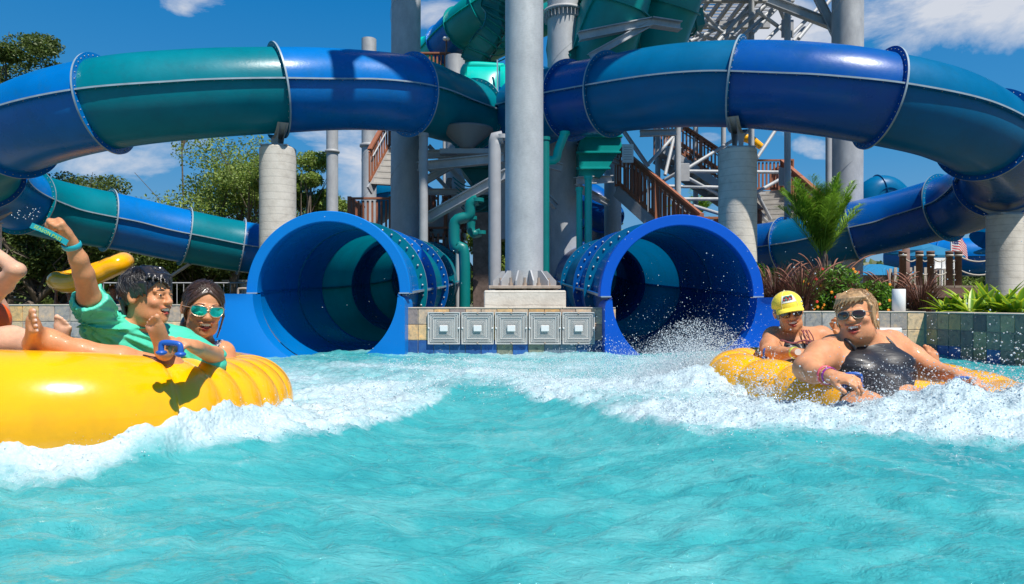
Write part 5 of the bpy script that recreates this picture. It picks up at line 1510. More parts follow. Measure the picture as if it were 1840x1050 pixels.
# ---- the girl behind the boy
def girl():
    root = thing('person', 'smiling girl with wet dark hair and green mirrored sunglasses behind the boy', 'person', (-1.28, 2.9, 0), 'riders of the left raft')
    hc = P(365, 556, 2.88); R = rot_from((.58, -.81, -.12), .09); s = .98
    F = Field(); g, paints, dz, w = head_field(F, hc, R, s, 1.1, .65, 0)
    neck = P(362, 613, 3.0); ch = P(362, 665, 3.0)
    F.chain([g(0, -.02, -.06), neck], [.046, .046], .025)
    F.cap(P(322, 648, 3.02), P(392, 640, 2.98), .055, .055, .05)
    F.cap(ch, P(345, 740, 3.0), .10, .09, .05); F.cap(P(345, 730, 3.0), P(330, 770, 2.95), .09, .12, .05)
    F.ell(P(345, 675, 2.93), (.05, .05, .055), None, .03); F.ell(P(385, 672, 2.92), (.05, .05, .055), None, .03)
    sh = P(400, 634, 2.95); F.chain([sh, P(414, 690, 2.92), P(405, 745, 2.85)], [.052, .044, .036], .03)
    F.chain([P(405, 745, 2.85), P(380, 720, 2.7)], [.034, .024], .015); hand_field(F, P(380, 720, 2.7), (-.5, -.8, .1), (0, 0, -1), 1, (.4, .5, .4), .9)
    s2 = P(318, 648, 3.05); F.chain([s2, P(300, 700, 3.05), P(295, 750, 2.95)], [.052, .042, .036], .03); F.chain([P(295, 750, 2.95), P(280, 740, 2.75)], [.034, .024], .015)
    hand_field(F, P(280, 740, 2.75), (-.3, -.9, .1), (0, 0, -1), -1, (.4, .5, .4), .9)
    F.chain([P(325, 770, 2.95), P(250, 760, 2.7), P(200, 790, 2.5)], [.09, .06, .045], .03); F.chain([P(345, 770, 2.95), P(300, 790, 2.65), P(240, 800, 2.45)], [.09, .06, .045], .03)
    a_, tp = foot_field(F, P(196, 790, 2.48), (-.8, -.3, .5), (.3, -.1, .9), 1, .85)
    a_, tp = foot_field(F, P(236, 800, 2.43), (-.8, -.3, .5), (.3, -.1, .9), -1, .85)
    skin_mesh(F, root, TAN2, .0045, paints)
    teeth(root, g, dz, w, s, R); eyes(root, g, s, R); brows(root, g, s, M['hair_brown'], .004)
    reg = lambda q: np.minimum((q[:, 2] - (.030 + .95 * (q[:, 1] - .055) + 4.0 * q[:, 0]**2 * 0) - .035 + .6 * np.abs(q[:, 0])), q[:, 2] + .075)
    def ex(F2):
        F2.ell(g(.045, -.075, -.085), np.array([.025, .03, .045]) * s, R, .02)
        F2.ell(g(-.03, -.085, -.07), np.array([.03, .03, .04]) * s, R, .02)
        F2.chain([g(-.066, .04, .03), g(-.078, .035, -.02), g(-.074, .02, -.075), g(-.07, .0, -.12)], [.008 * s, .005, .004, .003], .004)
        F2.chain([g(-.06, .055, .02), g(-.072, .05, -.03), g(-.068, .04, -.085)], [.004, .003, .002], .003)
        F2.chain([g(.066, .04, .03), g(.078, .025, -.02)], [.007, .004], .004)
    hair_mesh(root, hc, R, s, reg, .008, M['hair_brown'], extra=ex, crown=(0, .05, .115), groove=.0022, freq=34)
    strands(root, hc, R, s, reg, .0085, M['hair_brown'], 200, crown=(0, .05, .115), sweep=.1)
    sunglasses(root, g, s, R, lens_mir, gold, 'cat', .031, .022)
    # beaded choker
    m = MB(); cc = P(362, 606, 2.985)
    for i in range(34):
        a = 2 * np.pi * i / 34; m.ball(cc + np.array([.052 * math.cos(a), .052 * math.sin(a) - .003, -.018 - .012 * math.sin(a) * -1]), .0034, 6, 4, i % 2)
    m.build('choker', [mat('dark_bead', (.05, .015, .02), .3), mat('pink_bead', (.5, .2, .22), .3)], root)
    # patterned strap and top
    sm = D.materials.new('patterned_strap'); sm.use_nodes = True; nt = NT(sm); tc = nt.n('ShaderNodeTexCoord').outputs['Object']
    vo = nt.n('ShaderNodeTexVoronoi', {'Vector': tc, 'Scale': 75.}, feature='DISTANCE_TO_EDGE').outputs[0]
    nt.L.new(ramp(nt, vo, [(.10, (.04, .05, .12)), (.18, (.75, .74, .78))]), nt.N['Principled BSDF'].inputs['Base Color'])
    m = MB(); pts = spline([P(398, 612, 2.96), P(386, 622, 2.89), P(382, 640, 2.865), P(376, 662, 2.85)], 6)
    for i in range(len(pts) - 1):
        m.beam(pts[i], pts[i + 1], .026, .006)
    m.build('swimsuit_strap', [sm], root)
    H = Field(); H.ell(P(345, 677, 2.925), (.054, .054, .058), None, .03); H.ell(P(385, 674, 2.915), (.054, .054, .058), None, .03); H.cap(P(365, 700, 3.0), P(345, 765, 3.0), .105, .12, .04)
    cloth_mesh(H, root, sm, .007, 'swimsuit', lambda p, d: np.maximum(d, p[:, 2] - P(0, 652, 2.95)[2]))
    return root
girl()

# ---- left rider, mostly beyond the left edge: pale bent arm, orange vest, foot with the sole showing
def vest_rider():
    root = thing('person', 'rider in an orange life vest at the left edge, one arm bent behind the head', 'person', (-2.2, 2.5, 0), 'riders of the left raft')
    hc = P(-42, 500, 2.48); R = rot_from((.55, -.8, .05), -.1); F = Field()
    g, paints, dz, w = head_field(F, hc, R, .98, .8, .3, 0)
    sh = P(-22, 532, 2.42); el = P(31, 486, 2.30); wr = P(-30, 440, 2.38)
    F.chain([g(0, -.02, -.06), P(-48, 560, 2.55)], [.048, .05], .025)
    F.chain([sh, (sh + el) / 2, el], [.044, .034, .025], .03); F.chain([el, wr], [.024, .020], .012)
    hand_field(F, wr, (-.9, .2, .1), (0, .6, -.7), 1, (.5, .6, .4), .9)
    F.cap(P(-80, 585, 2.6), P(-20, 565, 2.5), .07, .065, .05); F.cap(P(-55, 600, 2.58), P(-70, 700, 2.65), .115, .11, .05); F.cap(P(-70, 690, 2.65), P(-75, 735, 2.65), .11, .12, .05)
    s2 = P(-100, 580, 2.6); F.chain([s2, P(-130, 640, 2.5), P(-110, 690, 2.3)], [.05, .04, .03], .03); hand_field(F, P(-110, 690, 2.3), (.3, -.8, 0), (0, 0, -1), 1, (.8, .8, .5), .9)
    F.chain([P(-70, 720, 2.62), P(-60, 618, 2.35), P(20, 614, 2.30), P(75, 622, 2.27), P(103, 628, 2.27)], [.09, .062, .050, .040, .030], .03)
    a1, tp = foot_field(F, P(112, 634, 2.27), P(113, 590, 2.25) - P(112, 634, 2.27), (-.05, .98, .1), 1, .66, toe_bend=-.1)
    F.chain([P(-60, 730, 2.6), P(-10, 700, 2.6), P(60, 720, 2.6)], [.09, .06, .04], .03); foot_field(F, P(66, 722, 2.58), (.6, -.3, .6), (-.6, 0, .7), -1, .9)
    skin_mesh(F, root, FAIR, .0048, paints + toes_paint(tp) + [(P(112, 615, 2.25), .05, (.66, .33, .22), .6)])
    teeth(root, g, dz, w, .98, R); eyes(root, g, .98, R)
    hair_mesh(root, hc, R, .98, lambda q: q[:, 2] - .03 - .7 * (q[:, 1] - .03), .012, M['hair_brown'])
    V_ = Field(); V_.cap(P(-68, 595, 2.56), P(-75, 680, 2.62), .140, .14, .04); V_.cap(P(-90, 580, 2.58), P(-26, 576, 2.46), .09, .078, .05)
    cloth_mesh(V_, root, mat('orange_life_vest', (.85, .12, .01), .5, bump=.4, bscale=30), .007, 'life_vest', lambda p, d: np.maximum(d, .075 - np.linalg.norm(p - P(-48, 555, 2.53), axis=1)))
    m = MB(); c = P(-62, 600, 2.58)
    for z in (.0,): m.lathe(c, [(.160, -.016), (.163, -.012), (.163, .012), (.160, .016)], 40, (0.05, 0, 1))
    m.build('reflective_band', [mat('silver_tape', (.5, .5, .52), .3, .5)], root)
    return root
vest_rider()

# ---- woman in the yellow cap
def cap_woman():
    P0 = globals()['P']
    P = lambda a, b, c: P0(a, b - (7 if b > 598 else 0), c)
    root = thing('person', 'laughing woman in a bright yellow cap, dark sunglasses and black swimsuit', 'person', (1.6, 4.1, 0), 'riders of the right raft')
    Y = 4.1; hc = P(1417, 561, Y); R = rot_from((-.20, -.97, -.09), -.20); s = 1.0
    sl_ = P(1390, 614, 4.15); sr = P(1478, 612, 4.25); F = Field()
    F.cap(sl_ + (.02, .02, 0), sr + (-.02, 0, 0), .062, .062, .06)
    F.cap(P(1434, 640, 4.2), P(1440, 720, 4.15), .13, .12, .06)
    F.ell(P(1416, 640, 4.07), (.065, .06, .065), None, .03); F.ell(P(1455, 638, 4.10), (.065, .06, .065), None, .03)
    H = Field(); H.ops = list(F.ops)
    g, paints, dz, w = head_field(F, hc, R, s, 1.2, .55, 0)
    F.chain([g(0, -.02, -.06), P(1430, 606, 4.2)], [.050, .052], .03)
    sl_ = P(1390, 614, 4.15); sr = P(1478, 612, 4.25)
    F.chain([P(1440, 710, 4.1), P(1500, 700, 3.7), P(1620, 690, 3.5), P(1672, 675, 3.45)], [.11, .075, .055, .035], .04)
    el = P(1381, 640, 3.98); wr = P(1432, 641, 3.72)
    F.chain([sl_, P(1384, 628, 4.05), el], [.062, .056, .044], .04); F.chain([el, P(1405, 643, 3.85), wr], [.043, .038, .027], .02)
    hand_field(F, wr, (.9, -.4, 0), (0, .3, -1), 1, (.5, .6, .4), .95)
    el2 = P(1530, 640, 4.15); wr2 = P(1512, 598, 4.05)
    F.chain([sr, P(1508, 628, 4.2), el2], [.058, .052, .042], .04); F.chain([el2, wr2], [.040, .026], .02)
    tips = hand_field(F, wr2, P(1490, 568, 4.02) - wr2, (.3, -.9, .1), -1, (.55, .8, .6), .95, .25, (.6, .7, .3))
    a1, tp = foot_field(F, P(1682, 684, 3.4), P(1676, 655, 3.4) - P(1682, 684, 3.4), (-.3, .9, .2), 1, .85)
    skin_mesh(F, root, TAN2, .0052, paints + [(t + v * .003, .0075, (.25, .6, .75), .4) for t, v in tips[:4]] + toes_paint(tp))
    teeth(root, g, dz, w, s, R); eyes(root, g, s, R); sunglasses(root, g, s, R, lens_dark, mat('dark_frame', (.04, .02, .015), .3), 'wide', .027, .020)
    hair_mesh(root, hc, R, s, lambda q: np.minimum(q[:, 2] + .035 - .3 * q[:, 1], .045 - q[:, 1]), .007, M['hair_brown'], res=.004)
    # cap: dome, front panel badge, bill, button
    cm = mat('yellow_cap_cloth', (.86, .66, .06), .8, bump=.3, bscale=60); cm2 = mat('faded_cream_cap_cloth', (.72, .66, .42), .8)
    m = MB(); n = 36; th = np.linspace(0, np.pi / 2 * 1.04, 12); ph = np.linspace(0, 2 * np.pi, n, endpoint=False)
    G_ = np.stack([np.array([g(.088 * math.sin(t) * math.sin(p), -.012 + .106 * math.sin(t) * math.cos(p), .040 + .086 * math.cos(t)) for p in ph]) for t in th])
    m.grid(G_, 0, True, closed_v=True); m.build('cap_crown', [cm], root)
    m = MB()
    for k in range(6):
        p = k * np.pi / 3 + .52; m.tube([g(.089 * math.sin(t) * math.sin(p), -.012 + .107 * math.sin(t) * math.cos(p), .0405 + .087 * math.cos(t)) for t in th], .0011, 5)
    m.ball(g(0, -.012, .128), .006, 8, 6); m.build('cap_piping', [cm2], root)
    m = MB(); a = np.linspace(-1.05, 1.05, 22)
    rows = []
    for r in np.linspace(0, 1, 6):
        rows.append([g((.086 + .004 * r) * math.sin(t), -.012 + .104 * math.cos(t) + r * .062 * math.cos(t * 1.25) ** .8 if abs(t) < 1.2 else -.012 + .104 * math.cos(t), .036 - .014 * r - .020 * r * (abs(math.sin(t)) ** 2)) for t in a])
    G_ = np.array(rows); m.grid(G_, 0, True); m.grid((G_ - R[:, 2] * .004)[:, ::-1], 0, True); m.build('cap_bill', [cm], root)
    # front badge: cream patch with coloured round emblem marks and lettering
    def onc(u, v, d=.0015): # u angle, v polar
        return g((.088 + d) * math.sin(v) * math.sin(u), -.012 + (.106 + d) * math.sin(v) * math.cos(u), .040 + (.086 + d) * math.cos(v))
    m = MB(); uu = np.linspace(-.50, .50, 10); vv = np.linspace(.70, 1.26, 6)
    m.grid(np.array([[onc(u, v) for u in uu] for v in vv]), 0, True); pm = MB(); 
    m.build('cap_badge', [mat('cream_badge', (.72, .70, .60), .7)], root)
    m = MB(); c_ = [(-.24, 0), (-.10, 1), (.04, 0), (.18, 1), (.30, 0)]
    for u0, ci in c_:
        for k in range(3): m.ball(onc(u0 + .03 * k - .05, .94 + .10 * (k - 1), .003), .0068, 8, 5, (ci + k) % 3)
    m.build('badge_emblem', [mat('badge_teal', (.02, .30, .22), .6), mat('badge_black', (.03, .03, .03), .6), mat('badge_red', (.5, .05, .06), .6)], root)
    # watch
    bracelet(root, wr - nrm(wr - P(1405, 643, 3.85)) * .02, nrm(wr - P(1405, 643, 3.85)), .030, .012, mat('lime_watch_band', (.62, .66, .10), .5), 'wristwatch')
    m = MB(); m.cyl(P(1434, 640, 3.70), P(1434, 640, 3.68), .017, n=20); m.build('watch_face', [M['white']], root)
    # swimsuit with lace edge and straps
    cl = P(1416, 628, 4.07)
    cloth_mesh(H, root, black_m, .006, 'swimsuit', lambda p, d: np.maximum(d - .006, p[:, 2] - (P(0, 622, 4.07)[2] + .010 * np.cos((p[:, 0] - cl[0]) * 40) - 1.2 * np.clip(P(1404, 0, 4.07)[0] - p[:, 0], 0, 1) - .8 * np.clip(p[:, 0] - P(1466, 0, 4.1)[0], 0, 1))))
    lm = mat('pink_black_lace', (.20, .05, .06), .7, var=.6, vscale=60)
    m = MB()
    for i in range(26):
        u = i / 25; m.ball(P(1403 + 62 * u, 621.5 - 2.5 * math.cos(u * 9), 4.005 + .03 * u), (.006, .004, .006), 6, 4)
    for x0, x1 in ((1452, 1444),):
        for q in range(5):
            a = P(1448 + q * 3.5, 626, 4.05 + .004 * q); b = P(1440 + q * 3.2, 600, 4.11)
            m.tube(spline([a, (a + b) / 2 + (.006 * (-1) ** q, -.012, .0), b], 5), .0034, 5)
    m.build('lace_trim', [lm], root)
    return root
cap_woman()

# ---- blonde woman in front
def blonde():
    root = thing('person', 'laughing blonde woman in dark glasses and a black swimsuit leaning back in the right raft', 'person', (1.75, 3.3, 0), 'riders of the right raft')
    hc = P(1539, 568, 3.22); R = rot_from((-.66, -.75, .04), -.13); s = .99
    sl_ = P(1498, 632, 3.24); sr = P(1604, 622, 3.36); F = Field()
    F.cap(sl_ + (.03, .04, 0), sr + (-.02, 0, 0), .075, .072, .07)
    F.cap(P(1565, 655, 3.3), P(1585, 735, 3.1), .155, .160, .08, flat=(np.array([0, 1, 0]), 1.35)); F.cap(P(1585, 730, 3.1), P(1585, 770, 3.0), .17, .17, .06)
    F.ell(P(1536, 660, 3.16), (.092, .070, .068), None, .06); F.ell(P(1606, 658, 3.20), (.092, .070, .068), None, .06)
    H = Field(); H.ops = list(F.ops)
    g, paints, dz, w = head_field(F, hc, R, s, 1.25, .95, .8)
    F.ell(g(0, .02, -.098), np.array([.052, .052, .03]) * s, R, .03)
    F.chain([g(0, -.015, -.06), P(1556, 618, 3.3)], [.062, .068], .035)
    sl_ = P(1498, 632, 3.24); sr = P(1604, 622, 3.36)
    el = P(1450, 662, 3.06); wr = P(1492, 676, 2.84)
    F.chain([sl_, P(1476, 640, 3.16), el], [.072, .072, .056], .05); F.chain([el, P(1462, 670, 2.95), wr], [.054, .045, .030], .03)
    t1 = hand_field(F, wr, P(1528, 682, 2.78) - wr, (.2, .3, -.9), -1, (.5, .8, .6), 1.0, .1, (.5, .7, .3))
    el2 = P(1682, 668, 3.22); wr2 = P(1722, 676, 3.02)
    F.chain([sr, P(1640, 640, 3.32), el2], [.066, .053, .042], .05); F.chain([el2, wr2], [.046, .030], .02)
    t2 = hand_field(F, wr2, P(1752, 684, 2.95) - wr2, (-.3, .3, -.9), 1, (.6, .9, .7), 1.0, .1, (.4, .8, .3))
    F.chain([P(1560, 760, 3.0), P(1580, 775, 2.78), P(1600, 850, 2.5)], [.13, .085, .06], .05)
    F.chain([P(1610, 755, 3.0), P(1700, 728, 2.85), P(1735, 740, 2.75)], [.12, .085, .07], .05)
    skin_mesh(F, root, RED, .0046, paints + [(g(.05, .05, -.03), .035, (.62, .25, .14), .9), (g(-.05, .05, -.03), .035, (.62, .25, .14), .9)])
    teeth(root, g, dz, w, s, R); eyes(root, g, s, R); sunglasses(root, g, s, R, lens_dark, pewter, 'wide', .027, .019)
    reg = lambda q: np.minimum(np.maximum(q[:, 2] - (.056 + .55 * (q[:, 1] - .06)) - .004 * np.sin(q[:, 0] * 90) + .35 * q[:, 0], np.minimum(.035 - q[:, 1], np.abs(q[:, 0]) - .0)), q[:, 2] + .100 + .3 * q[:, 1])
    def ex(F2):
        for i in range(15):
            u = (i - 7) / 7.5; F2.cap(g(u * .05 + .01, .045, .104), g(u * .064, .084 - abs(u) * .028, .080), .010 * s, .009 * s, .003); F2.cap(g(u * .064, .084 - abs(u) * .028, .080), g(u * .072 + .018, .095 - u * u * .048, .060 - .010 * math.sin(i * 3) - .030 * max(0, u)), .009 * s, .0025 * s, .003)
        for sx in (-1, 1):
            for j in range(7): F2.cap(g(sx * .074, .03 - j * .014, .04), g(sx * .077, .022 - j * .015, -.045 - .012 * (j % 3)), .011 * s, .004 * s, .004)
    hair_mesh(root, hc, R, s, reg, .010, M['hair_blond'], extra=ex)
    strands(root, hc, R, s, reg, .0118, M['hair_blond'], 480, sweep=.35)
    def post(p, d):
        d = d - .007 + .007 * (vnoise(p[:, 2] * 55 + 9 + p[:, 0] * 8, p[:, 0] * 7 + 30) - .5)
        x_ = p[:, 0]; xr_ = P(1604, 0, 3.2)[0]; xl_ = P(1520, 0, 3.15)[0]
        top = P(0, 617, 3.2)[2] - np.clip(x_ - xr_, 0, 1) * .75 - np.clip(xl_ - x_, 0, 1) * 1.3
        return np.maximum(d, p[:, 2] - top)
    cloth_mesh(H, root, black_m, .0055, 'swimsuit', post)
    m = MB()
    for pts in ([P(1611, 628, 3.215), P(1601, 616, 3.225), P(1587, 604, 3.26), P(1577, 598, 3.33)], [P(1536, 628, 3.155), P(1528, 618, 3.155), P(1520, 611, 3.18), P(1515, 607, 3.25)]):
        m.tube(spline(pts, 6), .0085, 8)
    m.build('swimsuit_strap', [black_m], root)
    ax = nrm(wr - P(1462, 670, 2.95)); bracelet(root, wr - ax * .03, ax, .038, .006, mat('coral_band', (.85, .12, .16), .4)); bracelet(root, wr - ax * .005, ax, .034, .0055, mat('purple_band', (.30, .02, .28), .4))
    m = MB(); m.ball(g(.088, -.006, -.028), .0055, 8, 6); m.ball(g(-.088, -.006, -.028), .0055, 8, 6); m.build('earring', [M['white']], root)
    return root
blonde()

# ---- two far walkers carrying a raft
def far_person(label, x, Y, zf, H, shirt, skin, arms, hairm):
    root = thing('person', label, 'person', (x, Y, zf), 'walkers carrying the yellow raft'); s = H / 1.75
    F = Field(); hc = np.array([x, Y, zf + 1.62 * s]); R = rot_from((.5, -.8, -.1)); g, pa, dz, w = head_field(F, hc, R, 1.0, .5, .2, 0)
    z = lambda v: zf + v * s
    F.cap((x, Y, z(1.38)), (x, Y, z(1.55)), .05, .05, .03); F.cap((x - .15 * s, Y, z(1.36)), (x + .15 * s, Y, z(1.36)), .06, .06, .05); F.cap((x, Y, z(1.28)), (x, Y, z(.95)), .13 * s, .13 * s, .06)
    for sx in (-1, 1):
        F.chain([(x + sx * .09 * s, Y, z(.92)), (x + sx * .1 * s, Y - .02, z(.5)), (x + sx * .1 * s, Y, z(.09))], [.085 * s, .058 * s, .038 * s], .03)
        foot_field(F, (x + sx * .1 * s, Y + .03, z(.03)), (0, -1, 0), (0, 0, 1), -sx, s)
        el = np.array([x + sx * .34 * s, Y - .05, z(1.42)]); wr = np.array([x + sx * .30 * s, Y - .08, z(1.70)])
        F.chain([(x + sx * .17 * s, Y, z(1.36)), el, wr], [.05 * s, .04 * s, .028 * s], .02); hand_field(F, wr, (0, 0, 1), (0, -1, .0), sx, (.3, .3, .2), s)
    skin_mesh(F, root, skin, .010, pa)
    hair_mesh(root, hc, R, 1.0, lambda q: q[:, 2] - .02 - .8 * (q[:, 1] - .03), .012, hairm, res=.006)
    H_ = Field(); H_.cap((x - .14 * s, Y, z(1.34)), (x + .14 * s, Y, z(1.34)), .065, .065, .05); H_.cap((x, Y, z(1.28)), (x, Y, z(.88)), .145 * s, .15 * s, .06)
    cloth_mesh(H_, root, shirt, .012, 'swimsuit', None)
    return root
sm = D.materials.new('striped_swimwear'); sm.use_nodes = True; nt = NT(sm); tc = nt.n('ShaderNodeTexCoord').outputs['Object']
wv = nt.n('ShaderNodeTexWave', {'Vector': tc, 'Scale': 11., 'Distortion': 1.2}, bands_direction='X').outputs[1]
nt.L.new(ramp(nt, wv, [(.2, (.03, .04, .15)), (.4, (.7, .65, .6)), (.6, (.6, .2, .1)), (.8, (.05, .2, .4))]), nt.N['Principled BSDF'].inputs['Base Color'])
YF = 13.6
far_person('bather in striped swimwear holding up the far yellow raft', P(128, 0, YF)[0], YF, -.66, 1.42, sm, (.20, .09, .05), 1, M['hair_black'])
far_person('dark haired bather helping to carry the far yellow raft, behind the boy', P(188, 0, YF)[0], YF + .3, -.66, 1.52, mat('navy_swimwear', (.02, .03, .08), .5), (.28, .14, .08), 1, M['hair_black'])
# ------------------------------------------------------------------ rafts
def raft(name, label, ctrl, r0, lobes, floor_z, handles, group=None, ridge=True):
    """ctrl: closed centre line; lobes: list of (u0,u1,count,depth) over path fraction"""
    c = np.asarray(ctrl, float)
    p = np.concatenate([c[-2:], c, c[:3]]); path = spline(p, 40); seg = 40
    path = path[seg * 2: seg * 2 + seg * len(c)]
    d = np.linalg.norm(np.roll(path, -1, 0) - path, axis=1); cum = np.concatenate([[0], np.cumsum(d)]); L = cum[-1]
    n = int(L / .012); q = np.linspace(0, L, n, endpoint=False); pc = np.vstack([path, path[:1]])
    path = np.stack([np.interp(q, cum, pc[:, k]) for k in range(3)], 1); u = q / L
    rr = np.full(n, r0)
    for a, b, cnt, dep in lobes:
        t = (u - a) / (b - a); ok = (t >= 0) & (t <= 1)
        rr = np.where(ok, r0 * (1 - dep + dep * np.abs(np.sin(np.pi * t * cnt)) ** .45), rr)
    root = thing(name, label, 'inflatable raft', (*path.mean(0)[:2], 0), group)
    T = np.roll(path, -1, 0) - np.roll(path, 1, 0); T /= np.linalg.norm(T, axis=1)[:, None]
    S = np.cross(T, (0, 0, 1.)); S /= np.linalg.norm(S, axis=1)[:, None]; U = np.cross(S, T)
    a = np.linspace(0, 2 * np.pi, 56, endpoint=False)
    G = path[:, None] + rr[:, None, None] * (np.cos(a)[None, :, None] * S[:, None] * 1.02 + np.sin(a)[None, :, None] * U[:, None])
    m = MB(); m.grid(G, 0, True, closed_u=True, closed_v=True); m.build('tube_ring', [M['yellow']], root)
    if ridge:
        m = MB()
        for an in (-.98, math.pi + .98):
            m.tube(path + (rr[:, None] - .0005) * (math.cos(an) * S * 1.02 + math.sin(an) * U), .0022, 6, closed=True)
        m.build('welded_seam', [M['yellow']], root)
    m = MB(); cen = path.mean(0); k = 7
    m.grid(np.stack([cen + (path - cen) * (1 - f) * np.array([1, 1, 0]) + np.array([0, 0, 0]) + (path[:, 2:] * 0 + floor_z - cen[2]) * np.array([0, 0, 1]) for f in np.linspace(0, 1, k)]), 0, True, closed_v=True)
    m.build('floor', [M['yellow']], root)
    for a0, b0, h in handles:
        a0 = np.asarray(a0, float); b0 = np.asarray(b0, float); mid = (a0 + b0) / 2; up = np.array(h, float)
        m = MB(); m.tube(spline([a0 - up * .25, a0 + up * .75, a0 * .8 + b0 * .2 + up, b0 * .8 + a0 * .2 + up, b0 + up * .75, b0 - up * .25], 6), .0082, 12)
        m.build('handle', [M['handle']], root)
        m = MB()
        for e in (a0, b0): m.ball(e, (.016, .016, .008), 14, 8)
        m.build('handle_patch', [M['handle']], root)
    return root
raft('yellow_raft', 'large glossy yellow raft filling the left foreground, carrying the boy', [
    (-2.9, 1.92, .185), (-2.1, 1.90, .185), (-1.55, 1.93, .178), (-1.30, 2.01, .165), (-1.16, 2.18, .140), (-1.12, 2.44, .110), (-1.11, 2.75, .09), (-1.22, 3.08, .08), (-1.6, 3.28, .10),
    (-2.3, 3.3, .13), (-3.0, 3.2, .15), (-3.4, 2.6, .18), (-3.3, 2.1, .185)], .192,
    [(.285, .42, 6, .13)], .02, [(P(290, 634, 1.975), P(324, 637, 1.975), (0, 0, .030))], 'yellow rafts')
raft('yellow_raft', 'yellow lobed raft carrying two laughing women at the right', [
    (1.30, 3.98, .055), (1.36, 3.70, .04), (1.52, 3.35, .03), (1.74, 3.08, .0), (2.05, 3.0, -.03), (2.28, 3.12, -.03), (2.34, 3.45, .0), (2.2, 3.95, .03), (1.85, 4.28, .05), (1.48, 4.25, .06)], .165,
    [(.0, .34, 5, .16), (.34, .62, 4, .10), (.9, 1.0, 2, .14)], -.02,
    [(P(1373, 643, 3.95), P(1396, 643, 3.95), (0, 0, .05)), (P(1515, 694, 2.82), P(1545, 694, 2.80), (0, -.01, .05)), (P(1712, 698, 2.98), P(1745, 698, 2.95), (0, -.01, .045))], 'yellow rafts')
YR = 13.4
raft('yellow_raft', 'far yellow raft held overhead by bathers behind the left wall', [
    P(104, 505, YR), P(130, 510, YR - .25), P(165, 498, YR - .3), P(190, 486, YR - .28), P(215, 474, YR - .2), P(222, 470, YR + .3), P(200, 478, YR + .8), P(160, 492, YR + .9), P(115, 504, YR + .6)], .185,
    [(.35, .75, 5, .12)], P(0, 492, YR)[2], [], 'yellow rafts', False)
# ------------------------------------------------------------------ vegetation
def leaf_mat(name, col, trans=.35, rough=.5):
    return mat(name, col, rough, attr=True, translucent=trans, var=.25, vscale=2.)
M['leaf'] = leaf_mat('broad_leaves', (.20, .29, .055)); M['leafd'] = leaf_mat('dark_evergreen_leaves', (.10, .155, .035))
M['palm'] = leaf_mat('palm_leaflets', (.17, .34, .045)); M['bark'] = mat('bark', (.13, .10, .075), .9, var=.4, vscale=6, bump=.6, bscale=20)
M['grasspurple'] = leaf_mat('purple_grass_blades', (.12, .045, .035), .3); M['plume'] = mat('purple_plume', (.27, .12, .08), .9, var=.3, vscale=20)
M['strap'] = leaf_mat('variegated_strap_leaves', (.42, .52, .04), .35, .4); M['flower'] = mat('orange_petals', (.9, .30, .01), .6)
M['redflower'] = mat('red_petals', (.75, .04, .02), .6)

def leaves(m, C, N, size, rg, col_fn=None, droop=.2, aspect=.5):
    """N folded leaf faces at points C"""
    n = rg.normal(size=(N, 3)); n[:, 2] = np.abs(n[:, 2]) + .3; n /= np.linalg.norm(n, axis=1)[:, None]
    t = np.cross(n, rg.normal(size=(N, 3))); t /= np.linalg.norm(t, axis=1)[:, None] + 1e-9; b = np.cross(n, t)
    L = (size * (.6 + .8 * rg.random(N)))[:, None]
    V = np.stack([C - t * L * .5, C + b * L * aspect * .5 + n * L * .08, C + t * L * .5 - n * L * droop * .3, C - b * L * aspect * .5 + n * L * .08], 1).reshape(-1, 3)
    F = np.arange(4 * N).reshape(-1, 4)
    k = (.65 + .7 * rg.random(N))
    c = np.stack([k * (1 + .25 * (rg.random(N) - .3)), k, k * (.7 + .5 * rg.random(N))], 1)
    m.add(V, F, 0, False, np.repeat(c, 4, 0))

def tree(label, px, Y, ztop, rad, seed, n_clump=34, per=260, leaf=.16, mt='leaf', trunk_r=.22, sparse=.0, zlow=.35, cat='tree', name='tree', x=None, squash=1.0, group=None, lean=0.):
    rg = np.random.default_rng(seed); x = P(px, 0, Y)[0] if x is None else x
    base = np.array([x, Y, GZ]); H = ztop - GZ; root = thing(name, label, cat, base, group)
    fork = base + np.array([rg.normal() * .2 + lean, rg.normal() * .2, H * zlow * .8])
    tm = MB(); tm.tube(spline([base, base + (fork - base) * .5 + rg.normal(size=3) * .08, fork], 5), np.linspace(trunk_r, trunk_r * .6, 11), 10)
    leaf *= .72; per = int(per * 2.6); lm = MB(); C0 = base + np.array([lean, 0, H * (zlow + (1 - zlow) * .5)])
    for i in range(n_clump):
        v = rg.normal(size=3); v /= np.linalg.norm(v); r = rg.random() ** .45
        c = C0 + v * r * np.array([rad, rad, H * (1 - zlow) * .5 * squash]); cr = rad * (.20 + .20 * rg.random())
        if i < 14:
            mid = fork + (c - fork) * .5 + rg.normal(size=3) * rad * .08 - np.array([0, 0, rad * .06])
            tm.tube(spline([fork - (0, 0, .3), mid, c], 4), np.linspace(trunk_r * .45, .02, 9), 6)
            for k in range(3):
                tm.tube([mid, mid + rg.normal(size=3) * rad * .15, c + rg.normal(size=3) * cr * .8], [.035, .025, .01], 5)
        nn = int(per * (.6 + .8 * rg.random()))
        p = rg.normal(size=(nn, 3)); p /= np.linalg.norm(p, axis=1)[:, None]
        q = c + p * (rg.random((nn, 1)) ** .4) * cr * np.array([1.15, 1.15, .72])
        leaves(lm, q, nn, leaf, rg)
    tm.build('trunk', [M['bark']], root); lm.build('crown', [M[mt]], root)
    return root
TG = 'trees behind the slides'
tree('tall dark evergreen whose crown rises above the tube at the top left corner', 5, 30, P(0, 42, 30)[2], 2.7, 1, 46, 420, .20, 'leafd', .4, zlow=.45, group=TG)
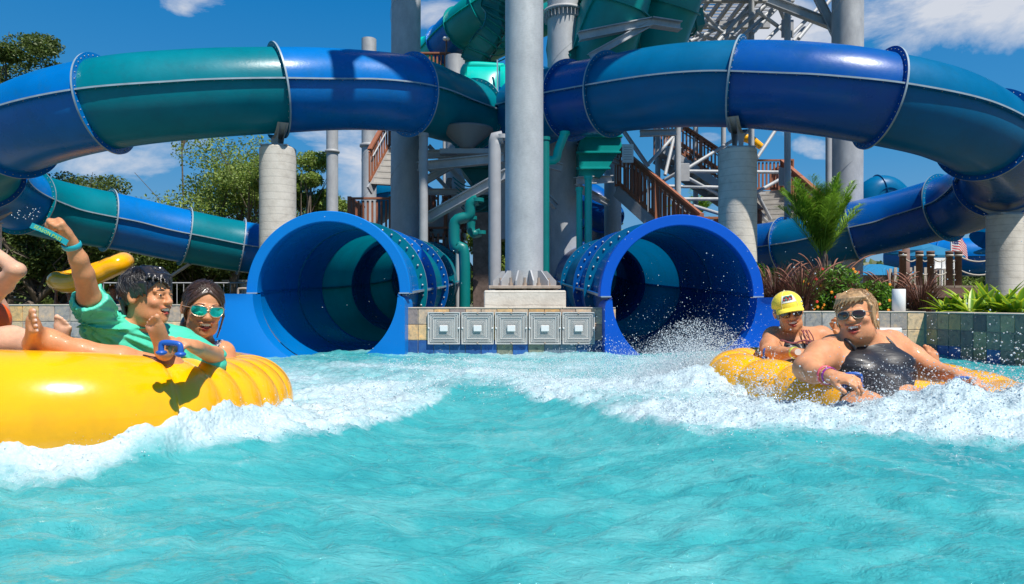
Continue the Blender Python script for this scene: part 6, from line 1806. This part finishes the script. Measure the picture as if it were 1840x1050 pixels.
tree('airy green tree with visible branches right of the left loop and behind the sunlit pier', 425, 30, P(0, 232, 30)[2], 3.6, 2, 32, 300, .20, 'leaf', .26, zlow=.28, group=TG)
tree('slender green tree showing on the right of the sunlit pier', 535, 27, P(0, 225, 27)[2], 1.7, 3, 22, 320, .18, 'leaf', .16, zlow=.2, group=TG)
tree('bushy tree whose top peeks over the lower left tube', 140, 34, P(0, 312, 34)[2], 2.8, 4, 34, 300, .22, 'leafd', .3, zlow=.2, group=TG)
tree('small tree tip showing just above the left tube', 335, 42, P(0, 80, 42)[2], 1.6, 5, 12, 160, .22, 'leaf', .07, zlow=.75, group=TG)
k = 0
for px, Y, top, rad in [(50, 24, 350, 2.4), (130, 26, 385, 2.6), (215, 30, 400, 2.8), (300, 33, 432, 2.6), (375, 31, 425, 2.3), (440, 34, 440, 2.6), (-60, 26, 330, 3.2), (520, 38, 400, 3.0), (20, 36, 330, 3.5), (600, 44, 455, 2.4), (250, 40, 380, 3.4)]:
    k += 1
    lb = ['dark green tree left of the raised fist', 'dark green tree right behind the raised arm', 'mid-green tree above the far yellow raft', 'tree behind the boy\'s head, under the lower tube', 'tree behind the girl, under the lower tube',
          'tree just left of the left slide mouth', 'tree beyond the left edge of the picture', 'tree behind the foot of the sunlit pier', 'tall dark tree filling the gap under the left loop', 'low tree behind the slim column', 'tall dark tree behind the far yellow raft'][k - 1]
    tree(lb, px, Y, P(0, top, Y)[2], rad, 20 + k, 26, 260, .20, 'leafd' if k % 3 else 'leaf', .2, zlow=.16, group=TG)
for px, Y, top, rad, lb in [(1095, 34, 380, 1.6, 'rounded green tree right of the plain grey column'), (1075, 40, 400, 2.4, 'tree behind the bright teal pipes'), (880, 26, 400, 1.6, 'green tree glimpsed between the pipes left of the central column'),
                            (965, 30, 400, 2., 'green tree behind the central column'), (1640, 60, 470, 4, 'low distant tree line piece right of the palm'), (700, 50, 470, 4, 'low distant tree behind the left stairs')]:
    k += 1; tree(lb, px, Y, P(0, top, Y)[2], rad, 20 + k, 22, 220, .2, 'leaf', .2, zlow=.15, group=TG)
# far-off wood along the horizon, reads as one mass
rg = np.random.default_rng(99); m = MB()
N = 26000; ang = rg.random(N) * 2.6 - 1.3; dist = 75 + 25 * rg.random(N)
hh = 3.2 + 2.4 * fbm(ang * 9 + 50, dist * 0 + 3, 4)
C = np.stack([np.sin(ang) * dist, np.cos(ang) * dist, GZ + rg.random(N) ** .8 * hh], 1)
leaves(m, C, N, 1.1, rg, aspect=.8)
o = m.build('distant_woods', [M['leafd']], origin=(0, 80, GZ)); tag(o, 'dark band of woods far off along the horizon', 'woods', kind='stuff')

def frond(m, base, d, L, rg, n=46, ll=.34, droop=.9, mi=0, rach=.008, lw=.011):
    d = nrm(d); side = nrm(np.cross(d, (0, 0, 1))); t = np.linspace(0, 1, 14)
    path = np.array([base + d * L * u - np.array([0, 0, droop * L * .5 * u * u]) for u in t])
    m.tube(path, np.linspace(rach, rach * .3, 14), 5, mi=mi, col=(1.2, 1.1, .8))
    V = []; F = []; C = []
    for i in range(n):
        u = .12 + .88 * i / n; p = np.array([np.interp(u, t, path[:, k]) for k in range(3)]); q = np.array([np.interp(min(1, u + .03), t, path[:, k]) for k in range(3)])
        tt = nrm(q - p + 1e-6 * d)
        for sg in (-1, 1):
            l = ll * math.sin(math.pi * (.15 + .82 * u)) ** .6 * (.8 + .4 * rg.random())
            v = nrm(side * sg * .75 + tt * .75 + np.array([0, 0, .25 - .2 * rg.random()]) + rg.normal(size=3) * .12)
            w_ = nrm(np.cross(v, (0, 0, 1)) + 1e-6) * lw
            a = p; b = p + v * l * .5; c = p + v * l - np.array([0, 0, l * .28])
            k0 = len(V); V += [a - w_ * .4, a + w_ * .4, b + w_, b - w_, c]; F += [(k0, k0 + 1, k0 + 2, k0 + 3)]; F.append((k0 + 3, k0 + 2, k0 + 4))
            s_ = .6 + .9 * rg.random(); C += [(s_ * 1.1, s_, s_ * .7)] * 5
    m.add(V, F, mi, False, np.array(C))

def palm(label, base, H, nfr, L, seed, ll=.34, group=None, lw=.011, name='palm', rise=(.1, 1.5), azr=None, n=46):
    rg = np.random.default_rng(seed); base = np.array(base, float); root = thing(name, label, 'palm', base, group)
    tm = MB(); top = base + np.array([0, 0, H]); tm.tube(spline([base, base + (0.03, 0, H * .5), top], 5), np.linspace(.06, .04, 11), 10); tm.build('trunk', [M['bark']], root)
    m = MB()
    for i in range(nfr):
        a = rg.random() * 2 * np.pi if azr is None else azr[0] + (azr[1] - azr[0]) * rg.random(); e = rise[0] + rg.random() * (rise[1] - rise[0])
        frond(m, top - (0, 0, .3 * rg.random() * H), (math.cos(a) * math.cos(e), math.sin(a) * math.cos(e) * .8, math.sin(e)), L * (.75 + .4 * rg.random()), rg, n, ll, .9 - .3 * e, lw=lw)
    m.build('fronds', [M['palm']], root); return root
palm('feathery green young palm growing behind the flower bed in front of the dark blue tube', P(1478, 520, 8.6) + (0, 0, -.02), .50, 46, 1.2, 5, .27, rise=(.95, 1.56), n=74, lw=.0042)
palm('small feathery palm frond clump left of the young palm', P(1420, 480, 9.2) * (1, 1, 0) + (0, 0, GZ), .5, 9, 1.05, 6, .28, rise=(.3, .9), azr=(2.2, 3.8))
PG = 'distant palms behind the lattice tower'
for px, py, Y, s_ in ((1255, 368, 45, 1), (1385, 395, 42, 1), (1320, 400, 50, 2)):
    palm({1255: 'distant palm with arching fronds seen left of the tall pier', 1385: 'distant palm seen right of the tall pier below the stairs', 1320: 'distant palm hidden behind the tall pier'}[px], (P(px, 0, Y)[0], Y, GZ), P(0, py, Y)[2] - GZ, 16, 2.4, px, .7, PG, .05, n=24)

# purple fountain grass
def grass(label, x, y, H, N, np_, seed, lean=0):
    rg = np.random.default_rng(seed); root = thing('fountain_grass', label, 'grass clump', (x, y, GZ), 'purple grass clumps on the wall planter')
    m = MB(); V = []; F = []; C = []
    for i in range(N):
        a = rg.random() * 2 * np.pi; r0 = rg.random() * .12; out = .25 + .5 * rg.random(); h = H * (.6 + .5 * rg.random()); w_ = .0045
        b = np.array([x + r0 * math.cos(a), y + r0 * math.sin(a), GZ]); s_ = np.array([-math.sin(a), math.cos(a), 0]) * w_
        pts = [b + np.array([math.cos(a) * out * h * u * u + lean * u * u, math.sin(a) * out * h * u * u, h * (u - .35 * u * u * out)]) for u in (0, .35, .7, 1)]
        k = len(V); sc = .5 + rg.random()
        for j, p in enumerate(pts): V += [p - s_ * (1 - j * .28), p + s_ * (1 - j * .28)]; C += [(sc, sc * (1 + .9 * (rg.random() < .12)), sc)] * 2
        F += [(k + 2 * j, k + 2 * j + 1, k + 2 * j + 3, k + 2 * j + 2) for j in range(3)]
    m.add(V, F, 0, False, np.array(C)); m.build('blades', [M['grasspurple']], root)
    m = MB()
    for i in range(np_):
        a = rg.random() * 2 * np.pi; h = H * (.8 + .45 * rg.random()); out = .3 + .4 * rg.random()
        pts = np.array([(x + math.cos(a) * out * h * u**1.6 + lean * u, y + math.sin(a) * out * h * u**1.6 * .6, GZ + h * (u - .22 * u**4)) for u in np.linspace(0, 1, 16)])
        m.tube(pts[:10], .002, 4); m.tube(pts[9:], [.003, .007, .009, .010, .009, .007, .002][:len(pts[9:])], 7)
    m.build('plumes', [M['plume']], root)
for i, (px, Y, H, lb) in enumerate([(1392, 8.0, .62, 'leftmost purple grass clump, beside the right mouth'), (1440, 7.7, .60, 'purple grass clump behind the yellow cap'), (1485, 8.1, .70, 'purple grass clump with drooping plumes between the two women\'s heads'),
                                    (1545, 7.8, .45, 'purple grass clump right behind the blonde woman\'s head'), (1600, 8.3, .55, 'purple grass clump behind the white pipe stub'), (1655, 8.0, .5, 'rightmost purple grass clump, beside the strap-leaved plants')]):
    grass(lb, P(px, 0, Y)[0], Y, H * 1.1, 420, 14, 60 + i)
def shrub(label, px, Y, H, R_, seed, fl=26, red=6):
    rg = np.random.default_rng(seed); x = P(px, 0, Y)[0]; root = thing('flowering_shrub', label, 'shrub', (x, Y, GZ), 'flowering shrubs on the planter')
    m = MB(); N = 1500
    p = rg.normal(size=(N, 3)); p /= np.linalg.norm(p, axis=1)[:, None]; q = np.array([x, Y, GZ + H * .5]) + p * (rg.random((N, 1)) ** .35) * np.array([R_, R_, H * .5])
    leaves(m, q, N, .055, rg); m.build('foliage', [leaf_mat('shrub_leaves', (.13, .30, .03))], root)
    m = MB()
    for i in range(14): m.tube([(x, Y, GZ), q[i * 40]], .006, 5)
    m.build('stems', [M['bark']], root)
    for mt, cnt in (('flower', fl), ('redflower', red)):
        m = MB()
        for i in range(cnt):
            v = p[i * 20 + (7 if mt == 'flower' else 3)] * (1, 1, 1); v[1] = -abs(v[1]); c = np.array([x, Y, GZ + H * .5]) + v * np.array([R_, R_, H * .5]) * 1.03
            for k in range(5):
                a = k * 1.257; m.ball(c + np.array([math.cos(a), -.3, math.sin(a)]) * .009, (.010, .005, .010), 6, 4)
        m.build('blossoms', [M[mt]], root)
shrub('green shrub with orange blossoms behind the yellow cap', 1448, 7.9, .46, .2, 1, 10, 2)
shrub('bright green shrub with red and orange blossoms above the blonde woman', 1505, 7.9, .62, .28, 2, 7, 7)
shrub('green shrub with orange blossoms left of the white pipe stub', 1572, 7.8, .42, .22, 3, 12, 2)
def strap_plant(label, px, Y, H, n, seed):
    rg = np.random.default_rng(seed); x = P(px, 0, Y)[0]; root = thing('strap_leaved_plant', label, 'plant', (x, Y, GZ), 'yellow-green strap-leaved plants at the right'); m = MB()
    for i in range(n):
        a = rg.random() * 2 * np.pi; e = .25 + rg.random() * .9; L = H * (.7 + .5 * rg.random()); w_ = .035 * (.7 + .5 * rg.random())
        d = np.array([math.cos(a) * math.cos(e), math.sin(a) * math.cos(e), math.sin(e)]); s_ = nrm(np.cross(d, (0, 0, 1))); nn = np.cross(s_, d)
        t = np.linspace(0, 1, 9); G_ = []; C = []
        for u in t:
            p = np.array([x, Y, GZ]) + d * L * u - np.array([0, 0, .45 * L * u**2.2 * math.cos(e)]); ww = w_ * math.sin(math.pi * (.12 + .86 * u)) ** .8
            G_.append([p + s_ * ww * k - nn * abs(k) * -ww * .35 for k in (-1, -.45, 0, .45, 1)]); yv = 1.3 + .3 * rg.random(); C.append([(yv * 1.15, yv, .8), (.5, .75, .9), (.42, .7, .9), (.5, .75, .9), (yv * 1.15, yv, .8)])
        m.grid(np.array(G_), 0, True, np.array(C))
    m.build('leaves', [M['strap']], root)
for i, (px, Y, H, lb) in enumerate([(1705, 7.2, .34, 'leftmost yellow-green strap-leaved plant on the shaded wall'), (1745, 7.0, .40, 'strap-leaved plant in front of the far right pier'), (1790, 6.8, .42, 'large striped strap-leaved plant near the right edge'), (1830, 6.6, .40, 'strap-leaved plant at the right picture edge'), (1765, 7.6, .42, 'strap-leaved plant standing back between the two large ones')]):
    strap_plant(lb, px, Y, H * 1.1, 46, 80 + i)
# ------------------------------------------------------------------ boardwalk, umbrellas, hut and flag far on the right
m = MB(); zd = .98
root = thing('boardwalk', 'raised wooden boardwalk far behind the strap-leaved plants', 'boardwalk', (15, 18.6, GZ))
for k in range(22): m.box((9.2 + k * .52, 20.1, zd - .03), (.50, 3.0, .06))
m.build('deck_boards', [mat('weathered_boards', (.22, .17, .13), .85, var=.3, vscale=3)], root)
m = MB(); m.box((14.6, 18.58, zd - .2), (11.2, .06, .26)); m.box((14.6, 18.9, zd - .42), (11.2, .06, .2)); m.build('fascia', [M['ropepost']], root)
for k in range(6):
    m = MB(); m.cyl((9.6 + k * 2, 18.8, GZ), (9.6 + k * 2, 18.8, zd - .07), .1, n=12); m.build('leg', [M['ropepost']], root)
prev = None
lbl = ['leftmost', 'second', 'third', 'fourth', 'fifth', 'sixth', 'seventh', 'rightmost']
for i, px in enumerate([1622, 1652, 1672, 1706, 1722, 1795, 1813, 1850]):
    c = P(px, 0, 18.75); m = MB(); h = .95 if i not in (5,) else 1.15
    r_ = thing('rope_post', f'{lbl[i]} brown post of the rope railing on the boardwalk', 'post', (c[0], 18.75, zd), 'posts of the rope railing')
    m.lathe((c[0], 18.75, zd), [(0, 0), (.085, 0), (.085, h - .08), (.10, h - .08), (.10, h), (.0, h)], 16); m.build('post_shaft', [M['ropepost']], r_)
    m = MB(); m.lathe((c[0], 18.75, zd + h - .12), [(.09, -.03), (.105, -.02), (.105, .02), (.09, .03)], 12); m.build('rope_ring', [M['rope']], r_)
    if prev is not None:
        for zo in (.82, .45):
            a = prev + np.array([0, 0, zo]); b = np.array([c[0], 18.75, zd + zo]); mm = MB()
            mm.tube([a + (b - a) * u - np.array([0, 0, .16 * 4 * u * (1 - u)]) for u in np.linspace(0, 1, 9)], .02, 6)
            mm.build('rope', [M['rope']], r_)
    prev = np.array([c[0], 18.75, zd])
m = MB()
for k in range(14): m.box((P(1600 + k * 9, 0, 21.4)[0], 21.4, zd + .3), (.09, .03, .6 + .08 * (k % 3)))
tag(m.build('picket_fence', [mat('pale_pickets', (.45, .40, .33), .8, var=.2)]), 'pale picket fence behind the rope railing', 'fence')
# umbrella
def umbrella(px, Y, ztop, w_, label):
    c = P(px, 0, Y); root = thing('shade_umbrella', label, 'umbrella', (c[0], Y, GZ), 'blue shade umbrellas'); m = MB()
    n = 8; a = np.arange(n) * 2 * np.pi / n + .39
    G_ = np.stack([np.stack([c[0] + r * np.cos(a), Y + r * np.sin(a), np.full(n, ztop - h)], 1) for r, h in ((.02, 0), (w_ * .5, w_ * .17), (w_, w_ * .36), (w_, w_ * .42))])
    m.grid(G_, 0, False, closed_v=True); m.build('canopy', [mat('blue_canvas', (.02, .22, .42), .7, translucent=.3)], root)
    m = MB(); m.cyl((c[0], Y, GZ), (c[0], Y, ztop - .1), .05, n=10); m.build('pole', [M['ropepost']], root)
umbrella(1675, 24, P(0, 443, 24)[2], 1.0, 'blue octagonal shade umbrella beyond the boardwalk, left of the flag')
umbrella(1650, 34, P(0, 433, 34)[2], 1.5, 'second blue shade umbrella peeking out behind the first')
umbrella(1812, 30, P(0, 432, 30)[2], 1.3, 'blue shade umbrella right of the far right pier')
# hut
c = P(1572, 0, 23); Y = 23; root = thing('hut', 'small pale hut with a blue hipped roof beyond the flower bed', 'hut', (c[0], Y, GZ))
m = MB(); zt = P(0, 475, Y)[2]; ze = P(0, 517 - 20, Y)[2]
for sx in (-1, -.1, 1):
    m.box((c[0] + sx * .7, Y - .5, (GZ + ze) / 2), (.22, .22, ze - GZ))
m.box((c[0], Y + .6, (GZ + ze) / 2), (1.6, .1, ze - GZ)); m.box((c[0], Y - .45, GZ + .4), (1.5, .06, .8)); m.build('wall', [mat('pale_stucco', (.55, .48, .38), .85)], root)
m = MB(); A = [(c[0] + sx * 1.2, Y + sy * 1.2, ze) for sx, sy in ((-1, -1), (1, -1), (1, 1), (-1, 1))]; m.add(A + [(c[0] - .2, Y, zt), (c[0] + .2, Y, zt)], [(0, 1, 5, 4), (2, 3, 4, 5)]); m.add(A + [(c[0] - .2, Y, zt), (c[0] + .2, Y, zt)], [(1, 2, 5), (3, 0, 4)])
m.build('roof', [mat('blue_metal_roof', (.03, .25, .45), .4, .3)], root)
# flag
Y = 26; c = P(1709, 0, Y); root = thing('flagpole', 'stars and stripes flag on a slim pole beside the far right pier', 'flag', (c[0], Y, GZ))
m = MB(); m.cyl((c[0], Y, GZ), (c[0], Y, P(0, 418, Y)[2]), .03, n=10); m.build('pole', [M['white']], root)
fm_ = [mat('flag_red', (.62, .03, .05), .7), mat('flag_white', (.75, .73, .70), .7), mat('flag_blue', (.02, .03, .16), .7)]
m = MB(); a = P(1710, 421, Y); wf, hf_ = .72, .62
nx, nz = 21, 26
G_ = np.array([[[a[0] + wf * u * .8, Y + .06 * math.sin(u * 9 + v * 2), a[2] - hf_ * v - .38 * u * u - .04 * math.sin(u * 7)] for v in np.linspace(0, 1, nz + 1)] for u in np.linspace(0, 1, nx)])
V_ = G_.reshape(-1, 3); Fq = {0: [], 1: [], 2: []}
for i in range(nx - 1):
    for k in range(nz):
        s_ = k // 2; mi = 2 if (s_ < 7 and i < 8) else s_ % 2
        if mi == 2 and (i % 2 == 1) and (k % 3 == 1): mi = 1
        Fq[mi].append((i * (nz + 1) + k, (i + 1) * (nz + 1) + k, (i + 1) * (nz + 1) + k + 1, i * (nz + 1) + k + 1))
m.v = [V_]; m.n = len(V_); m.c = [np.ones((len(V_), 3))]
for mi, f_ in Fq.items(): m.f.append(np.array(f_)); m.mi.append(np.full(len(f_), mi)); m.sm.append(np.full(len(f_), True))
m.build('flag_cloth', fm_, root)
# tall brown posts
for px, Y, top, w_, lb in ((1833, 16, 330, .14, 'tall dark brown post at the right picture edge'), (1628, 20, 447, .10, 'dark brown post left of the umbrella'), (1676, 20.5, 468, .10, 'brown post under the umbrella')):
    c = P(px, 0, Y); m = MB(); m.lathe((c[0], Y, GZ), [(0, 0), (w_, 0), (w_, P(0, top, Y)[2] - GZ), (0, P(0, top, Y)[2] - GZ)], 14)
    tag(m.build('brown_post', [M['ropepost']], origin=(c[0], Y, GZ)), lb, 'post', 'tall brown posts')
# lifeguard chair
Y = 19.6; c = P(1697, 0, Y); root = thing('high_chair', 'small white high chair on the boardwalk between the rope posts', 'chair', (c[0], Y, zd)); m = MB()
for sx in (-.2, .2):
    for sy in (-.2, .2):
        mm = MB(); mm.beam((c[0] + sx, Y + sy, zd), (c[0] + sx * .8, Y + sy * .8, zd + .75), .04); mm.build('leg', [M['white']], root)
m.box((c[0], Y, zd + .5), (.42, .42, .03)); m.build('seat', [M['white']], root); m = MB(); m.box((c[0], Y + .18, zd + .68), (.4, .03, .3)); m.build('backrest', [M['white']], root)
# things glimpsed at left behind the wall: low fence, bin, shed
m = MB(); Yf = 20
for px in range(150, 480, 12): m.cyl((P(px, 0, Yf)[0], Yf, GZ), (P(px, 0, Yf)[0], Yf, GZ + .75), .012, n=6)
m.cyl((P(150, 0, Yf)[0], Yf, GZ + .75), (P(478, 0, Yf)[0], Yf, GZ + .75), .02, n=8)
tag(m.build('pool_fence', [M['steel']]), 'low grey railing far behind the left wall', 'fence')
root = thing('shed', 'low white service shed behind the girl, left of the mouth', 'shed', (P(440, 0, 30)[0], 30, GZ))
m = MB(); m.box((P(440, 0, 30)[0], 30.5, GZ + .55), (1.6, 1, 1.1)); m.build('wall', [mat('white_siding', (.6, .6, .56), .7)], root)
m = MB(); m.box((P(440, 0, 30)[0], 30.4, GZ + 1.14), (1.8, 1.3, .08)); m.build('roof', [M['steel']], root)
# handrail near the left mouth
m = MB(); m.tube(spline([P(428, 545, 8), P(428, 522, 8), P(432, 519, 8), P(442, 519, 8), P(446, 522, 8), P(446, 545, 8)], 5), .014, 8)
tag(m.build('grab_rail', [M['rust']]), 'small metal grab rail left of the left slide mouth', 'rail')
# ------------------------------------------------------------------ flying drops and froth
def drop_mat():
    m = D.materials.new('water_drops'); m.use_nodes = True; nt = NT(m); b = nt.N['Principled BSDF']
    b.inputs['Base Color'].default_value = (.93, .96, .98, 1); b.inputs['Roughness'].default_value = .08; b.inputs['IOR'].default_value = 1.33
    b.inputs['Transmission Weight'].default_value = .6; return m
M['drop'] = drop_mat()
ICO_V = None
M['froth'] = mat('froth_white', (.66, .74, .78), .25)
def drops(name, label, C, r, stretch=None, lo=False):
    global ICO_V
    t = (1 + 5 ** .5) / 2
    v = np.array([(-1, t, 0), (1, t, 0), (-1, -t, 0), (1, -t, 0), (0, -1, t), (0, 1, t), (0, -1, -t), (0, 1, -t), (t, 0, -1), (t, 0, 1), (-t, 0, -1), (-t, 0, 1)], float); v /= np.linalg.norm(v[0])
    f = np.array([(0, 11, 5), (0, 5, 1), (0, 1, 7), (0, 7, 10), (0, 10, 11), (1, 5, 9), (5, 11, 4), (11, 10, 2), (10, 7, 6), (7, 1, 8), (3, 9, 4), (3, 4, 2), (3, 2, 6), (3, 6, 8), (3, 8, 9), (4, 9, 5), (2, 4, 11), (6, 2, 10), (8, 6, 7), (9, 8, 1)])
    if lo: v = np.array([(1, 0, 0), (-1, 0, 0), (0, 1, 0), (0, -1, 0), (0, 0, 1), (0, 0, -1)], float); f = np.array([(0, 2, 4), (2, 1, 4), (1, 3, 4), (3, 0, 4), (2, 0, 5), (1, 2, 5), (3, 1, 5), (0, 3, 5)])
    N = len(C); V = C[:, None] + v[None] * r[:, None, None] * (1 if stretch is None else stretch[:, None])
    F = (f[None] + len(v) * np.arange(N)[:, None, None]).reshape(-1, 3)
    m = MB(); m.add(V.reshape(-1, 3), F, 0, True); o = m.build(name, [M['froth' if lo else 'drop']]); tag(o, label, 'spray', kind='stuff'); return o
rg = np.random.default_rng(3)
# plume in front of the right mouth
def burst(c, rad, N, rmin, rmax, pw=1.6):
    p = rg.normal(size=(N, 3)); p /= np.linalg.norm(p, axis=1)[:, None]; p[:, 2] = np.abs(p[:, 2])
    d = rg.random(N)[:, None] ** pw
    C = np.asarray(c) + p * d * np.asarray(rad) * 1.3; r = rmin + (rmax - rmin) * rg.random(N) ** 5
    return C, r
Cs, Rs = [], []
for a in [((1.22, 4.5, .02), (.30, .32, .30), 52000, .0008, .0045, 1.35), ((1.05, 4.55, .0), (.55, .4, .16), 24000, .0008, .004, 1.2), ((1.0, 4.6, .02), (.75, .5, .22), 12000, .0008, .004, 1.0), ((1.22, 4.4, .03), (.50, .4, .40), 2600, .0008, .0045, 1.3), ((1.6, 5.2, .05), (.8, .5, .7), 700, .0010, .005, .8)]:
    C, r = burst(*a); Cs.append(C); Rs.append(r)
drops('spray', 'plume of white spray thrown up in front of the right slide mouth', np.concatenate(Cs), np.concatenate(Rs), lo=True)
Cs, Rs = [], []
for a in [((1.78, 2.72, .07), (.75, .25, .17), 12000, .0007, .0038, 1.2), ((2.02, 2.72, .10), (.28, .2, .24), 2600, .0008, .005, 1.3), ((1.7, 2.8, .1), (.9, .4, .55), 650, .0008, .0045, .8), ((2.2, 2.9, .08), (.7, .5, .30), 800, .0008, .0045, .9), ((1.25, 3.4, .05), (.22, .25, .2), 2200, .0012, .006, 1.)]:
    C, r = burst(*a); Cs.append(C); Rs.append(r)
drops('spray', 'splash and flying drops in front of the two women', np.concatenate(Cs), np.concatenate(Rs))
# froth beads sitting on the foam
def froth(N, x0, x1, y0, y1, rmin, rmax, lift, thr):
    X_ = x0 + (x1 - x0) * rg.random(N); Y_ = y0 * (y1 / y0) ** rg.random(N); f = foam_mask(X_, Y_)
    ok = rg.random(N) < np.clip((f - thr) * 1.5, 0, 1); X_, Y_, f = X_[ok], Y_[ok], f[ok]
    lump = fbm(X_ * 9, Y_ * 9, 3)
    Z_ = water_z(X_, Y_) + f * .075 * (fbm(X_ * 13, Y_ * 17, 5) - .45) + lift * rg.random(len(X_)) ** 3 * np.clip(lump * 2 - .6, 0, 1) + .003
    ok = ~((X_ < -.95) & (Y_ > 1.95)) & ~((X_ > 1.35) & (X_ < 2.4) & (Y_ > 2.95) & (Y_ < 4.3)); r = (rmin + (rmax - rmin) * rg.random(len(X_)) ** 3) * np.clip(Y_ / 2.5, .6, 1.6)
    return np.stack([X_, Y_, Z_], 1)[ok], r[ok]
A = [froth(60000, -1.5, 3.0, 1.55, 6.3, .0010, .0038, .09, .12), froth(14000, .6, 2.6, 2.2, 3.3, .001, .004, .12, .2), froth(9000, -1.6, -.3, 1.6, 2.8, .0008, .0028, .05, .1)]
drops('froth', 'beads of froth and small drops covering the churning white water', np.concatenate([a[0] for a in A]), np.concatenate([a[1] for a in A]), lo=True)
# loose drops in the air over the pool and near the fist
N = 300; C = np.stack([rg.random(N) * 4.4 - 1.2, 2.2 + rg.random(N) * 3.6, .15 + rg.random(N) ** 1.6 * .9], 1)
C2 = np.stack([P(52 + 14 * rg.normal(), 385 + 10 * rg.normal(), 2.0) for _ in range(26)])
drops('spray', 'loose drops hanging in the air over the pool and by the raised fist', np.concatenate([C, C2]), np.concatenate([.0008 + .0022 * rg.random(N) ** 3, .0008 + .0012 * rg.random(26)]))
# ------------------------------------------------------------------ pieces of parts go one level deeper
def nest(parent_kind, child_kinds):
    base = lambda o: o.name.split('.')[0]
    for o in list(D.objects):
        if base(o) == parent_kind and o.parent is not None and o.parent.type == 'EMPTY':
            for c in list(o.parent.children):
                if base(c) in child_kinds and len([q for q in o.parent.children if base(q) == parent_kind]) == 1:
                    c.parent = o
nest('glasses_frame', ('lens',))
nest('cap_crown', ('cap_bill', 'cap_badge', 'badge_emblem', 'cap_piping'))
nest('wristband', ('strap_end',)); nest('strap_end', ('lettering',))
nest('wristwatch', ('watch_face',)); nest('swimsuit', ('swimsuit_strap', 'lace_trim')); nest('life_vest', ('reflective_band',))
nest('hair', ('hair_strands',)); nest('column_shaft', ('bolted_collar', 'ring_collar')); nest('base_plate', ('gusset', 'anchor_bolt'))
nest('grate_frame', ('screw_tab',)); nest('mouth_apron', ('sealing_strip',)); nest('pier_shaft', ('saddle_bracket',)); nest('foliage', ('blossoms',)); nest('post_shaft', ('rope_ring', 'rope'))
for o in list(D.objects):       # lettering sits on the strap
    if o.name.startswith('lettering') and o.parent and o.parent.type == 'EMPTY':
        for c in o.parent.children_recursive:
            if c.name.startswith('wristband') and c.parent == o.parent: o.parent = c; break

for o in list(D.objects):
    if o.parent is None and 'category' in o and 'kind' not in o: o['kind'] = 'thing'
